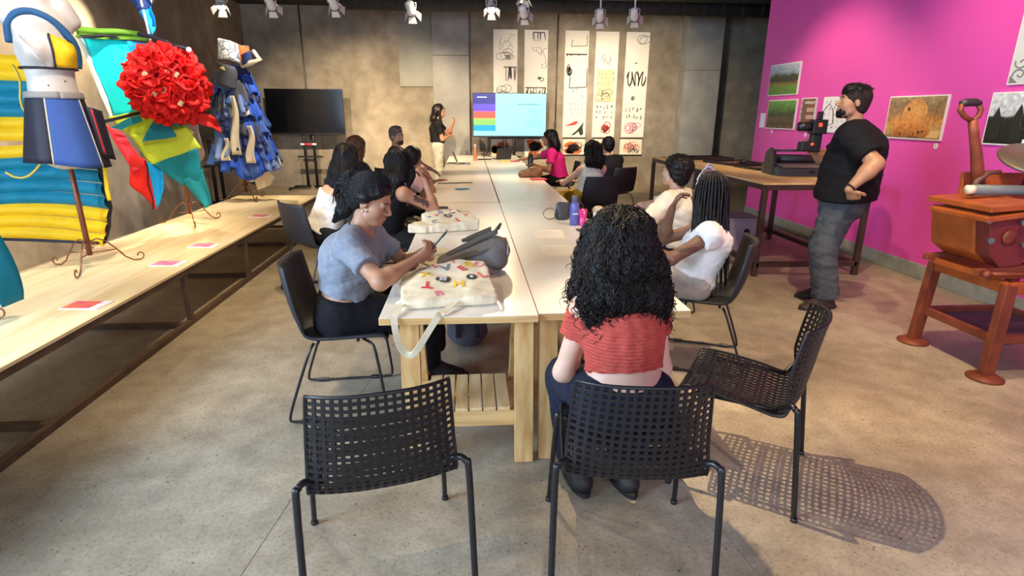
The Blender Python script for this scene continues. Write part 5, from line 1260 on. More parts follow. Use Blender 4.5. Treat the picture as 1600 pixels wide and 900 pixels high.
S.noise(.014, 13, 6); ho, hv, hq = hair_obj(P, S, HBASE); strands(P, S, HDRK, 600, DOWN, .16, .0025, 3, ho, 12, .0015, wave=.005); curls(P, hv, hq, HDRK, 260, .009, .0026, .06, 4, ho, zmax=P.head[2]+.03)

# --- person in dark clothes with short black hair
P = build_person('dark', 'person in dark clothes with short black hair near the low drawings on the back wall', (2.14, 8.47, .556), (2.05, 8.55, 1.12), 116, 112, 2, 0, h=.01, skin='light', female=False, s=.96,
    arms={'L': ((1.86, 8.82, .70), (-.9, -.2, -.7), (0, 0, -1), .5), 'R': ((2.02, 8.88, .70), (.6, .1, -.8), (0, 0, -1), .5)}, tops=[top('d', F_BLACK2, -.05, .9, .018, .075, name='shirt')], bottoms=[trousers(F_BLACK, .014, .04, .95)], shoe=SHOE_D)
face_bits(P); S = SDF(P.head-.2, P.head+.22, .007); cap_hair(P, S, .016, -.03); S.noise(.006, 20, 8); hair_obj(P, S, HBLK)

# --- man with short curly hair
P = build_person('curlyman', 'man with short black curly hair and glasses in an off-white tee', (1.70, 4.55, .556), (1.665, 4.58, 1.12), 140, 132, -2, 0, h=.007, skin='light', female=False, s=.97,
    arms={'L': ((1.28, 4.55, .80), (-.1, -1, -.5), (0, 0, -1), .45), 'R': ((1.35, 4.9, .75), (.3, .8, -.6), (0, 0, -1), .45)}, tops=[top('q', F_CREAM, -.05, .85, .02, .078, wrinkle=.007, loose=.06)], bottoms=[trousers(F_BLACK2, .014, .04, .95)], shoe=SHOE_D)
face_bits(P); S = SDF(P.head-.22, P.head+.24, .005); cap_hair(P, S, .026, -.008, .75); S.noise(.006, 26, 8); S.noise(.003, 60, 5); ho, hv, hq = hair_obj(P, S, HDRK); curls(P, hv, hq, HDRK, 1100, .0045, .0016, .016, 4, ho)
gl = MB()
for sg in (-1, 1):
    gl.tube([V(P.hp(.108, sg*.033+.021*math.cos(a*math.pi/8), .0+.018*math.sin(a*math.pi/8))) for a in range(16)], .0016, 6, closed=True); gl.tube([V(P.hp(.105, sg*.054, .004)), V(P.hp(.0, sg*.083, .008))], .0016, 6)
gl.tube([V(P.hp(.11, -.012, .004)), V(P.hp(.113, 0, .008)), V(P.hp(.11, .012, .004))], .0016, 6); gl.build('glasses', M('glasses_frame', '#8c5a48', .3), P.root, True, off=P.base)

# --- woman with long braids and a tiara
P = build_person('braids', 'woman with long black braids and a silver headpiece in a white top', (1.42, 3.42, .556), (1.465, 3.43, 1.09), 160, 122, 2, 0, h=.006, skin='dark', s=.99, g=1.05, bust=.05,
    arms={'L': ((.955, 3.27, .80), (.0, -.8, -.75), (0, 0, -1), .45), 'R': ((1.285, 3.53, .985), (-.5, .6, -1), (.6, -.3, .3), .8, (.35, .0, .8))},
    tops=[top('z', F_WHITE, .0, .20, .014, .095, wrinkle=.005, name='white_top')], bottoms=[trousers(fabric('cloth_beige', '#b3aaa0', .1), .014, .04, .95)], shoe=SHOE_D)
face_bits(P); S = SDF(P.head-.2, P.head+.22, .006); cap_hair(P, S, .008, -.02, .9); S.noise(.002, 40, 3); ho, hv, hq = hair_obj(P, S, HBLK)
BRD = hair_mat('braid_black', '#231b1b', '#0c0a0b', (90, 90, 90), .32); rng = np.random.RandomState(9)
nb_ = 66
for k in range(nb_):
    ring = k % 3; phi = math.radians(-118+236*((k+rng.uniform(0, .6))/nb_))   # around the back of the head
    if ring == 2: phi *= .92
    dirv = -P.hf*math.cos(phi)+P.hl*math.sin(phi); pts = []
    top_c = P.hp(-.005, 0, .125-.004*ring); rx = A((.098, .078)).mean()+.024+.007*ring
    ln = rng.uniform(.44, .64)*(1 if abs(phi) < 1.5 else .8)
    fr = abs(phi)/2.06
    for j in range(5):
        t = (j+1)/5*math.pi/2*.98; el = A((.100+.012+.006*ring, .080+.012+.006*ring)); rad = el[0]*math.cos(phi)**2+el[1]*math.sin(phi)**2
        pts.append(P.hp(-.014, 0, .034)+P.hu*(.108+.004*ring)*math.cos(t)*P.hs+dirv*rad*1.02*math.sin(t)*P.hs)
    p = pts[-1]; sway = rng.normal(size=3)*.006; outw = dirv*.006
    N_ = 16
    for j in range(1, N_+1):
        t = j/N_; q = p-UPZ*ln*t+outw*math.sin(t*2.2)*2+sway*t*2+(-P.f*.03*t*t)+P.hl*.004*math.sin(t*7+k); pts.append(q)
    fine = []
    for j in range(len(pts)-1):
        for u_ in (0, .34, .67): fine.append(pts[j]*(1-u_)+pts[j+1]*u_)
    fine.append(pts[-1]); m_ = len(fine); r0 = rng.uniform(.0052, .0072)
    MB().tube([V(q) for q in fine], [r0*(1+.20*math.sin(j*2.1))*(1-.65*(j/m_)**2) for j in range(m_)], 6).build('braid', BRD, ho, True, off=P.base)
tb = MB(); SIL = M('silver_bright', '#d5d6da', .2, metal=.9)
arc = [V(P.hp(.022-.02*math.cos(a), .106*math.sin(a), .034+.118*math.cos(a))) for a in [(-1.3+2.6*i/24) for i in range(25)]]
tb.tube(arc, .004, 6)
for i in range(2, 23):
    c = arc[i]; hgt = .016+.022*math.exp(-((i-12)/4.)**2)
    tb.tube([c, c+V(P.hu)*hgt*.6+V(P.hl)*.006, c+V(P.hu)*hgt], [.003, .0045, .002], 5); tb.ell(c+V(P.hu)*hgt, (.006, .006, .006), 6, 4)
tb.build('tiara', SIL, P.root, True, off=P.base)
rg_ = P.arm['R'][2]; a, e_ = P.arm['L'][0], P.arm['L'][1]; mb = MB(); ax_ = nz(e_-a); o_ = nz(A((-.1, -1, .4))-ax_*(A((-.1, -1, .4))@ax_)); s_ = np.cross(ax_, o_)
for k in range(5): mb.tube([V(a+(e_-a)*(.5+.08*k+.03*math.cos(j))+(o_*math.cos(.3*math.sin(j)+.2*k-.4)+s_*math.sin(.3*math.sin(j)+.2*k-.4))*.0475) for j in range(7)], .002, 4)
mb.build('tattoo', M('tattoo_faint', '#4a3a3a', .7), P.root, True, off=P.base)

# --- woman in the coral top, back to the camera
P = build_person('red', 'woman with big dark curly hair in a coral red top, back to the camera', (.565, 1.90, .556), (.545, 2.05, 1.085), 97, 99, 10, 0, h=.0055, skin='pale', s=.96, g=1.0, swf=.86,
    arms={'L': ((.47, 2.19, .66), (-.35, -.1, -1), (0, 0, -1), .4), 'R': ((.64, 2.22, .66), (.1, .3, -1), (0, 0, -1), .4)},
    legs={'L': ((.46, 2.12, .085), (-.12, .6, 1)), 'R': ((.66, 2.10, .085), (.15, .5, 1))},
    tops=[], bottoms=[trousers(F_NAVY, .02, .05, .95, .03)], shoe=SHOE_D)
T = SDF(P.lo, P.hi, .0045); sp = P.nb-P.pelvis; torso(P, T, .013, [(P.pelvis+sp*.31, -P.u), (P.pelvis+sp*.80, P.u)], .06, False)
for sd in 'LR':
    a, e_ = P.arm[sd][:2]; T.cap(a+(e_-a)*.05, a+(e_-a)*.5, .064, .058, .03, 'add', [(a+(e_-a)*.42, nz(e_-a)), (a+(e_-a)*.08, -nz(e_-a))])
I_ = np.argwhere(np.abs(T.F) < .03); zz = (T.lo+I_*T.h)[:, 2]; T.F[I_[:, 0], I_[:, 1], I_[:, 2]] += (.0028*np.sin(zz*2*math.pi/.0135)).astype(np.float32)
T.noise(.003, 18, 3); V_, Q_ = T.mesh(); to = np_obj('smocked_top', V_, Q_, F_RED, P.root, P.base)
S = SDF(P.head-.46, P.head+.28, .0065); cap_hair(P, S, .035, -.01, .6)
S.loft(P.hp(-.06, 0, .06), P.hp(-.095, .0, -.07), .108, .08, .140, .08, P.hl, .05); S.loft(P.hp(-.095, .0, -.07), P.hp(-.10, 0, -.20), .140, .075, .165, .065, P.hl, .05); S.loft(P.hp(-.10, .0, -.20), P.hp(-.105, 0, -.275), .165, .062, .155, .045, P.hl, .05)
for sg in (-1, 1): S.cap(P.hp(.03, sg*.09, .05), P.hp(.02, sg*.14, -.18), .04, .05, .05)
S.noise(.010, 13, 6, (1, 1, .7)); S.noise(.005, 34, 7, (1, 1, .6)); ho, hv, hq = hair_obj(P, S, HBASE); hz = P.head[2]; strands(P, S, HDRK, 1200, DOWN, .20, .0017, 3, ho, 18, .002, wave=.0075); strands(P, S, HDRK, 1500, DOWN, .17, .0016, 5, ho, 16, .0018, name='crown_strands', wave=.0065, start=lambda v: v[:, 2] > hz-.02); curls(P, hv, hq, HDRK, 1500, .0105, .0021, .075, 4, ho, zmax=P.head[2]+.05)
RED = P

# --- filming man
P = build_person('filmer', 'bearded man in black tee and grey jeans standing with a camera', (3.09, 4.50, .95), (3.02, 4.49, 1.665), 140, 163, -6, 0, h=.008, skin='mid', female=False, s=1.05, g=1.38, belly=.14, neck_back=.045,
    arms={'L': ((2.835, 4.10, 1.03), (.7, -.5, 0), (.8, .5, 0), 1.5, (.45, .1, -.6)), 'R': ((2.84, 4.68, 1.30), (.9, .4, -.5), (-.1, -.8, .5), .9, (-.8, -.3, .2))},
    legs={'L': ((2.98, 4.36, .085), (-1, 0, .2), (-1, -.12, 0)), 'R': ((3.13, 4.62, .085), (-1, 0, .2), (-1, .2, 0))},
    tops=[top('x', F_BLACK, -.03, .74, .026, .085, wrinkle=.005, loose=.16)], bottoms=[trousers(F_JEANG, .022, .03, .97, .035, wrinkle=.009)], shoe=SHOE_B)
face_bits(P); S = SDF(P.head-.22, P.head+.24, .005); cap_hair(P, S, .004, -.05, .8)
S.noise(.001, 60, 3); hair_obj(P, S, hair_mat('hair_fade', '#2c211d', '#191312', (90, 90, 90), .7), 'faded_sides')
S = SDF(P.head-.22, P.head+.24, .005); S.ell(P.hp(-.002, 0, .082), A((.098, .072, .050))*P.hs, (P.hf, P.hl, P.hu), .02, 'add', [(P.hp(.088, 0, 0), P.hf)]); S.noise(.008, 24, 8); ho, hv, hq = hair_obj(P, S, HDRK); curls(P, hv, hq, HDRK, 260, .008, .003, .026, 4, ho)
S = SDF(P.head-.22, P.head+.2, .005); S.ell(P.hp(.045, 0, -.078), A((.053, .057, .046))*P.hs, (P.hf, P.hl, P.hu), .02, 'add', [(P.hp(0, 0, -.05), nz(P.hu*.9-P.hf*.2)), (P.hp(.012, 0, 0), -P.hf)]); S.ell(P.hp(.076, 0, -.104), A((.022, .030, .022))*P.hs, (P.hf, P.hl, P.hu), .02); S.noise(.004, 34, 3); hair_obj(P, S, HBLK, 'beard')
wv = P.arm['L'][2]; d_ = nz(P.arm['L'][2]-P.arm['L'][1]); mb = MB(); q = V(d_).orthogonal().normalized(); q2 = V(d_).cross(q)
mb.tube([V(wv-d_*.02)+q*.036*math.cos(a*math.pi/10)+q2*.036*math.sin(a*math.pi/10) for a in range(20)], .007, 6, closed=True); mb.build('bracelet', M('bracelet_black', '#17151a', .6), P.root, True, off=P.base)
# his camera rig
t = thing('video_camera', 'black camera on a grip with orange accents held by the filming man', 'camera', (2.77, 4.50, 1.40), math.radians(176))
ck = M('camera_black', '#121214', .4); co_ = M('camera_orange', '#e2572e', .4)
MB().bx(-.05, .06, -.045, .045, .02, .13).build('camera_body', ck, t, bev=.006)
MB().lathe([(.034, 0), (.036, .03), (.033, .06), (.035, .1)], (.06, 0, .075), 16, (1, 0, 0)).build('lens', ck, t, True)
MB().bx(-.03, .05, -.03, .03, -.12, .02).build('grip', ck, t, bev=.008); MB().bx(.03, .13, -.04, .04, -.11, -.04).build('handle_motor', ck, t, bev=.008)
MB().bx(-.02, .02, -.012, .012, .13, .19).build('hot_shoe_mount', ck, t, bev=.003)
MB().bx(-.005, .025, .044, .048, .075, .105).build('record_button', co_, t); MB().lathe([(.014, 0), (.014, .014)], (.05, .036, -.06), 12, (0, 1, 0)).build('accent_knob', co_, t, True)
MB().tube([(-.01, 0, .18), (-.06, 0, .25), (-.10, -.01, .2), (-.11, 0, .1), (-.05, 0, .08)], .003, 6).build('cable', ck, t, True)
# ================================================================ COSTUMES ON THE PLATFORM
PZ = .45
STAND = mat('stand_rust', '#7a4630', .5, .25, 20, metal=.5); IRON = mat('iron_scroll', '#8a6048', .4, .2, 20, metal=.7)
def stand_parts(t, h_, lean=(0, 0), rot=0., sc=1.):
    """pole with three scrolled feet, local origin on the platform"""
    MB().tube([(0, 0, .10), (lean[0], lean[1], h_)], [.019, .017], 12).build('pole', STAND, t, True)
    for k in range(3):
        a = rot+k*2*math.pi/3; d = V((math.cos(a), math.sin(a), 0)); pts = []
        pts += [d*.02+V((0, 0, .20)), d*.06+V((0, 0, .215)), d*.11+V((0, 0, .19)), d*.17+V((0, 0, .12)), d*.22+V((0, 0, .05)), d*.27+V((0, 0, .014)), d*.31+V((0, 0, .012))]
        for j in range(9):
            b = -math.pi/2+j*.62; r = .035-.0028*j; pts.append(d*(.315+r*math.cos(b))+V((0, 0, .045+r*math.sin(b))))
        out = []
        for i in range(len(pts)-1):
            for u in (0, .5): out.append(pts[i].lerp(pts[i+1], u))
        out.append(pts[-1]); MB().tube([p*sc for p in out], .0055, 6).build('scroll_foot', IRON, t, True)
        MB().tube([d*.0+V((0, 0, .115)), d*.175+V((0, 0, .115))], .004, 6).build('tie_bar', IRON, t, True)
        b2 = [d*(.03+.022*math.cos(j*.7))+V((0, 0, .17+.022*math.sin(j*.7))) for j in range(8)]; MB().tube(b2, .004, 6).build('scroll_curl', IRON, t, True)
def cloth(name, c, tr=.25, **k): return mat(name, c, k.pop('rough', .6), .06, 9, .1, 120, transl=tr, spec=.3)
C_YEL = cloth('cloth_yellow', '#f2c21a', .2); C_TEAL = cloth('cloth_teal', '#167c93', .2); C_BLUE = cloth('denim_royal', '#31508f', .1); C_BLK = cloth('cloth_ink', '#20202b', .05); C_GREY = cloth('cloth_greytrim', '#8a8580', .1); C_RED = cloth('cloth_scarlet', '#e8322c', .3); C_CYAN = cloth('cloth_cyan', '#1fe4ee', .4); C_SKY = cloth('cloth_sky', '#18b4f5', .35); C_LIME = cloth('cloth_lime', '#c9dd45', .25); C_GREEN = cloth('cloth_green', '#5d8f2e', .3); C_PINK = cloth('cloth_coralpink', '#ff4d63', .35); C_TEAL2 = cloth('cloth_teal_light', '#2aa6b4', .4)
MANQ = mat('mannequin_white', '#b8afa5', .45, .05, 4)
def panel(t, name, pts2, y, m, wav=.02, th=.004, base=(0, 0, 0), seed=0, bulge=.0, nu=14, nv=14, trim=None):
    """four-cornered cloth panel, corners (x,z) tl,tr,br,bl at depth y (number or 4 values)"""
    ys = [y]*4 if not hasattr(y, '__len__') else y
    (ax, az), (bx_, bz), (cx, cz), (dx, dz) = pts2; rnd = random.Random(seed); ph = rnd.uniform(0, 6)
    def fn(u, v):
        x = (ax*(1-u)+bx_*u)*(1-v)+(dx*(1-u)+cx*u)*v; z = (az*(1-u)+bz*u)*(1-v)+(dz*(1-u)+cz*u)*v; yy = (ys[0]*(1-u)+ys[1]*u)*(1-v)+(ys[3]*(1-u)+ys[2]*u)*v
        return (x-base[0], yy+wav*math.sin(u*7+v*2+ph)+.5*wav*math.sin(v*9+ph)-bulge*math.sin(math.pi*u)*math.sin(math.pi*v)-base[1], z-base[2]+.25*wav*math.sin(u*9+ph))
    o = MB().sheet(fn, nu, nv, th).build(name, m, t, True)
    if trim is not None:
        e = [V(fn(0, k/nv)) for k in range(nv+1)]+[V(fn(k/nu, 1)) for k in range(1, nu+1)]+[V(fn(1, 1-k/nv)) for k in range(1, nv+1)]+[V(fn(1-k/nu, 0)) for k in range(1, nu)]
        MB().tube(e, .007, 5, closed=True).build('trim', trim, o, True)
    return o
# ---- costume A: mannequin torso with quilted cape
def costume_a():
    b = (-2.784, 4.287, PZ); t = thing('costume_mannequin', 'white mannequin torso in a yellow and blue sailcloth bikini, denim skirt and quilted cape', 'costume', b)
    stand_parts(t, .85, (-.005, 0), math.radians(-75), 1.0)
    # torso
    f = nz((.72, -.69, 0)); l = A((-f[1], f[0], 0)); c = A((-2.80, 4.30, 0))
    S = SDF((-3.25, 3.85, 1.15), (-2.35, 4.75, 2.62), .009)
    sec = [(1.28, .155, .115, 0), (1.45, .17, .12, 0), (1.67, .125, .092, .01), (1.93, .15, .108, .02), (2.10, .165, .09, .01), (2.24, .16, .06, -.01)]
    for i in range(5): S.loft(c+f*sec[i][3]+UPZ*sec[i][0], c+f*sec[i+1][3]+UPZ*sec[i+1][0], sec[i][1], sec[i][2], sec[i+1][1], sec[i+1][2], l, .06)
    for sg in (-1, 1): S.ell(c+f*.095+l*sg*.075+UPZ*1.93, (.062, .066, .066), (f, l, UPZ), .04); S.cap(c+l*sg*.15+UPZ*2.22, c+l*sg*.19+UPZ*2.14, .055, .05, .05)
    S.cap(c+UPZ*2.25, c+UPZ*2.45, .058, .052, .05)
    V_, Q = S.mesh(); to = np_obj('mannequin_torso', V_, Q, MANQ, t, b)
    for (a1, z) in ((.5, 2.06), (-.3, 1.72), (.35, 1.75)):
        MB().ell(V(c+f*.112*math.cos(a1)+l*.15*math.sin(a1)+UPZ*z), (.006, .006, .006), 8, 6).build('pin_hole', M('pin_dark', '#4a423c', .7), to, True, off=b)
    # bikini: shell patches following the torso section
    def sect(z):
        for i in range(len(sec)-1):
            if sec[i][0] <= z <= sec[i+1][0]:
                u = (z-sec[i][0])/(sec[i+1][0]-sec[i][0]); return [sec[i][k]*(1-u)+sec[i+1][k]*u for k in range(4)]
        return list(sec[-1])
    def surf(ang, z, e):
        s_ = sect(z); bump = .055*math.exp(-((z-1.93)/.07)**2)*(math.exp(-((ang-.62)/.38)**2)+math.exp(-((ang+.62)/.38)**2))
        return V(c+f*(s_[3]+(s_[2]+e+bump)*math.cos(ang))+l*(s_[1]+e+bump*.3)*math.sin(ang)+UPZ*z)-V(b)
    def patch(name, a0, a1, z0, z1, m, e=.012, nu=14, nv=8, zt=None):
        MB().sheet(lambda u, v: surf(a0+(a1-a0)*u, (z0+(z1-z0)*v) if zt is None else z0+(zt(u)-z0)*v, e), nu, nv, .006).build(name, m, t, True)
    patch('bikini_cup', .05, 1.25, 1.835, 1.99, C_YEL, .02, zt=lambda u: 2.04-.09*u)
    for z, a0, a1 in ((1.828, -3.1, 3.1),): MB().tube([surf(a0+(a1-a0)*k/50, z, .016) for k in range(51)], .008, 6).build('under_band', C_BLK, t, True)
    MB().tube([surf(.04, 1.83+.21*k/8, .024) for k in range(9)], .006, 6).build('cup_seam', C_BLK, t, True)
    # halter strap: broad blue arc
    st = [surf(1.28, 1.84, .02), surf(1.2, 1.90, .028), surf(.95, 1.99, .03), surf(.6, 2.07, .02), surf(.25, 2.13, .02), surf(-.2, 2.17, .02), surf(-.7, 2.16, .02), surf(-1.3, 2.09, .02), surf(-1.7, 1.98, .02)]
    st2 = []
    for i in range(len(st)-1):
        for k in range(4): st2.append(st[i].lerp(st[i+1], k/4))
    st2.append(st[-1])
    for _ in range(4): st2 = [st2[0]]+[(st2[i-1]+st2[i]*2+st2[i+1])/4 for i in range(1, len(st2)-1)]+[st2[-1]]
    MB().tube(st2, .023, 8).build('halter_strap', cloth('strap_blue', '#28537a', .1), t, True)
    MB().tube([surf(-1.0, 2.02, .018), surf(-.6, 1.93, .05), surf(-.25, 1.84, .02)], .005, 6).build('cord', M('cord_white', '#dfe6e8', .5), t, True)
    # skirt
    def sk(a, v):
        z = 1.665-.44*v-.05*max(0, math.cos(a-.9))*v; w = .155+.085*v; d = .122+.085*v; wv = 1+.03*v*math.sin(a*6)
        return V(c+f*(d*wv*math.cos(a))+l*(w*wv*math.sin(a))+UPZ*z)-V(b)
    for (a0, a1, m) in ((-.55, .75, C_BLUE), (.75, 2.0, C_BLK), (2.0, 4.3, C_BLK), (4.3, 5.73, C_BLK)): MB().sheet(lambda u, v: sk(a0+(a1-a0)*u, v), 14, 12, .006).build('skirt_panel', m, t, True)
    MB().sheet(lambda u, v: sk(u*6.283, v*.09-.02)+V((0, 0, .006)), 40, 3, .02).build('waistband', C_GREY, t, True)
    MB().tube([sk(-.55, k/10)+V(f)*.004 for k in range(11)], .005, 5).tube([sk(.75, k/10)+V(f)*.004 for k in range(11)], .005, 5).build('skirt_seam', M('seam_light', '#b9b4a8', .7), t, True)
    # side pouch with red edge and tattered flap
    q = sk(.95, .15)
    MB().sheet(lambda u, v: q+V(l)*(.0+.10*u+.03*v)+V(f)*(.02+.02*math.sin(u*5))+V((0, 0, -.34*v-.03*u)), 8, 10, .008).build('side_pouch', C_BLK, t, True)
    MB().sheet(lambda u, v: q+V(l)*(.02+.03*u+.03*v)+V(f)*(.034+.01*math.sin(u*5))+V((0, 0, -.34*v*.9-.02)), 4, 10, .006).build('pouch_edge', cloth('pouch_red', '#a82c2c', .1), t, True)
    # quilted cape: puffed tubes hanging behind, to the left
    rows = ['Y', 'Y', 'T', 'T', 'T', 'Y', 'Y', 'Y', 'T', 'T', 'T', 'T', 'Y', 'Y', 'Y']
    N_ = len(rows); ztop, zbot = 1.93, .60
    def right(z):
        u = (ztop-z)/(ztop-zbot); return -2.88+.06*u+.14*min(1, u*1.8) - (.10*max(0, (u-.82)/.18))
    for k, r_ in enumerate(rows):
        z1 = ztop-(ztop-zbot)*k/N_; z0 = ztop-(ztop-zbot)*(k+1)/N_
        def fn(u, v, z0=z0, z1=z1, k=k):
            z = z1+(z0-z1)*v; xr = right(z); xl = -3.75; x = xl+(xr-xl)*u; sag = -.05*(1-u)-.04*math.sin(u*3.1+.3*k)
            tilt = .10*(1-u) if k < 7 else .03*(1-u)
            y = 4.50+.10*math.sin(u*3.0)-.028*math.sin(math.pi*v)*(1+.25*math.sin(u*22+k))-.06*u
            return (x-b[0], y-b[1], z+sag*.6+tilt-b[2])
        def fb(u, v, fn=fn): p = fn(u, v); return (p[0], p[1]+.045*math.sin(math.pi*v)+.006, p[2])
        mb = MB(); nu, nv = 22, 6; mb.sheet(fn, nu, nv); mb.sheet(fb, nu, nv); mb.build('quilted_band', C_YEL if r_ == 'Y' else C_TEAL, t, True)
    e = [V((right(ztop-(ztop-zbot)*k/20)-b[0]+.004, 4.47-b[1]+.01*math.sin(k*2.1), ztop-(ztop-zbot)*k/20-b[2])) for k in range(21)]
    MB().tube(e, [.013+.006*(k % 3 == 0) for k in range(21)], 6).build('edge_piping', C_BLK, t, True)
    MB().tube([V((x-b[0], 4.43-b[1], zbot+.02-.03*math.sin((x+3)*2)-b[2])) for x in (-3.7, -3.5, -3.3, -3.1, -2.95, -2.80)], .012, 6).build('hem_piping', C_BLK, t, True)
    MB().tube([V((-3.08+.02*math.sin(k)-b[0]+.05*(k/12), 4.38-b[1], 1.86-.055*k-b[2])) for k in range(13)], .008, 6).tube([V((-3.03-.05*k+.0*k-b[0], 4.36-b[1], 1.20-.10*math.sin(k*.5)-b[2])) for k in range(6)], .008, 6).build('dangling_cord', cloth('cord_yellow', '#d6b54a', .1), t, True)
    MB().ribbon([V((-2.66-b[0], 4.42-b[1], 1.25-b[2])), V((-2.645-b[0], 4.43-b[1], 1.15-b[2])), V((-2.66-b[0], 4.43-b[1], 1.0-b[2])), V((-2.65-b[0], 4.42-b[1], .93-b[2]))], .03, V((0, -1, 0)), .004).build('yellow_tab', C_YEL, t, True)
costume_a()
# ---- costume D: teal fabric tip hanging in from the left edge
t = thing('costume_drape', 'teal fabric drape hanging at the left edge of the platform', 'costume', (-2.90, 3.05, PZ)); stand_parts(t, 1.5, (0, 0), .4)
def fd(u, v):
    w = .20*math.sin(math.pi*min(1, .18+v*.82))**.8; x = .12+.30*v+w*(u-.5)*1.3; z = .95-.84*v; return (x, .10+.05*math.sin(u*5+v*3)-.05*math.sin(math.pi*u), z)
MB().sheet(fd, 10, 18, .008).build('teal_drape', C_TEAL2 if False else cloth('drape_teal', '#1786a8', .25), t, True)
MB().tube([(0, 0, 1.5), (.0, 0, 1.9)], .05, 12).build('mannequin_neck', MANQ, t, True)
# ---- costume B: kite panels and red ruffle
def costume_b():
    b = (-2.88, 6.09, PZ); t = thing('costume_kite', 'costume of cyan, lime and coral kite panels with a big red ruffled flower', 'costume', b); stand_parts(t, 1.75, (-.02, 0), math.radians(-60), 1.0)
    S = SDF((-3.25, 5.8, 1.0), (-2.5, 6.5, 2.35), .014); f, l, c = A((.5, -.85, 0)), A((.85, .5, 0)), A((-2.86, 6.2, 0))
    for (z0, w0, d0), (z1, w1, d1) in (((1.15, .15, .11), (1.45, .12, .09)), ((1.45, .12, .09), (1.8, .14, .1)), ((1.8, .14, .1), (2.12, .15, .06))): S.loft(c+UPZ*z0, c+UPZ*z1, w0, d0, w1, d1, l, .05)
    V_, Q = S.mesh(); np_obj('mannequin_torso', V_, Q, MANQ, t, b)
    pn = lambda nm, pts, y, m, **k: panel(t, nm, pts, y, m, base=b, **k)
    pn('cyan_panel', [(-3.68, 2.24), (-3.22, 2.20), (-3.05, 1.56), (-3.47, 1.50)], (6.20, 6.12, 6.02, 6.12), C_CYAN, seed=1, trim=C_TEAL)
    pn('sky_panel', [(-3.22, 2.20), (-2.92, 2.17), (-2.80, 1.58), (-3.05, 1.56)], (6.12, 6.10, 6.05, 6.02), C_SKY, seed=2)
    pn('white_strip', [(-3.72, 2.26), (-3.67, 2.24), (-3.47, 1.50), (-3.52, 1.44)], (6.21, 6.2, 6.12, 6.13), cloth('cloth_white_sail', '#e8ece8', .4), seed=2, nu=4)
    pn('green_top', [(-3.66, 2.32), (-3.10, 2.29), (-2.98, 2.20), (-3.66, 2.22)], 6.10, C_GREEN, seed=3)
    pn('black_band', [(-3.62, 2.245), (-3.3, 2.25), (-3.25, 2.215), (-3.64, 2.21)], 6.08, C_BLK, seed=3, nv=4)
    pn('lime_panel', [(-3.50, 1.50), (-2.95, 1.62), (-2.66, 1.36), (-3.20, 1.22)], (6.05, 6.0, 5.98, 6.02), C_LIME, seed=4, wav=.012)
    pn('lime_panel', [(-3.28, 1.34), (-2.72, 1.42), (-2.62, 1.22), (-3.12, 1.02)], (6.0, 5.96, 5.98, 6.0), C_LIME, seed=5, wav=.012)
    pn('dark_band', [(-3.54, 1.465), (-2.98, 1.60), (-2.97, 1.575), (-3.52, 1.44)], 5.965, C_BLK, seed=4, nv=3, wav=.004)
    # teal arrow on the lime panel
    MB().prism([V((x-b[0], 5.94-b[1], z-b[2])) for x, z in ((-2.95, 1.56), (-2.75, 1.42), (-2.87, 1.44), (-2.82, 1.33), (-2.92, 1.31), (-3.15, 1.28), (-3.10, 1.36))], (0, -.003, 0), (0, .003, 0)).build('arrow_patch', C_TEAL, t)
    MB().prism([V((x-b[0], 5.95-b[1], z-b[2])) for x, z in ((-3.42, 1.41), (-3.24, 1.50), (-3.14, 1.52), (-3.12, 1.47), (-3.24, 1.43), (-3.32, 1.39))], (0, -.003, 0), (0, .003, 0)).build('curl_patch', C_TEAL, t)
    pn('teal_panel', [(-3.12, 1.06), (-2.65, 1.22), (-2.66, .90), (-2.86, .85)], (6.0, 5.97, 5.97, 5.99), cloth('cloth_teal_mid', '#1f97a8', .4), seed=6, wav=.014)
    pn('teal_tail', [(-2.86, .90), (-2.645, 1.02), (-2.60, .68), (-2.67, .62)], (5.97, 5.97, 5.99, 5.99), C_TEAL2, seed=7, wav=.01)
    pn('coral_pennant', [(-3.56, 1.44), (-3.38, 1.36), (-3.18, 1.06), (-3.32, .98)], (6.08, 6.04, 5.98, 6.0), C_PINK, seed=8, wav=.012)
    pn('coral_pennant', [(-3.32, 1.16), (-3.16, 1.10), (-3.15, .61), (-3.38, .86)], (6.0, 5.98, 6.0, 6.02), C_RED, seed=9, wav=.012)
    pn('blue_pennant', [(-3.16, 1.10), (-3.03, .98), (-3.06, .82), (-3.15, .62)], (5.98, 6.0, 6.02, 6.0), C_SKY, seed=10, wav=.01)
    MB().tube([V((-3.17+.01*math.sin(k)-b[0], 5.965-b[1], 1.10-.048*k-b[2])) for k in range(11)], .007, 5).build('pennant_seam', C_BLK, t, True)
    pn('red_side_piece', [(-2.68, 1.58), (-2.46, 1.52), (-2.40, 1.36), (-2.64, 1.45)], 6.02, C_RED, seed=11, trim=C_BLK)
    # ruffled flower: overlapping crumpled petals on an ellipsoid
    rnd = random.Random(4); cen = V((-2.84, 5.93, 1.81)); protos = []
    RED2 = cloth('ruffle_red', '#ee2a26', .3)
    for k in range(5):
        r2 = random.Random(k+20); ph = [r2.uniform(0, 6) for _ in range(4)]
        def fp(u, v, ph=ph):
            a = u*2*math.pi; r = .012+.085*v; return (r*math.cos(a), r*math.sin(a)*(.9), .045*v*v+.016*v*math.sin(4*a+ph[0])+.014*v*math.sin(7*a+ph[1]))
        mb = MB(); mb.sheet(fp, 26, 4, .002); protos.append(mb.build('ruffle_petal', RED2, t, True))
    n = 95; first = [True]*5
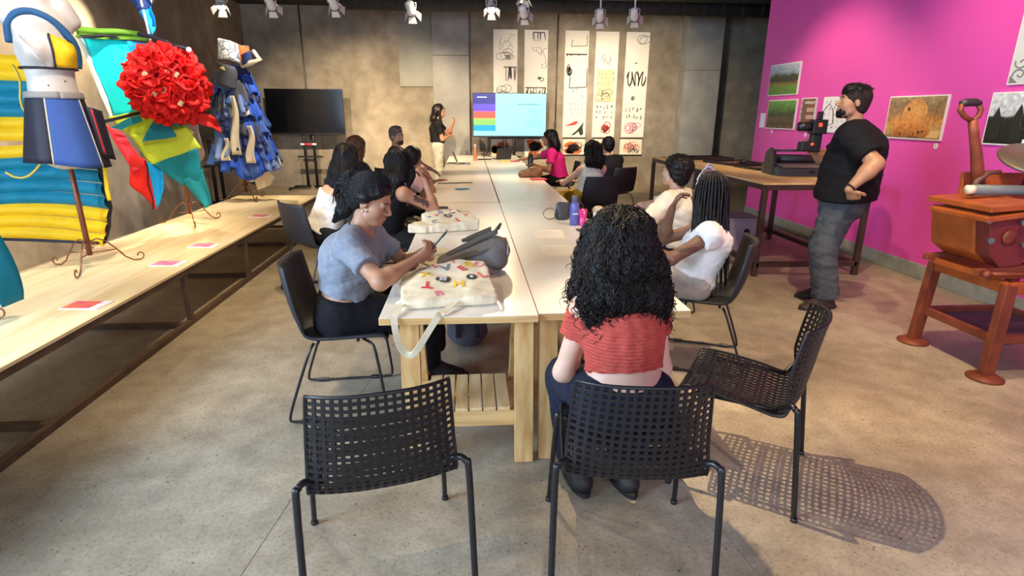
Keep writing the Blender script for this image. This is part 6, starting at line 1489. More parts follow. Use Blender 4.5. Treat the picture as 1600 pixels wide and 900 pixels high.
    for i in range(n):
        z = 1-2*(i+.5)/n; a = i*2.39996; q = V((math.sqrt(1-z*z)*math.cos(a), math.sqrt(1-z*z)*math.sin(a), z))
        if q.y > .55: continue
        p = V((q.x*.29, q.y*.15, q.z*.285)); pr = protos[i % 5]
        if first[i % 5]: o = pr; first[i % 5] = False
        else: o = pr.copy(); COL.objects.link(o); o.parent = t
        nn = V((q.x*.9, q.y*1.4-.4, q.z*.9)).normalized(); nn = (nn+V((rnd.uniform(-.25, .25), rnd.uniform(-.25, .25), rnd.uniform(-.25, .25)))).normalized()
        o.matrix_local = Matrix.Translation(cen+p-V(b)) @ (nn.to_track_quat('Z', 'Y').to_matrix().to_4x4()) @ Matrix.Rotation(rnd.uniform(0, 6), 4, 'Z') @ Matrix.Scale(rnd.uniform(.9, 1.3), 4)
    S = SDF((-3.25, 5.7, 1.4), (-2.45, 6.2, 2.2), .014); S.ell((-2.84, 5.97, 1.81), (.285, .12, .27)); S.noise(.012, 9, 2); V_, Q = S.mesh(); np_obj('flower_core', V_, Q, RED2, t, b)
    for k in range(7):
        x, z = -2.84+rnd.uniform(-.15, .2), 1.78+rnd.uniform(-.2, .15); MB().prism([V((x-b[0]+a1*.03*(1+.3*rnd.random()), 5.76-b[1], z-b[2]+b1*.03)) for a1, b1 in ((-1, -.3), (.2, -1), (1, .2), (0, .9))], (0, -.004, 0), (0, .004, 0)).build('cream_scrap', cloth('scrap_cream', '#cdb58c', .1), t)
    # flag on a stick above
    MB().tube([V((-2.99-b[0], 6.02-b[1], 2.62-b[2])), V((-2.93-b[0], 5.98-b[1], 2.12-b[2]))], .010, 8).build('flag_stick', M('stick_white', '#dfe3ea', .4), t, True)
    pn('blue_flag', [(-3.10, 2.62), (-2.92, 2.52), (-2.88, 2.36), (-2.93, 2.22)], 6.03, C_SKY, seed=13); pn('navy_flag', [(-3.16, 2.64), (-2.98, 2.66), (-2.88, 2.50), (-3.02, 2.44)], 6.01, cloth('flag_navy', '#223a78', .2), seed=14)
    MB().tube([V((-2.93-b[0], 5.96-b[1], 2.16-b[2])), V((-2.90-b[0], 5.92-b[1], 2.08-b[2])), V((-2.87-b[0], 5.9-b[1], 2.0-b[2]))], .014, 6).build('yellow_cord', cloth('cord_ochre', '#c79a3a', .1), t, True)
    MB().tube([V((-3.02-b[0], 5.95-b[1], 2.24-b[2])), V((-2.9-b[0], 5.93-b[1], 2.22-b[2])), V((-2.7-b[0], 5.92-b[1], 2.14-b[2])), V((-2.6-b[0], 5.92-b[1], 2.12-b[2]))], .02, 6).build('black_strap', C_BLK, t, True)
    MB().ell(V((-2.58-b[0], 5.92-b[1], 2.11-b[2])), (.025, .02, .025)).build('strap_knob', M('stick_white', '#dfe3ea', .4), t, True)
costume_b()
# ---- costume C: layered denim
def costume_c():
    b = (-2.93, 7.80, PZ); t = thing('costume_denim', 'costume of layered blue denim scraps topped by a printed hat', 'costume', b); stand_parts(t, .95, (-.02, 0), math.radians(-50), 1.0)
    S = SDF((-3.35, 7.4, .9), (-2.4, 8.2, 2.2), .018); c = A((-2.90, 7.80, 0))
    S.loft(c+UPZ*1.0, c+UPZ*1.6, .36, .22, .24, .17, (1, 0, 0), .05); S.loft(c+UPZ*1.6, c+UPZ*2.02, .24, .17, .18, .11, (1, 0, 0), .05); V_, Q = S.mesh(); np_obj('inner_form', V_, Q, cloth('denim_deep', '#25376e', .05), t, b)
    cols = [cloth('scrap_royal', '#2f5cc8', .1), cloth('scrap_denim', '#4867a8', .1), cloth('scrap_navy', '#24315c', .1), cloth('scrap_cream2', '#d5c9ac', .1), cloth('scrap_slate', '#4a4a52', .1), cloth('scrap_pale', '#7f97c4', .1)]
    rnd = random.Random(12)
    for i in range(62):
        lv = rnd.random(); z = 2.06-1.0*lv; a = rnd.uniform(-2.9, .25) if i % 6 else rnd.uniform(.25, 3.3); R_ = (.19+.19*lv, .125+.12*lv); m = rnd.choices(cols, (5, 6, 4, 2.4, 1.4, 2))[0]
        w_ = rnd.uniform(.14, .27); h_ = rnd.uniform(.18, .34); ph = rnd.uniform(0, 6); lift = rnd.uniform(.0, .05)
        narrow = rnd.uniform(.5, 1.2)
        def fn(u, v):
            aa = a+(u-.5)*w_/R_[0]*(1+(narrow-1)*v)*1.2; rr = 1+lift*2*v+.10*v*math.sin(u*11+ph)+.03; zz = z-h_*v*(1+.12*math.sin(u*6+ph)); 
            sp = .05*v
            return (-2.90+(R_[0]+sp)*rr*math.cos(aa)-b[0], 7.80+(R_[1]+sp)*rr*math.sin(aa)-b[1], zz-b[2])
        MB().sheet(fn, 10, 8, .005).build('denim_scrap', m, t, True)
    # front cream strips
    for x, z0, z1 in ((-2.86, 1.75, 1.05), (-2.70, 1.4, .95), (-3.0, 1.25, .98)):
        MB().sheet(lambda u, v: (x+.05*(u-.5)*(1+1.4*v)+.02*math.sin(v*6)-b[0], 7.54-.05*v+.012*math.sin(u*6+v*5)-b[1], z0+(z1-z0)*v-b[2]), 6, 14, .006).build('cream_strip', cols[3], t, True)
    # sleeve arm in cream, hat, collar
    MB().tube([V((-2.74-b[0], 7.66-b[1], 2.10-b[2])), V((-2.60-b[0], 7.6-b[1], 2.13-b[2])), V((-2.50-b[0], 7.6-b[1], 2.17-b[2])), V((-2.58-b[0], 7.64-b[1], 2.27-b[2]))], [.03, .034, .03, .024], 8).build('wrapped_cord', cols[3], t, True)
    MB().sheet(lambda u, v: (-2.72+.13*u-b[0], 7.62-.03*math.sin(u*3)-b[1], 2.22-.12*v+.05*u-b[2]), 8, 6, .006).build('navy_flap', cols[2], t, True)
    def hat(u, v):
        a = u*2*math.pi; r = .155+.02*v; return (-2.845+r*math.cos(a)*1.1-b[0], 7.76+r*.8*math.sin(a)-b[1], 2.37-.22*v-.10*math.cos(a)*.45+.012*math.sin(a*3)-b[2])
    m = mat('hat_print', '#dfe6e8', .7); nt, bs = nodes_of(m); tc = nt.nodes.new('ShaderNodeTexCoord'); vo = nt.nodes.new('ShaderNodeTexVoronoi'); vo.inputs['Scale'].default_value = 14; vo.feature = 'DISTANCE_TO_EDGE'; nt.links.new(tc.outputs['Object'], vo.inputs[0]); r = nt.nodes.new('ShaderNodeValToRGB'); nt.links.new(vo.outputs[0], r.inputs[0]); e = r.color_ramp.elements; e[0].position = .03; e[0].color = (*lin('#5d6670'), 1); e[1].position = .06; e[1].color = (*lin('#e4e2d8'), 1); nt.links.new(r.outputs[0], bs.inputs['Base Color'])
    MB().sheet(hat, 30, 6, .006).build('printed_hat', m, t, True)
    MB().sheet(lambda u, v: hat(-.16+.22*u, v*.95), 8, 5, .012).build('orange_print', cloth('print_orange', '#d9642f', .1), t, True)
    MB().sheet(lambda u, v: (-3.02+.22*u+.02*math.sin(v*5)-b[0], 7.60-.05*math.sin(u*3.1)-b[1], 2.14-.26*v-.06*u-b[2]), 8, 8, .006).build('dark_lapel', cols[4], t, True)
    MB().tube([V((-2.93+.03*math.sin(k*1.9)-b[0], 7.545-b[1], 2.06+.02*math.cos(k*2.3)-b[2])) for k in range(9)], .008, 6).build('gold_braid', M('gold_thread', '#d0b070', .4, metal=.4), t, True)
    # striped leg and cream tag at the bottom
    for k in range(6): MB().tube([V((-2.83+.012*k-b[0]+.028*math.cos(a*.785), 7.66-b[1]+.028*math.sin(a*.785), .90-.045*k-b[2])) for a in range(8)], .019, 6, closed=True).build('striped_ring', cols[4] if k % 2 else M('ring_white', '#d9d2c8', .7), t, True)
    MB().prism([V((x-b[0], 7.63-b[1], z-b[2])) for x, z in ((-2.75, .72), (-2.56, .86), (-2.50, .76), (-2.56, .66), (-2.72, .60))], (0, -.003, 0), (0, .003, 0)).build('cream_card', M('card_cream', '#e0cda6', .7), t)
costume_c()
# leaflets on the platform edge
for i, (x, y, lab, c2) in enumerate(((-2.29, 3.40, 'pink and orange leaflet lying nearest the camera on the platform', '#ef8a3c'), (-2.29, 4.39, 'pink leaflet on the platform in front of the white mannequin', '#f0a0b8'), (-2.29, 5.01, 'pink leaflet on the platform between the mannequin and the kite costume', '#f0a0b8'), (-2.31, 6.49, 'pink leaflet farthest along the platform near the denim costume', '#f0a0b8'))):
    t = thing('leaflet', lab, 'leaflet', (x, y, PZ), math.radians(-5), 'leaflets on the platform')
    MB().bx(-.115, .115, -.075, .075, 0, .006).build('card', M('leaflet_white', '#efe6e4', .6), t)
    MB().bx(-.105, .06, -.065, .065, .006, .0068).build('pink_print', mat('leaflet_pink_%d' % i, '#e8457c', .6, 0, 16, col2=c2), t)
# ================================================================ SMALL THINGS
def sdf_obj(name, S, m, parent, off, it=1):
    V_, Q = S.mesh(); V_ = relax(V_, Q, it, .35); return np_obj(name, V_, Q, m, parent, off), V_
CANVAS = mat('canvas_cream', '#e2d3b4', .85, .05, 30, .15, 160, spec=.2)
def text_mesh(txt, size, ext=.0008):
    cu = bpy.data.curves.new('letter', 'FONT'); cu.body = txt; cu.size = size; cu.align_x = 'CENTER'; cu.align_y = 'CENTER'; cu.extrude = ext; cu.offset = size*.028
    o = bpy.data.objects.new('letter', cu); COL.objects.link(o); dg = bpy.context.evaluated_depsgraph_get(); me = bpy.data.meshes.new_from_object(o.evaluated_get(dg)); bpy.data.objects.remove(o); return me
def print_on(parent, off, V_, txt, x, y, size, m, rz=0., name='printed_letter', disc=False):
    d = np.hypot(V_[:, 0]-x, V_[:, 1]-y); q = V_[d < max(.014, size*(1. if disc else .5))]; q = q[q[:, 2] > q[:, 2].max()-.04]
    c = q.mean(0); A_ = np.c_[q[:, :2]-A((x, y)), np.ones(len(q))]; s_ = np.linalg.lstsq(A_, q[:, 2], rcond=None)[0]
    z = float(s_[2]+max(0, (q[:, 2]-A_@s_).max())); nrm = V((-s_[0], -s_[1], 1)).normalized()
    X = V((1, 0, 0)); X = (X-nrm*X.dot(nrm)).normalized(); R = Matrix((X, nrm.cross(X), nrm)).transposed()
    if disc: mb = MB().lathe([(.001, .0), (size, .0), (size, .0015), (.001, .0015)], (0, 0, 0), 20); o = mb.build(name, m, parent)
    else:
        me = text_mesh(txt, size); me.materials.clear(); me.materials.append(m); o = bpy.data.objects.new(name, me); COL.objects.link(o); o.parent = parent
    mw = Matrix.Translation(V((x, y, z))) @ R.to_4x4() @ Matrix.Rotation(rz, 4, 'Z'); me = o.data
    near = V_[d < size*1.2+.03]
    for v in me.vertices:
        p = mw @ v.co; dd = np.hypot(near[:, 0]-p.x, near[:, 1]-p.y); k = near[dd < .012]; k = k if len(k) else near[np.argsort(dd)[:3]]
        v.co = V((p.x, p.y, float(k[:, 2].max())+(.0012 if v.co.z > .0004 else .0002)+(.0009 if size < .033 and not disc else 0)))-V(off)
    return o
PR = {'red': M('print_red', '#d33a44', .7), 'yel': M('print_yellow', '#e6bf1e', .7), 'gry': M('print_grey', '#7c7c80', .7), 'blk': M('print_black', '#2f2e33', .7), 'pnk': M('print_pink', '#d86a86', .7), 'sal': M('print_salmon', '#e06a5c', .7), 'wht': M('print_wht', '#ecebe8', .7), 'blu': M('print_blue', '#6d7cae', .7)}
# ---- tote bag at the near left
def rb(S, c, r, rad, rz, k=.02):
    """rounded box added to a field"""
    c = A(c); R_ = float(np.linalg.norm(r))+rad+k+3*S.h; sl, G = S.grid(c-R_, c+R_); x, y, z = G[0]-c[0], G[1]-c[1], G[2]-c[2]; cs, sn = math.cos(rz), math.sin(rz)
    qx = np.abs(x*cs+y*sn)-r[0]; qy = np.abs(-x*sn+y*cs)-r[1]; qz = np.abs(z)+0*x-r[2]
    d = np.sqrt(np.maximum(qx, 0)**2+np.maximum(qy, 0)**2+np.maximum(qz, 0)**2)+np.minimum(np.maximum(qx, np.maximum(qy, qz)), 0)-rad
    S.put(sl, d, k, 'add', None, G)
def ridges(S, amp, freq, seed, band=.06):
    """sharp cloth creases"""
    I = np.argwhere(np.abs(S.F) < band); P_ = (S.lo+I*S.h)*freq; rng = np.random.RandomState(seed); v = 0
    for o in range(5):
        d = rng.normal(size=3)*A((1, 1, .4)); d /= np.linalg.norm(d); d2 = rng.normal(size=3); v = v+1-np.abs(np.sin(P_@d*math.pi*(1+.3*o)+1.2*np.sin(P_@d2*2)+rng.uniform(0, 6)))**.5
    S.F[I[:, 0], I[:, 1], I[:, 2]] -= (amp*(v/5*2-.6)).astype(np.float32)
def tote_near():
    off = (-.12, 2.66, TZ); t = thing('tote_bag', 'cream canvas tote bag printed with coloured letters lying on the near table corner', 'bag', off)
    S = SDF((-.48, 2.30, .70), (.26, 3.0, .95), .0065)
    rb(S, (-.115, 2.615, .786), (.195, .175, .045), .022, .13)
    S.cut((-.115, 2.45, .778), nz((.02, -.19, 1))); S.cut((-.30, 2.6, .80), nz((-.35, 0, 1)))
    S.cap((-.33, 2.45, .745), (.08, 2.50, .742), .012, .012, .03)
    S.noise(.008, 4.5, 3, (1, 1, .3), .09); ridges(S, .006, 5, 4); ridges(S, .003, 9, 7); S.cut((0, 0, TZ+.0015), (0, 0, -1)); bo, V_ = sdf_obj('canvas_body', S, CANVAS, t, off, 1)
    for (txt, x, y, sz, c, rz) in (('G', -.235, 2.74, .055, 'gry', .2), ('L', -.175, 2.76, .055, 'red', .6), ('V', -.12, 2.725, .085, 'gry', .3), ('T', -.085, 2.785, .05, 'pnk', .3), ('E', -.04, 2.715, .07, 'red', .7), ('C', .045, 2.775, .065, 'pnk', 1.2), ('R', -.005, 2.765, .075, 'yel', .1), ('L', .06, 2.66, .085, 'sal', .5), ('T', -.20, 2.545, .085, 'red', 3.14), ('H', -.055, 2.56, .08, 'yel', .0), ('X', -.215, 2.65, .07, 'yel', .3), ('n', -.145, 2.475, .08, 'pnk', .3)):
        print_on(t, off, V_, txt, x, y, sz, PR[c], rz)
    print_on(t, off, V_, '', -.13, 2.61, .036, PR['blk'], 0, 'printed_disc', True); print_on(t, off, V_, 'EZ', -.13, 2.625, .032, PR['wht'], .3); print_on(t, off, V_, 'AV', -.13, 2.595, .032, PR['wht'], .3)
    print_on(t, off, V_, '', .005, 2.635, .026, PR['blk'], 0, 'printed_disc', True); print_on(t, off, V_, '0', .005, 2.635, .030, PR['wht'], .2)
    # strap looped over the table edge
    P_ = [(-.30, 2.42, .757), (-.32, 2.33, .750), (-.325, 2.286, .735), (-.322, 2.278, .69), (-.31, 2.27, .62), (-.285, 2.268, .575), (-.255, 2.268, .568), (-.225, 2.272, .60), (-.19, 2.276, .66), (-.155, 2.283, .715), (-.135, 2.295, .742), (-.10, 2.36, .748), (-.06, 2.44, .757)]
    pts = []
    for i in range(len(P_)-1):
        for k in range(4): pts.append(V(P_[i]).lerp(V(P_[i+1]), k/4))
    pts.append(V(P_[-1]))
    for _ in range(3): pts = [pts[0]]+[(pts[i-1]+pts[i]*2+pts[i+1])/4 for i in range(1, len(pts)-1)]+[pts[-1]]
    ns = []
    for i, p in enumerate(pts): u = i/(len(pts)-1); ns.append(V((math.sin(u*3.1)*.5-.1, -.75 if .15 < u < .85 else -.1, 1 if (u < .15 or u > .85) else .25)))
    MB().ribbon(pts, .028, ns, .0035).build('shoulder_strap', CANVAS, t, off=off)
tote_near()
def tote_far():
    off = (-.17, 4.3, TZ); t = thing('tote_bag', 'second cream tote bag with scattered letters in the middle of the near table', 'bag', off)
    S = SDF((-.50, 3.95, .70), (.18, 4.65, 1.0), .0075)
    rb(S, (-.15, 4.27, .775), (.17, .14, .04), .015, .3); rb(S, (-.18, 4.30, .80), (.09, .08, .035), .02, .5, .05); rb(S, (-.35, 4.16, .76), (.06, .08, .022), .012, -.3); S.cut((-.2, 4.1, .79), nz((.0, -.2, 1))); S.cap((-.30, 4.1, .75), (-.42, 4.22, .75), .015, .015, .04)
    S.noise(.010, 4.5, 12, (1, 1, .3), .09); ridges(S, .008, 5, 11); ridges(S, .003, 9, 3); S.cut((0, 0, TZ+.0015), (0, 0, -1)); bo, V_ = sdf_obj('canvas_body', S, CANVAS, t, off, 1)
    for (txt, x, y, sz, c, rz) in (('E', -.22, 4.34, .07, 'blu', .3), ('O', -.16, 4.26, .08, 'blk', .2), ('I', -.13, 4.32, .07, 'blk', 1.2), ('F', -.24, 4.26, .07, 'pnk', .3), ('J', -.09, 4.20, .08, 'red', .5), ('L', -.08, 4.36, .06, 'blk', .4), ('n', -.03, 4.28, .06, 'sal', .2), ('S', -.30, 4.25, .05, 'blu', .5), ('C', -.25, 4.15, .07, 'gry', .5), ('T', -.15, 4.39, .06, 'pnk', .1)): print_on(t, off, V_, txt, x, y, sz, PR[c], rz)
tote_far()
# ---- grey backpack lying on the table
def pack_table():
    off = (.08, 3.12, TZ); t = thing('backpack', 'grey backpack lying on its side on the near table beside the notebook', 'bag', off); m = mat('pack_grey', '#6f6b68', .8, .12, 30, .15, 150)
    S = SDF((-.28, 2.8, .70), (.36, 3.5, 1.02), .007)
    S.loft((-.16, 3.10, .758), (.13, 3.08, .83), .11, .026, .13, .085, (0, 1, .1), .03); S.loft((.145, 3.07, .80), (.155, 3.07, .855), .055, .125, .045, .085, (1, .1, 0), .04)
    S.noise(.007, 7, 5, (1, 1, 1), .08); ridges(S, .006, 5, 3); S.cut((0, 0, TZ+.0015), (0, 0, -1)); sdf_obj('bag_body', S, m, t, off, 1)
    dk = mat('pack_strap', '#57534f', .8, .1, 40)
    for pts in ([(.15, 3.06, .945), (.05, 3.08, .90), (-.05, 3.10, .845), (-.13, 3.12, .80)], [(.12, 3.20, .93), (.02, 3.22, .885), (-.03, 3.24, .86), (-.02, 3.28, .85), (.06, 3.27, .87)], [(-.10, 3.0, .80), (-.02, 2.99, .83), (.06, 2.99, .85), (.12, 3.0, .88)]):
        out = []
        for i in range(len(pts)-1):
            for k in range(4): out.append(V(pts[i]).lerp(V(pts[i+1]), k/4))
        out.append(V(pts[-1])); MB().ribbon(out, .045, V((0, -.35, 1)), .010).build('shoulder_strap', dk, t, off=off)
    MB().tube([(.20, 2.95, .84), (.205, 3.03, .885), (.20, 3.12, .895), (.18, 3.2, .87)], .005, 6).build('zip', M('zip_grey', '#94908b', .5), t, True, off=off)
    MB().tube([(.13, 3.05, .94), (.16, 3.07, .975), (.17, 3.12, .975), (.16, 3.16, .94)], .008, 6).build('grab_loop', dk, t, True, off=off)
pack_table()
# ---- spiral notebook
def notebook():
    off = (-.19, 3.36, TZ+.0005); t = thing('spiral_notebook', 'open spiral notebook with cream pages under the hands of the woman in grey', 'notebook', off, math.radians(32))
    MB().bx(-.15, .15, .006, .20, .0, .006).build('page_block', M('page_cream', '#e8d9b4', .8, .03, 20), t); MB().bx(-.15, .15, -.20, -.006, .0, .010).build('page_block', M('page_cream', '#e8d9b4', .8, .03, 20), t)
    MB().bx(-.154, .154, -.204, .204, -.0, .0015).build('cover', M('cover_kraft', '#b89460', .8), t)
    for k in range(17):
        x = -.14+k*.0175; MB().tube([(x, .009*math.cos(a*.785), .011+.009*math.sin(a*.785)) for a in range(8)], .0013, 5, closed=True).build('spiral_ring', M('wire_black', '#1d1b1c', .35, metal=.6), t, True)
notebook()
t = thing('sunglasses', 'pink-lensed glasses lying between the tote bag and the backpack', 'glasses', (.06, 2.90, TZ), .2)
for s in (-1, 1):
    MB().tube([(s*.034+.028*math.cos(a*.52), 0, .03+.022*math.sin(a*.52)) for a in range(12)], .002, 6, closed=True).build('rim', M('rim_brown', '#5b3a36', .3), t, True)
    MB().lathe([(.001, 0), (.026, 0)], (s*.034, 0, .03), 14, (0, -1, 0), False).build('lens', M('lens_pink', '#b58a98', .1, alpha=.6), t); MB().tube([(s*.062, 0, .035), (s*.064, .1, .02), (s*.06, .13, .006)], .002, 5).build('temple', M('rim_brown', '#5b3a36', .3), t, True)
# ---- bag under the table
def pack_floor():
    off = (-.03, 3.72, 0); t = thing('backpack', 'dark grey backpack standing on the floor under the near table', 'bag', off); m = mat('pack_dark', '#4a4852', .85, .15, 30, .15, 150)
    S = SDF((-.28, 3.45, 0.0), (.24, 4.0, .52), .009); S.loft((-.03, 3.72, .12), (-.03, 3.73, .34), .14, .11, .12, .085, (1, 0, 0), .05); S.loft((-.02, 3.63, .10), (-.02, 3.64, .22), .10, .06, .09, .05, (1, 0, 0), .04); S.noise(.010, 8, 4, (1, 1, 1), .08); S.cut((0, 0, .002), (0, 0, -1)); sdf_obj('bag_body', S, m, t, off, 2)
    for x in (-.09, .04): MB().ribbon([V((x, 3.80, .40)), V((x, 3.70, .46)), V((x, 3.61, .38)), V((x, 3.575, .24)), V((x, 3.565, .12))], .03, V((0, -1, .3)), .008).build('strap', M('pack_strap_dark', '#2b2930', .8), t, True, off=off)
    MB().tube([(-.10, 3.60, .30), (-.03, 3.575, .31), (.06, 3.60, .30)], .004, 6).build('zip', M('zip_dark', '#1f1d22', .5), t, True, off=off)
pack_floor()
# ---- phones and small objects on the tables
phone('mobile_phone', 'black phone lying beyond the tattooed arm on the near table', (-.27, 5.22, TZ+.008), ((1, .12, 0), (-.12, 1, 0)), M('phone_screen_off', '#0b0c10', .1), M('phone_dark', '#1b1b1f', .3))
phone('mobile_phone', 'phone in a light blue case lying on the middle table', (-.08, 6.57, TZ+.008), ((1, .5, 0), (-.5, 1, 0)), M('phone_screen_grey', '#5d6a70', .15), M('phone_blue', '#2f9fd0', .4))
phone('mobile_phone', 'dark phone lying at the left edge of the far table', (-.30, 10.15, TZ+.008), ((1, .1, 0), (-.1, 1, 0)), M('phone_screen_off', '#0b0c10', .1), M('phone_dark', '#1b1b1f', .3))
phone('mobile_phone', 'dark phone by the purple bottle half hidden by curly hair', (.87, 4.13, TZ+.008), ((1, .3, 0), (-.3, 1, 0)), M('phone_screen_grey', '#5d6a70', .15), M('phone_dark', '#1b1b1f', .3))
def bottle(name, label, loc, prof, m, capprof, cm_, cat='bottle', extra=None):
    t = thing(name, label, cat, loc); b_ = MB().lathe(prof, (0, 0, 0), 20).build('bottle_body', m, t, True); MB().lathe(capprof, (0, 0, 0), 18).build('cap', cm_, t, True)
    if extra: extra(t)
    return t
PUR = mat('bottle_purple', '#6e6fd0', .25, trans=.35, rough=None) if False else mat('bottle_purple', '#6d70c8', .28, trans=.3)
def _txt(t): MB().bx(-.022, .022, -.0375, -.0362, .088, .096).build('brand_bar', M('print_wht', '#ecebe8', .7), t)
bottle('water_bottle', 'translucent purple water bottle with grey lid on the near table', (.815, 4.36, TZ), [(.030, 0), (.036, .004), (.0365, .15), (.032, .168), (.024, .178), (.023, .185)], PUR, [(.0255, .178), (.0265, .18), (.0265, .222), (.024, .226)], M('lid_slate', '#4a5468', .5), extra=_txt)
t = thing('drinking_cup', 'bright pink plastic cup beside the purple bottle', 'cup', (.875, 4.34, TZ)); PKC = mat('cup_pink', '#ff4fa8', .2, trans=.5)
MB().lathe([(.026, 0), (.036, .125), (.034, .125), (.0245, .004)], (0, 0, 0), 20, None, False).build('cup_wall', PKC, t, True); MB().lathe([(.001, 0), (.026, 0), (.025, .035), (.001, .035)], (0, 0, 0), 20, None, False).build('cup_base', mat('cup_pink_solid', '#f0288c', .3), t, True)
bottle('drinking_cup', 'beige travel cup with rounded lid behind the curly-haired woman in coral', (.965, 4.20, TZ), [(.030, 0), (.038, .10), (.039, .13)], M('cup_white', '#e8e2d8', .4), [(.04, .13), (.04, .15), (.034, .165), (.018, .172)], M('lid_beige', '#c3a986', .5), 'cup')
bottle('water_bottle', 'copper and white metal bottle on the far table', (.12, 10.7, TZ), [(.034, 0), (.037, .005), (.037, .15), (.030, .195), (.018, .225), (.017, .245)], mat('bottle_copper', '#c98a6c', .3, metal=.5), [(.019, .24), (.02, .243), (.02, .285), (.017, .29)], M('cap_steel', '#d8d5d2', .3, metal=.6))
bottle('thermos_flask', 'dark steel flask standing behind the brown leather bag', (.90, 8.45, TZ), [(.037, 0), (.04, .005), (.04, .21), (.034, .225)], mat('flask_dark', '#2f3338', .35, .1, 10, metal=.4), [(.036, .222), (.036, .262), (.02, .268), (.018, .285), (.01, .29)], M('flask_cap', '#1c1d20', .5))
# pouch
def pouch():
    off = (.755, 4.60, TZ); t = thing('wrist_pouch', 'dark grey leather pouch with a wrist loop beside the purple bottle', 'bag', off); m = mat('pouch_leather', '#3a3b40', .5, .1, 20)
    S = SDF((.64, 4.45, .71), (.90, 4.76, .94), .006); S.loft((.76, 4.60, .765), (.765, 4.60, .865), .07, .045, .055, .012, (1, .1, 0), .03); S.noise(.003, 14, 3); S.cut((0, 0, TZ+.0015), (0, 0, -1)); sdf_obj('pouch_body', S, m, t, off)
    MB().ribbon([V((.70+.0*k-.05-.055*math.cos(-.3+k*.55), 4.56, .785+.045*math.sin(-.3+k*.55))) for k in range(12)], .016, [V((math.cos(-.3+k*.55), 0, -math.sin(-.3+k*.55))) for k in range(12)], .004).build('wrist_loop', m, t, True, off=off)
pouch()
# strap thing next to cup
t = thing('headphones', 'black headset lying behind the pink cup', 'headphones', (.88, 4.62, TZ)); 
MB().tube([(.06*math.cos(a*.26), .02, .075+.075*math.sin(a*.26)) for a in range(13)], .007, 8).build('headband', BLK, t, True)
for s in (-1, 1): MB().lathe([(.03, 0), (.034, .012), (.028, .025)], (s*.065, .02, .05), 14, (s, 0, 0)).build('ear_cup', BLK, t, True)
# loose sheets
for (x, y, rz, lab) in ((.56, 3.50, .05, 'white sheet of paper lying in front of the woman in coral'), (.57, 4.02, -.08, 'white sheet of paper lying beyond the first one on the near table')):
    t = thing('paper_sheet', lab, 'paper', (x, y, TZ), rz); MB().bx(-.105, .105, -.148, .148, .0003, .0012).build('sheet', M('paper_white', '#f3ead8', .85), t)
    for k in range(5): MB().bx(-.08, .02+.05*(k % 2), .09-.03*k, .093-.03*k, .0012, .0016).build('pencil_line', M('pencil_grey', '#b8ae9e', .8), t)
t = thing('cloth_scarf', 'white lace cloth at the right corner of the near table', 'cloth', (.83, 2.42, TZ)); 
S = SDF((.66, 2.33, .72), (.985, 2.66, .80), .006); S.ell((.83, 2.45, .735), (.10, .07, .022)); S.noise(.010, 16, 3, (1, 1, 1), .05); S.cut((0, 0, TZ+.001), (0, 0, -1)); sdf_obj('lace', S, mat('lace_white', '#ece7e0', .9, .08, 60, .3, 200), t, (.83, 2.42, TZ))
# laptops
def laptop(x, y, rz, label, lid, ang=112):
    t = thing('laptop', label, 'laptop', (x, y, TZ), rz)
    MB().bx(-.155, .155, -.11, .11, .002, .016).build('base', lid, t, bev=.003); MB().bx(-.14, .14, -.02, .09, .016, .0175).build('keyboard', M('keys_black', '#1b1c1f', .5), t); MB().bx(-.045, .045, -.095, -.035, .016, .0168).build('trackpad', M('pad_grey', '#5a5c60', .4), t)
    a = math.radians(ang-90); R_ = Matrix.Rotation(-a, 3, 'X'); c = V((0, .11, .016)); d = R_ @ V((0, 0, .105))
    MB().box(c+d, (.31, .007, .21), R_).build('screen_lid', lid, t, bev=.002); MB().box(c+d+R_ @ V((0, -.0042, 0)), (.292, .001, .192), R_).build('display', M('display_dark', '#11141b', .15), t)
laptop(-.08, 9.95, math.radians(88), 'open silver laptop at the left side of the far table', M('lap_silver', '#a9adb3', .35, metal=.6))
laptop(.62, 11.1, math.radians(-160), 'open dark laptop on the far table under the reaching hand', M('lap_dark', '#2c2f36', .4))
for (x, y, c, lab) in ((.66, 10.55, '#e6ee5a', 'yellow sticky notes on the far table'), (.83, 10.5, '#ee4f74', 'pink sticky notes on the far table'), (.91, 7.55, '#e0404e', 'red folder at the edge beside the brown leather bag')):
    t = thing('paper_pad', lab, 'paper', (x, y, TZ), random.uniform(-.3, .3)); w_, h_ = (.09, .12) if 'folder' not in lab else (.11, .15)
    for k in range(3): MB().box((.004*k, .003*k, .003+.004*k), (2*w_*.9, h_, .0035), Matrix.Rotation(.06*k, 3, 'Z')).build('pad_sheet', M('pad_'+c[1:], c, .7), t)
t = thing('tablet', 'black tablet lying across the gap at the far end of the tables', 'tablet', (.30, 10.95, TZ), .05); MB().bx(-.13, .13, -.09, .09, .001, .010).build('casing', M('phone_dark', '#1b1b1f', .3), t, bev=.003); MB().bx(-.12, .12, -.08, .08, .010, .0108).build('screen', M('phone_screen_off', '#0b0c10', .1), t)
t = thing('cable_tangle', 'tangle of black cables rising from the far table before the lit television', 'cable', (.42, 11.75, TZ))
for k in range(4): MB().tube([(-.12+.05*k+.05*math.sin(j*.9+k), .02*math.cos(j+k), .006+.14*abs(math.sin(j*.52+k*.6))*(j/9)) for j in range(12)], .006, 6).build('cable', BLK, t, True)
t = thing('pencil_rod', 'thin dark rod lying on the left of the middle table', 'rod', (-.17, 7.15, TZ), .15); MB().tube([(-.22, 0, .006), (-.02, .0, .006), (.20, .02, .006)], .005, 8).build('shaft', M('rod_dark', '#4a4644', .5), t, True); MB().tube([(.20, .02, .006), (.225, .022, .006)], [.005, .001], 8).build('tip', M('rod_tip', '#2a2828', .5), t, True)
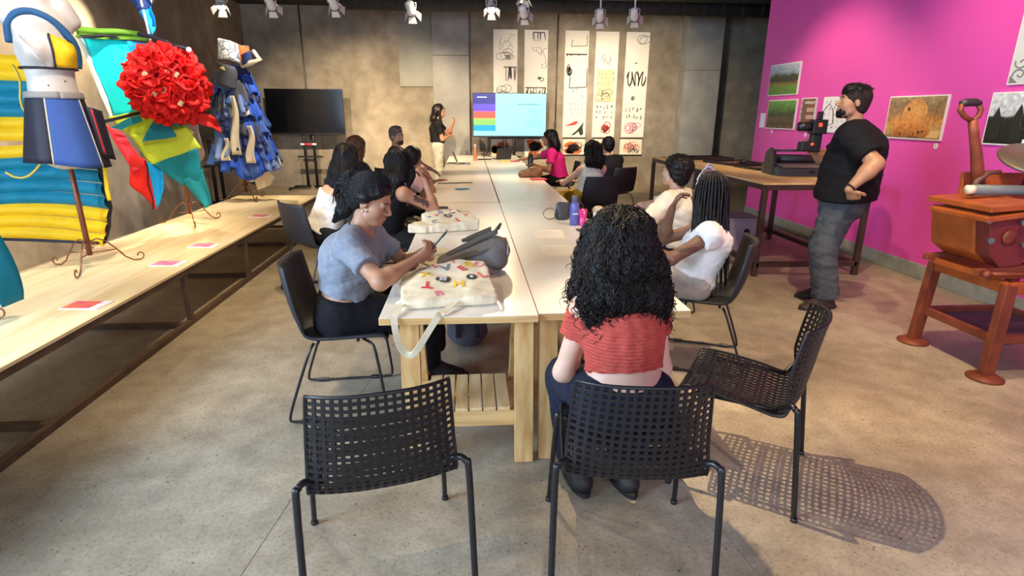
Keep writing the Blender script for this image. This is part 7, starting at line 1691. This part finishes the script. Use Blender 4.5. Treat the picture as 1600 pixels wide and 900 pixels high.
# brown leather bag
def brownbag():
    off = (.84, 7.85, TZ); t = thing('leather_bag', 'slouched brown leather bag on the right of the middle table', 'bag', off); m = mat('leather_brown', '#8a5a3c', .55, .15, 18, .1, 60)
    S = SDF((.58, 7.6, .71), (1.06, 8.1, .98), .008); S.loft((.72, 7.84, .77), (.93, 7.86, .80), .06, .05, .08, .075, (0, 1, 0), .05); S.ell((.90, 7.86, .82), (.09, .08, .055)); S.noise(.008, 9, 3, (1, 1, 1), .07); S.cut((0, 0, TZ+.0015), (0, 0, -1)); sdf_obj('bag_body', S, m, t, off, 2)
    MB().tube([(.80, 7.83, .84), (.83, 7.83, .90), (.89, 7.84, .915), (.94, 7.85, .87)], .007, 6).build('handle', m, t, True, off=off); MB().tube([(.70, 7.80, .82), (.80, 7.79, .845), (.92, 7.79, .865)], .004, 6).build('zip', M('zip_brown', '#3d2a20', .5), t, True, off=off)
brownbag()
# ---------------------------------------------------------------- orange press on the right
def orange_press():
    off = (3.47, 3.3, 0); t = thing('proofing_press', 'rust-orange cast iron hand press on a four-legged stand by the pink wall', 'press', off)
    OR = mat('press_orange', '#a2501f', .5, .22, 9, .08, 40, metal=.15); RD = mat('press_rust', '#7d3d26', .55, .25, 12, .08, 40, metal=.2); ST = M('press_steel', '#7d848a', .35, metal=.8); DK = M('press_dark', '#2a2426', .5)
    def B_(mb, nm, m, **k): return mb.build(nm, m, t, k.pop('smooth', False), off=off, **k)
    x0, x1, y0, y1, zt = 3.20, 3.80, 3.02, 3.58, .60
    for x, y in ((x0, y0), (x0, y1), (x1, y0), (x1, y1)):
        sx, sy = (-1 if x == x0 else 1), (-1 if y == y0 else 1)
        B_(MB().beam((x-.02*0+sx*.02, y+sy*.02, .02), (x+.0, y, zt), .075, .05), 'leg', RD, bev=.004)
        B_(MB().lathe([(.10, 0), (.10, .012), (.07, .028), (.04, .03)], (x+sx*.02, y+sy*.02, 0), 20), 'foot_plate', RD, smooth=True)
    for a, c in (((x0, y0), (x0, y1)), ((x1, y0), (x1, y1)), ((x0, y0), (x1, y0)), ((x0, y1), (x1, y1))):
        B_(MB().beam((*a, zt-.02), (*c, zt-.02), .05, .07), 'top_rail', OR, bev=.004); B_(MB().beam((*a, .25), (*c, .25), .04, .05), 'lower_rail', RD, bev=.003)
    B_(MB().bx(x0, x1, y0, y1, .225, .24), 'shelf_plate', mat('shelf_dark', '#4c4248', .6, .2, 10))
    # bed casting
    B_(MB().bx(3.10, 3.75, 3.10, 3.52, .615, .655), 'bed_base', OR, bev=.006)
    for y in (3.10, 3.50): B_(MB().prism([(3.04, y, .64), (3.42, y, .64), (3.50, y, .74), (3.48, y, .92), (3.42, y, .94), (3.40, y, .78), (3.34, y, .70), (3.04, y, .68)], (0, -.02, 0), (0, .02, 0)), 'side_bracket', RD, bev=.004)
    # hopper (trapezoid box)
    B_(MB().prism([(3.02, 3.08, 1.01), (3.37, 3.08, .99), (3.36, 3.08, .80), (3.29, 3.08, .70), (3.17, 3.08, .69), (3.09, 3.08, .76)], (0, 0, 0), (0, .10, 0)), 'hopper_side', mat('press_maroon', '#6b2620', .5, .2, 10), bev=.006)
    B_(MB().prism([(3.02, 3.18, 1.01), (3.35, 3.18, .99), (3.34, 3.18, .80), (3.27, 3.18, .70), (3.17, 3.18, .69), (3.07, 3.18, .76)], (0, 0, 0), (0, .34, 0)), 'hopper', OR, bev=.01)
    B_(MB().box((3.17, 3.30, 1.055), (.33, .48, .035), Matrix.Rotation(math.radians(-4), 3, 'Y')), 'platen', OR, bev=.005)
    B_(MB().box((3.15, 3.27, 1.005), (.33, .44, .03), Matrix.Rotation(math.radians(-7), 3, 'Y')), 'platen_lower', OR, bev=.005)
    for k in range(5): B_(MB().box((3.27, 3.10+.1*k, 1.03), (.03, .03, .05)), 'tooth', RD)
    B_(MB().lathe([(.03, 0), (.045, .008), (.045, .014), (.02, .016)], (3.17, 3.08, .88), 16, (0, -1, 0)), 'pivot_boss', RD, smooth=True)
    for x, y, z in ((3.03, 3.10, .98), (3.22, 3.07, .97), (3.26, 3.07, .84), (3.07, 3.10, .86)): B_(MB().lathe([(.012, 0), (.012, .02), (.018, .02), (.018, .034)], (x, y, z), 8, (-.3, -1, 0)), 'bolt', ST)
    B_(MB().tube([(3.06, 3.04, .665), (3.40, 3.04, .655)], .012, 8), 'connecting_rod', RD, smooth=True)
    for x in (3.06, 3.40): B_(MB().lathe([(.025, -.012), (.025, .012)], (x, 3.04, .66), 12, (0, 1, 0)), 'rod_end', RD, smooth=True)
    # back plate, rollers, ink disc
    B_(MB().prism([(3.20, 3.50, .80), (3.86, 3.50, .80), (3.86, 3.58, 1.20), (3.24, 3.58, 1.21)], (0, -.015, 0), (0, .015, 0)), 'back_plate', OR, bev=.005)
    B_(MB().tube([(3.12, 3.34, 1.125), (3.86, 3.34, 1.11)], .032, 16), 'roller', mat('roller_grey', '#5e6468', .5), smooth=True)
    B_(MB().tube([(3.08, 3.34, 1.126), (3.13, 3.34, 1.125)], .028, 14), 'roller_end', M('roller_cream', '#d5c3ac', .5), smooth=True)
    B_(MB().tube([(3.42, 3.22, .93), (3.86, 3.22, .93)], .03, 14), 'roller', mat('roller_olive', '#7a7a50', .5), smooth=True); B_(MB().tube([(3.42, 3.16, .87), (3.86, 3.16, .87)], .022, 14), 'roller', mat('roller_olive2', '#6a6a48', .5), smooth=True)
    B_(MB().prism([(3.22, 3.14, 1.06), (3.32, 3.14, 1.06), (3.52, 3.14, .80), (3.46, 3.14, .76)], (0, 0, 0), (0, .03, 0)), 'rack_arm', RD, bev=.003)
    for k in range(8): B_(MB().box((3.31+.024*k, 3.15, 1.04-.032*k), (.025, .04, .02), Matrix.Rotation(.9, 3, 'Y')), 'rack_tooth', RD)
    dsk = MB().lathe([(.01, .0), (.19, .0), (.20, .01), (.19, .022), (.01, .03)], (3.62, 3.48, 1.29), 28, (-.15, -.45, 1)); B_(dsk, 'ink_disc', mat('disc_bronze', '#77695a', .4, .1, 6, metal=.5), smooth=True)
    B_(MB().tube([(3.62, 3.5, 1.1), (3.62, 3.48, 1.29)], .02, 10), 'disc_post', DK, smooth=True)
    # lever with D handle
    L_ = [(3.26, 3.46, 1.14), (3.22, 3.45, 1.24), (3.17, 3.44, 1.36), (3.13, 3.44, 1.46), (3.10, 3.44, 1.54)]
    B_(MB().tube(L_, [.038, .036, .031, .027, .026], 10), 'lever', RD, smooth=True)
    B_(MB().tube([(3.10, 3.44, 1.53), (3.04, 3.44, 1.56), (3.005, 3.44, 1.595), (3.01, 3.44, 1.63)], .016, 8), 'handle_arm', RD, smooth=True); B_(MB().tube([(3.10, 3.44, 1.53), (3.135, 3.44, 1.565), (3.14, 3.44, 1.60), (3.115, 3.44, 1.63)], .016, 8), 'handle_arm', RD, smooth=True)
    B_(MB().tube([(3.00, 3.44, 1.632), (3.03, 3.44, 1.64), (3.09, 3.44, 1.642), (3.125, 3.44, 1.635)], [.018, .024, .024, .018], 12), 'grip', DK, smooth=True)
    B_(MB().tube([(3.20, 3.44, 1.08), (3.22, 3.43, 1.17), (3.28, 3.43, 1.22), (3.36, 3.43, 1.225)], [.02, .02, .018, .014], 8), 'catch_arm', mat('catch_brown', '#5c3a30', .5), smooth=True)
orange_press()
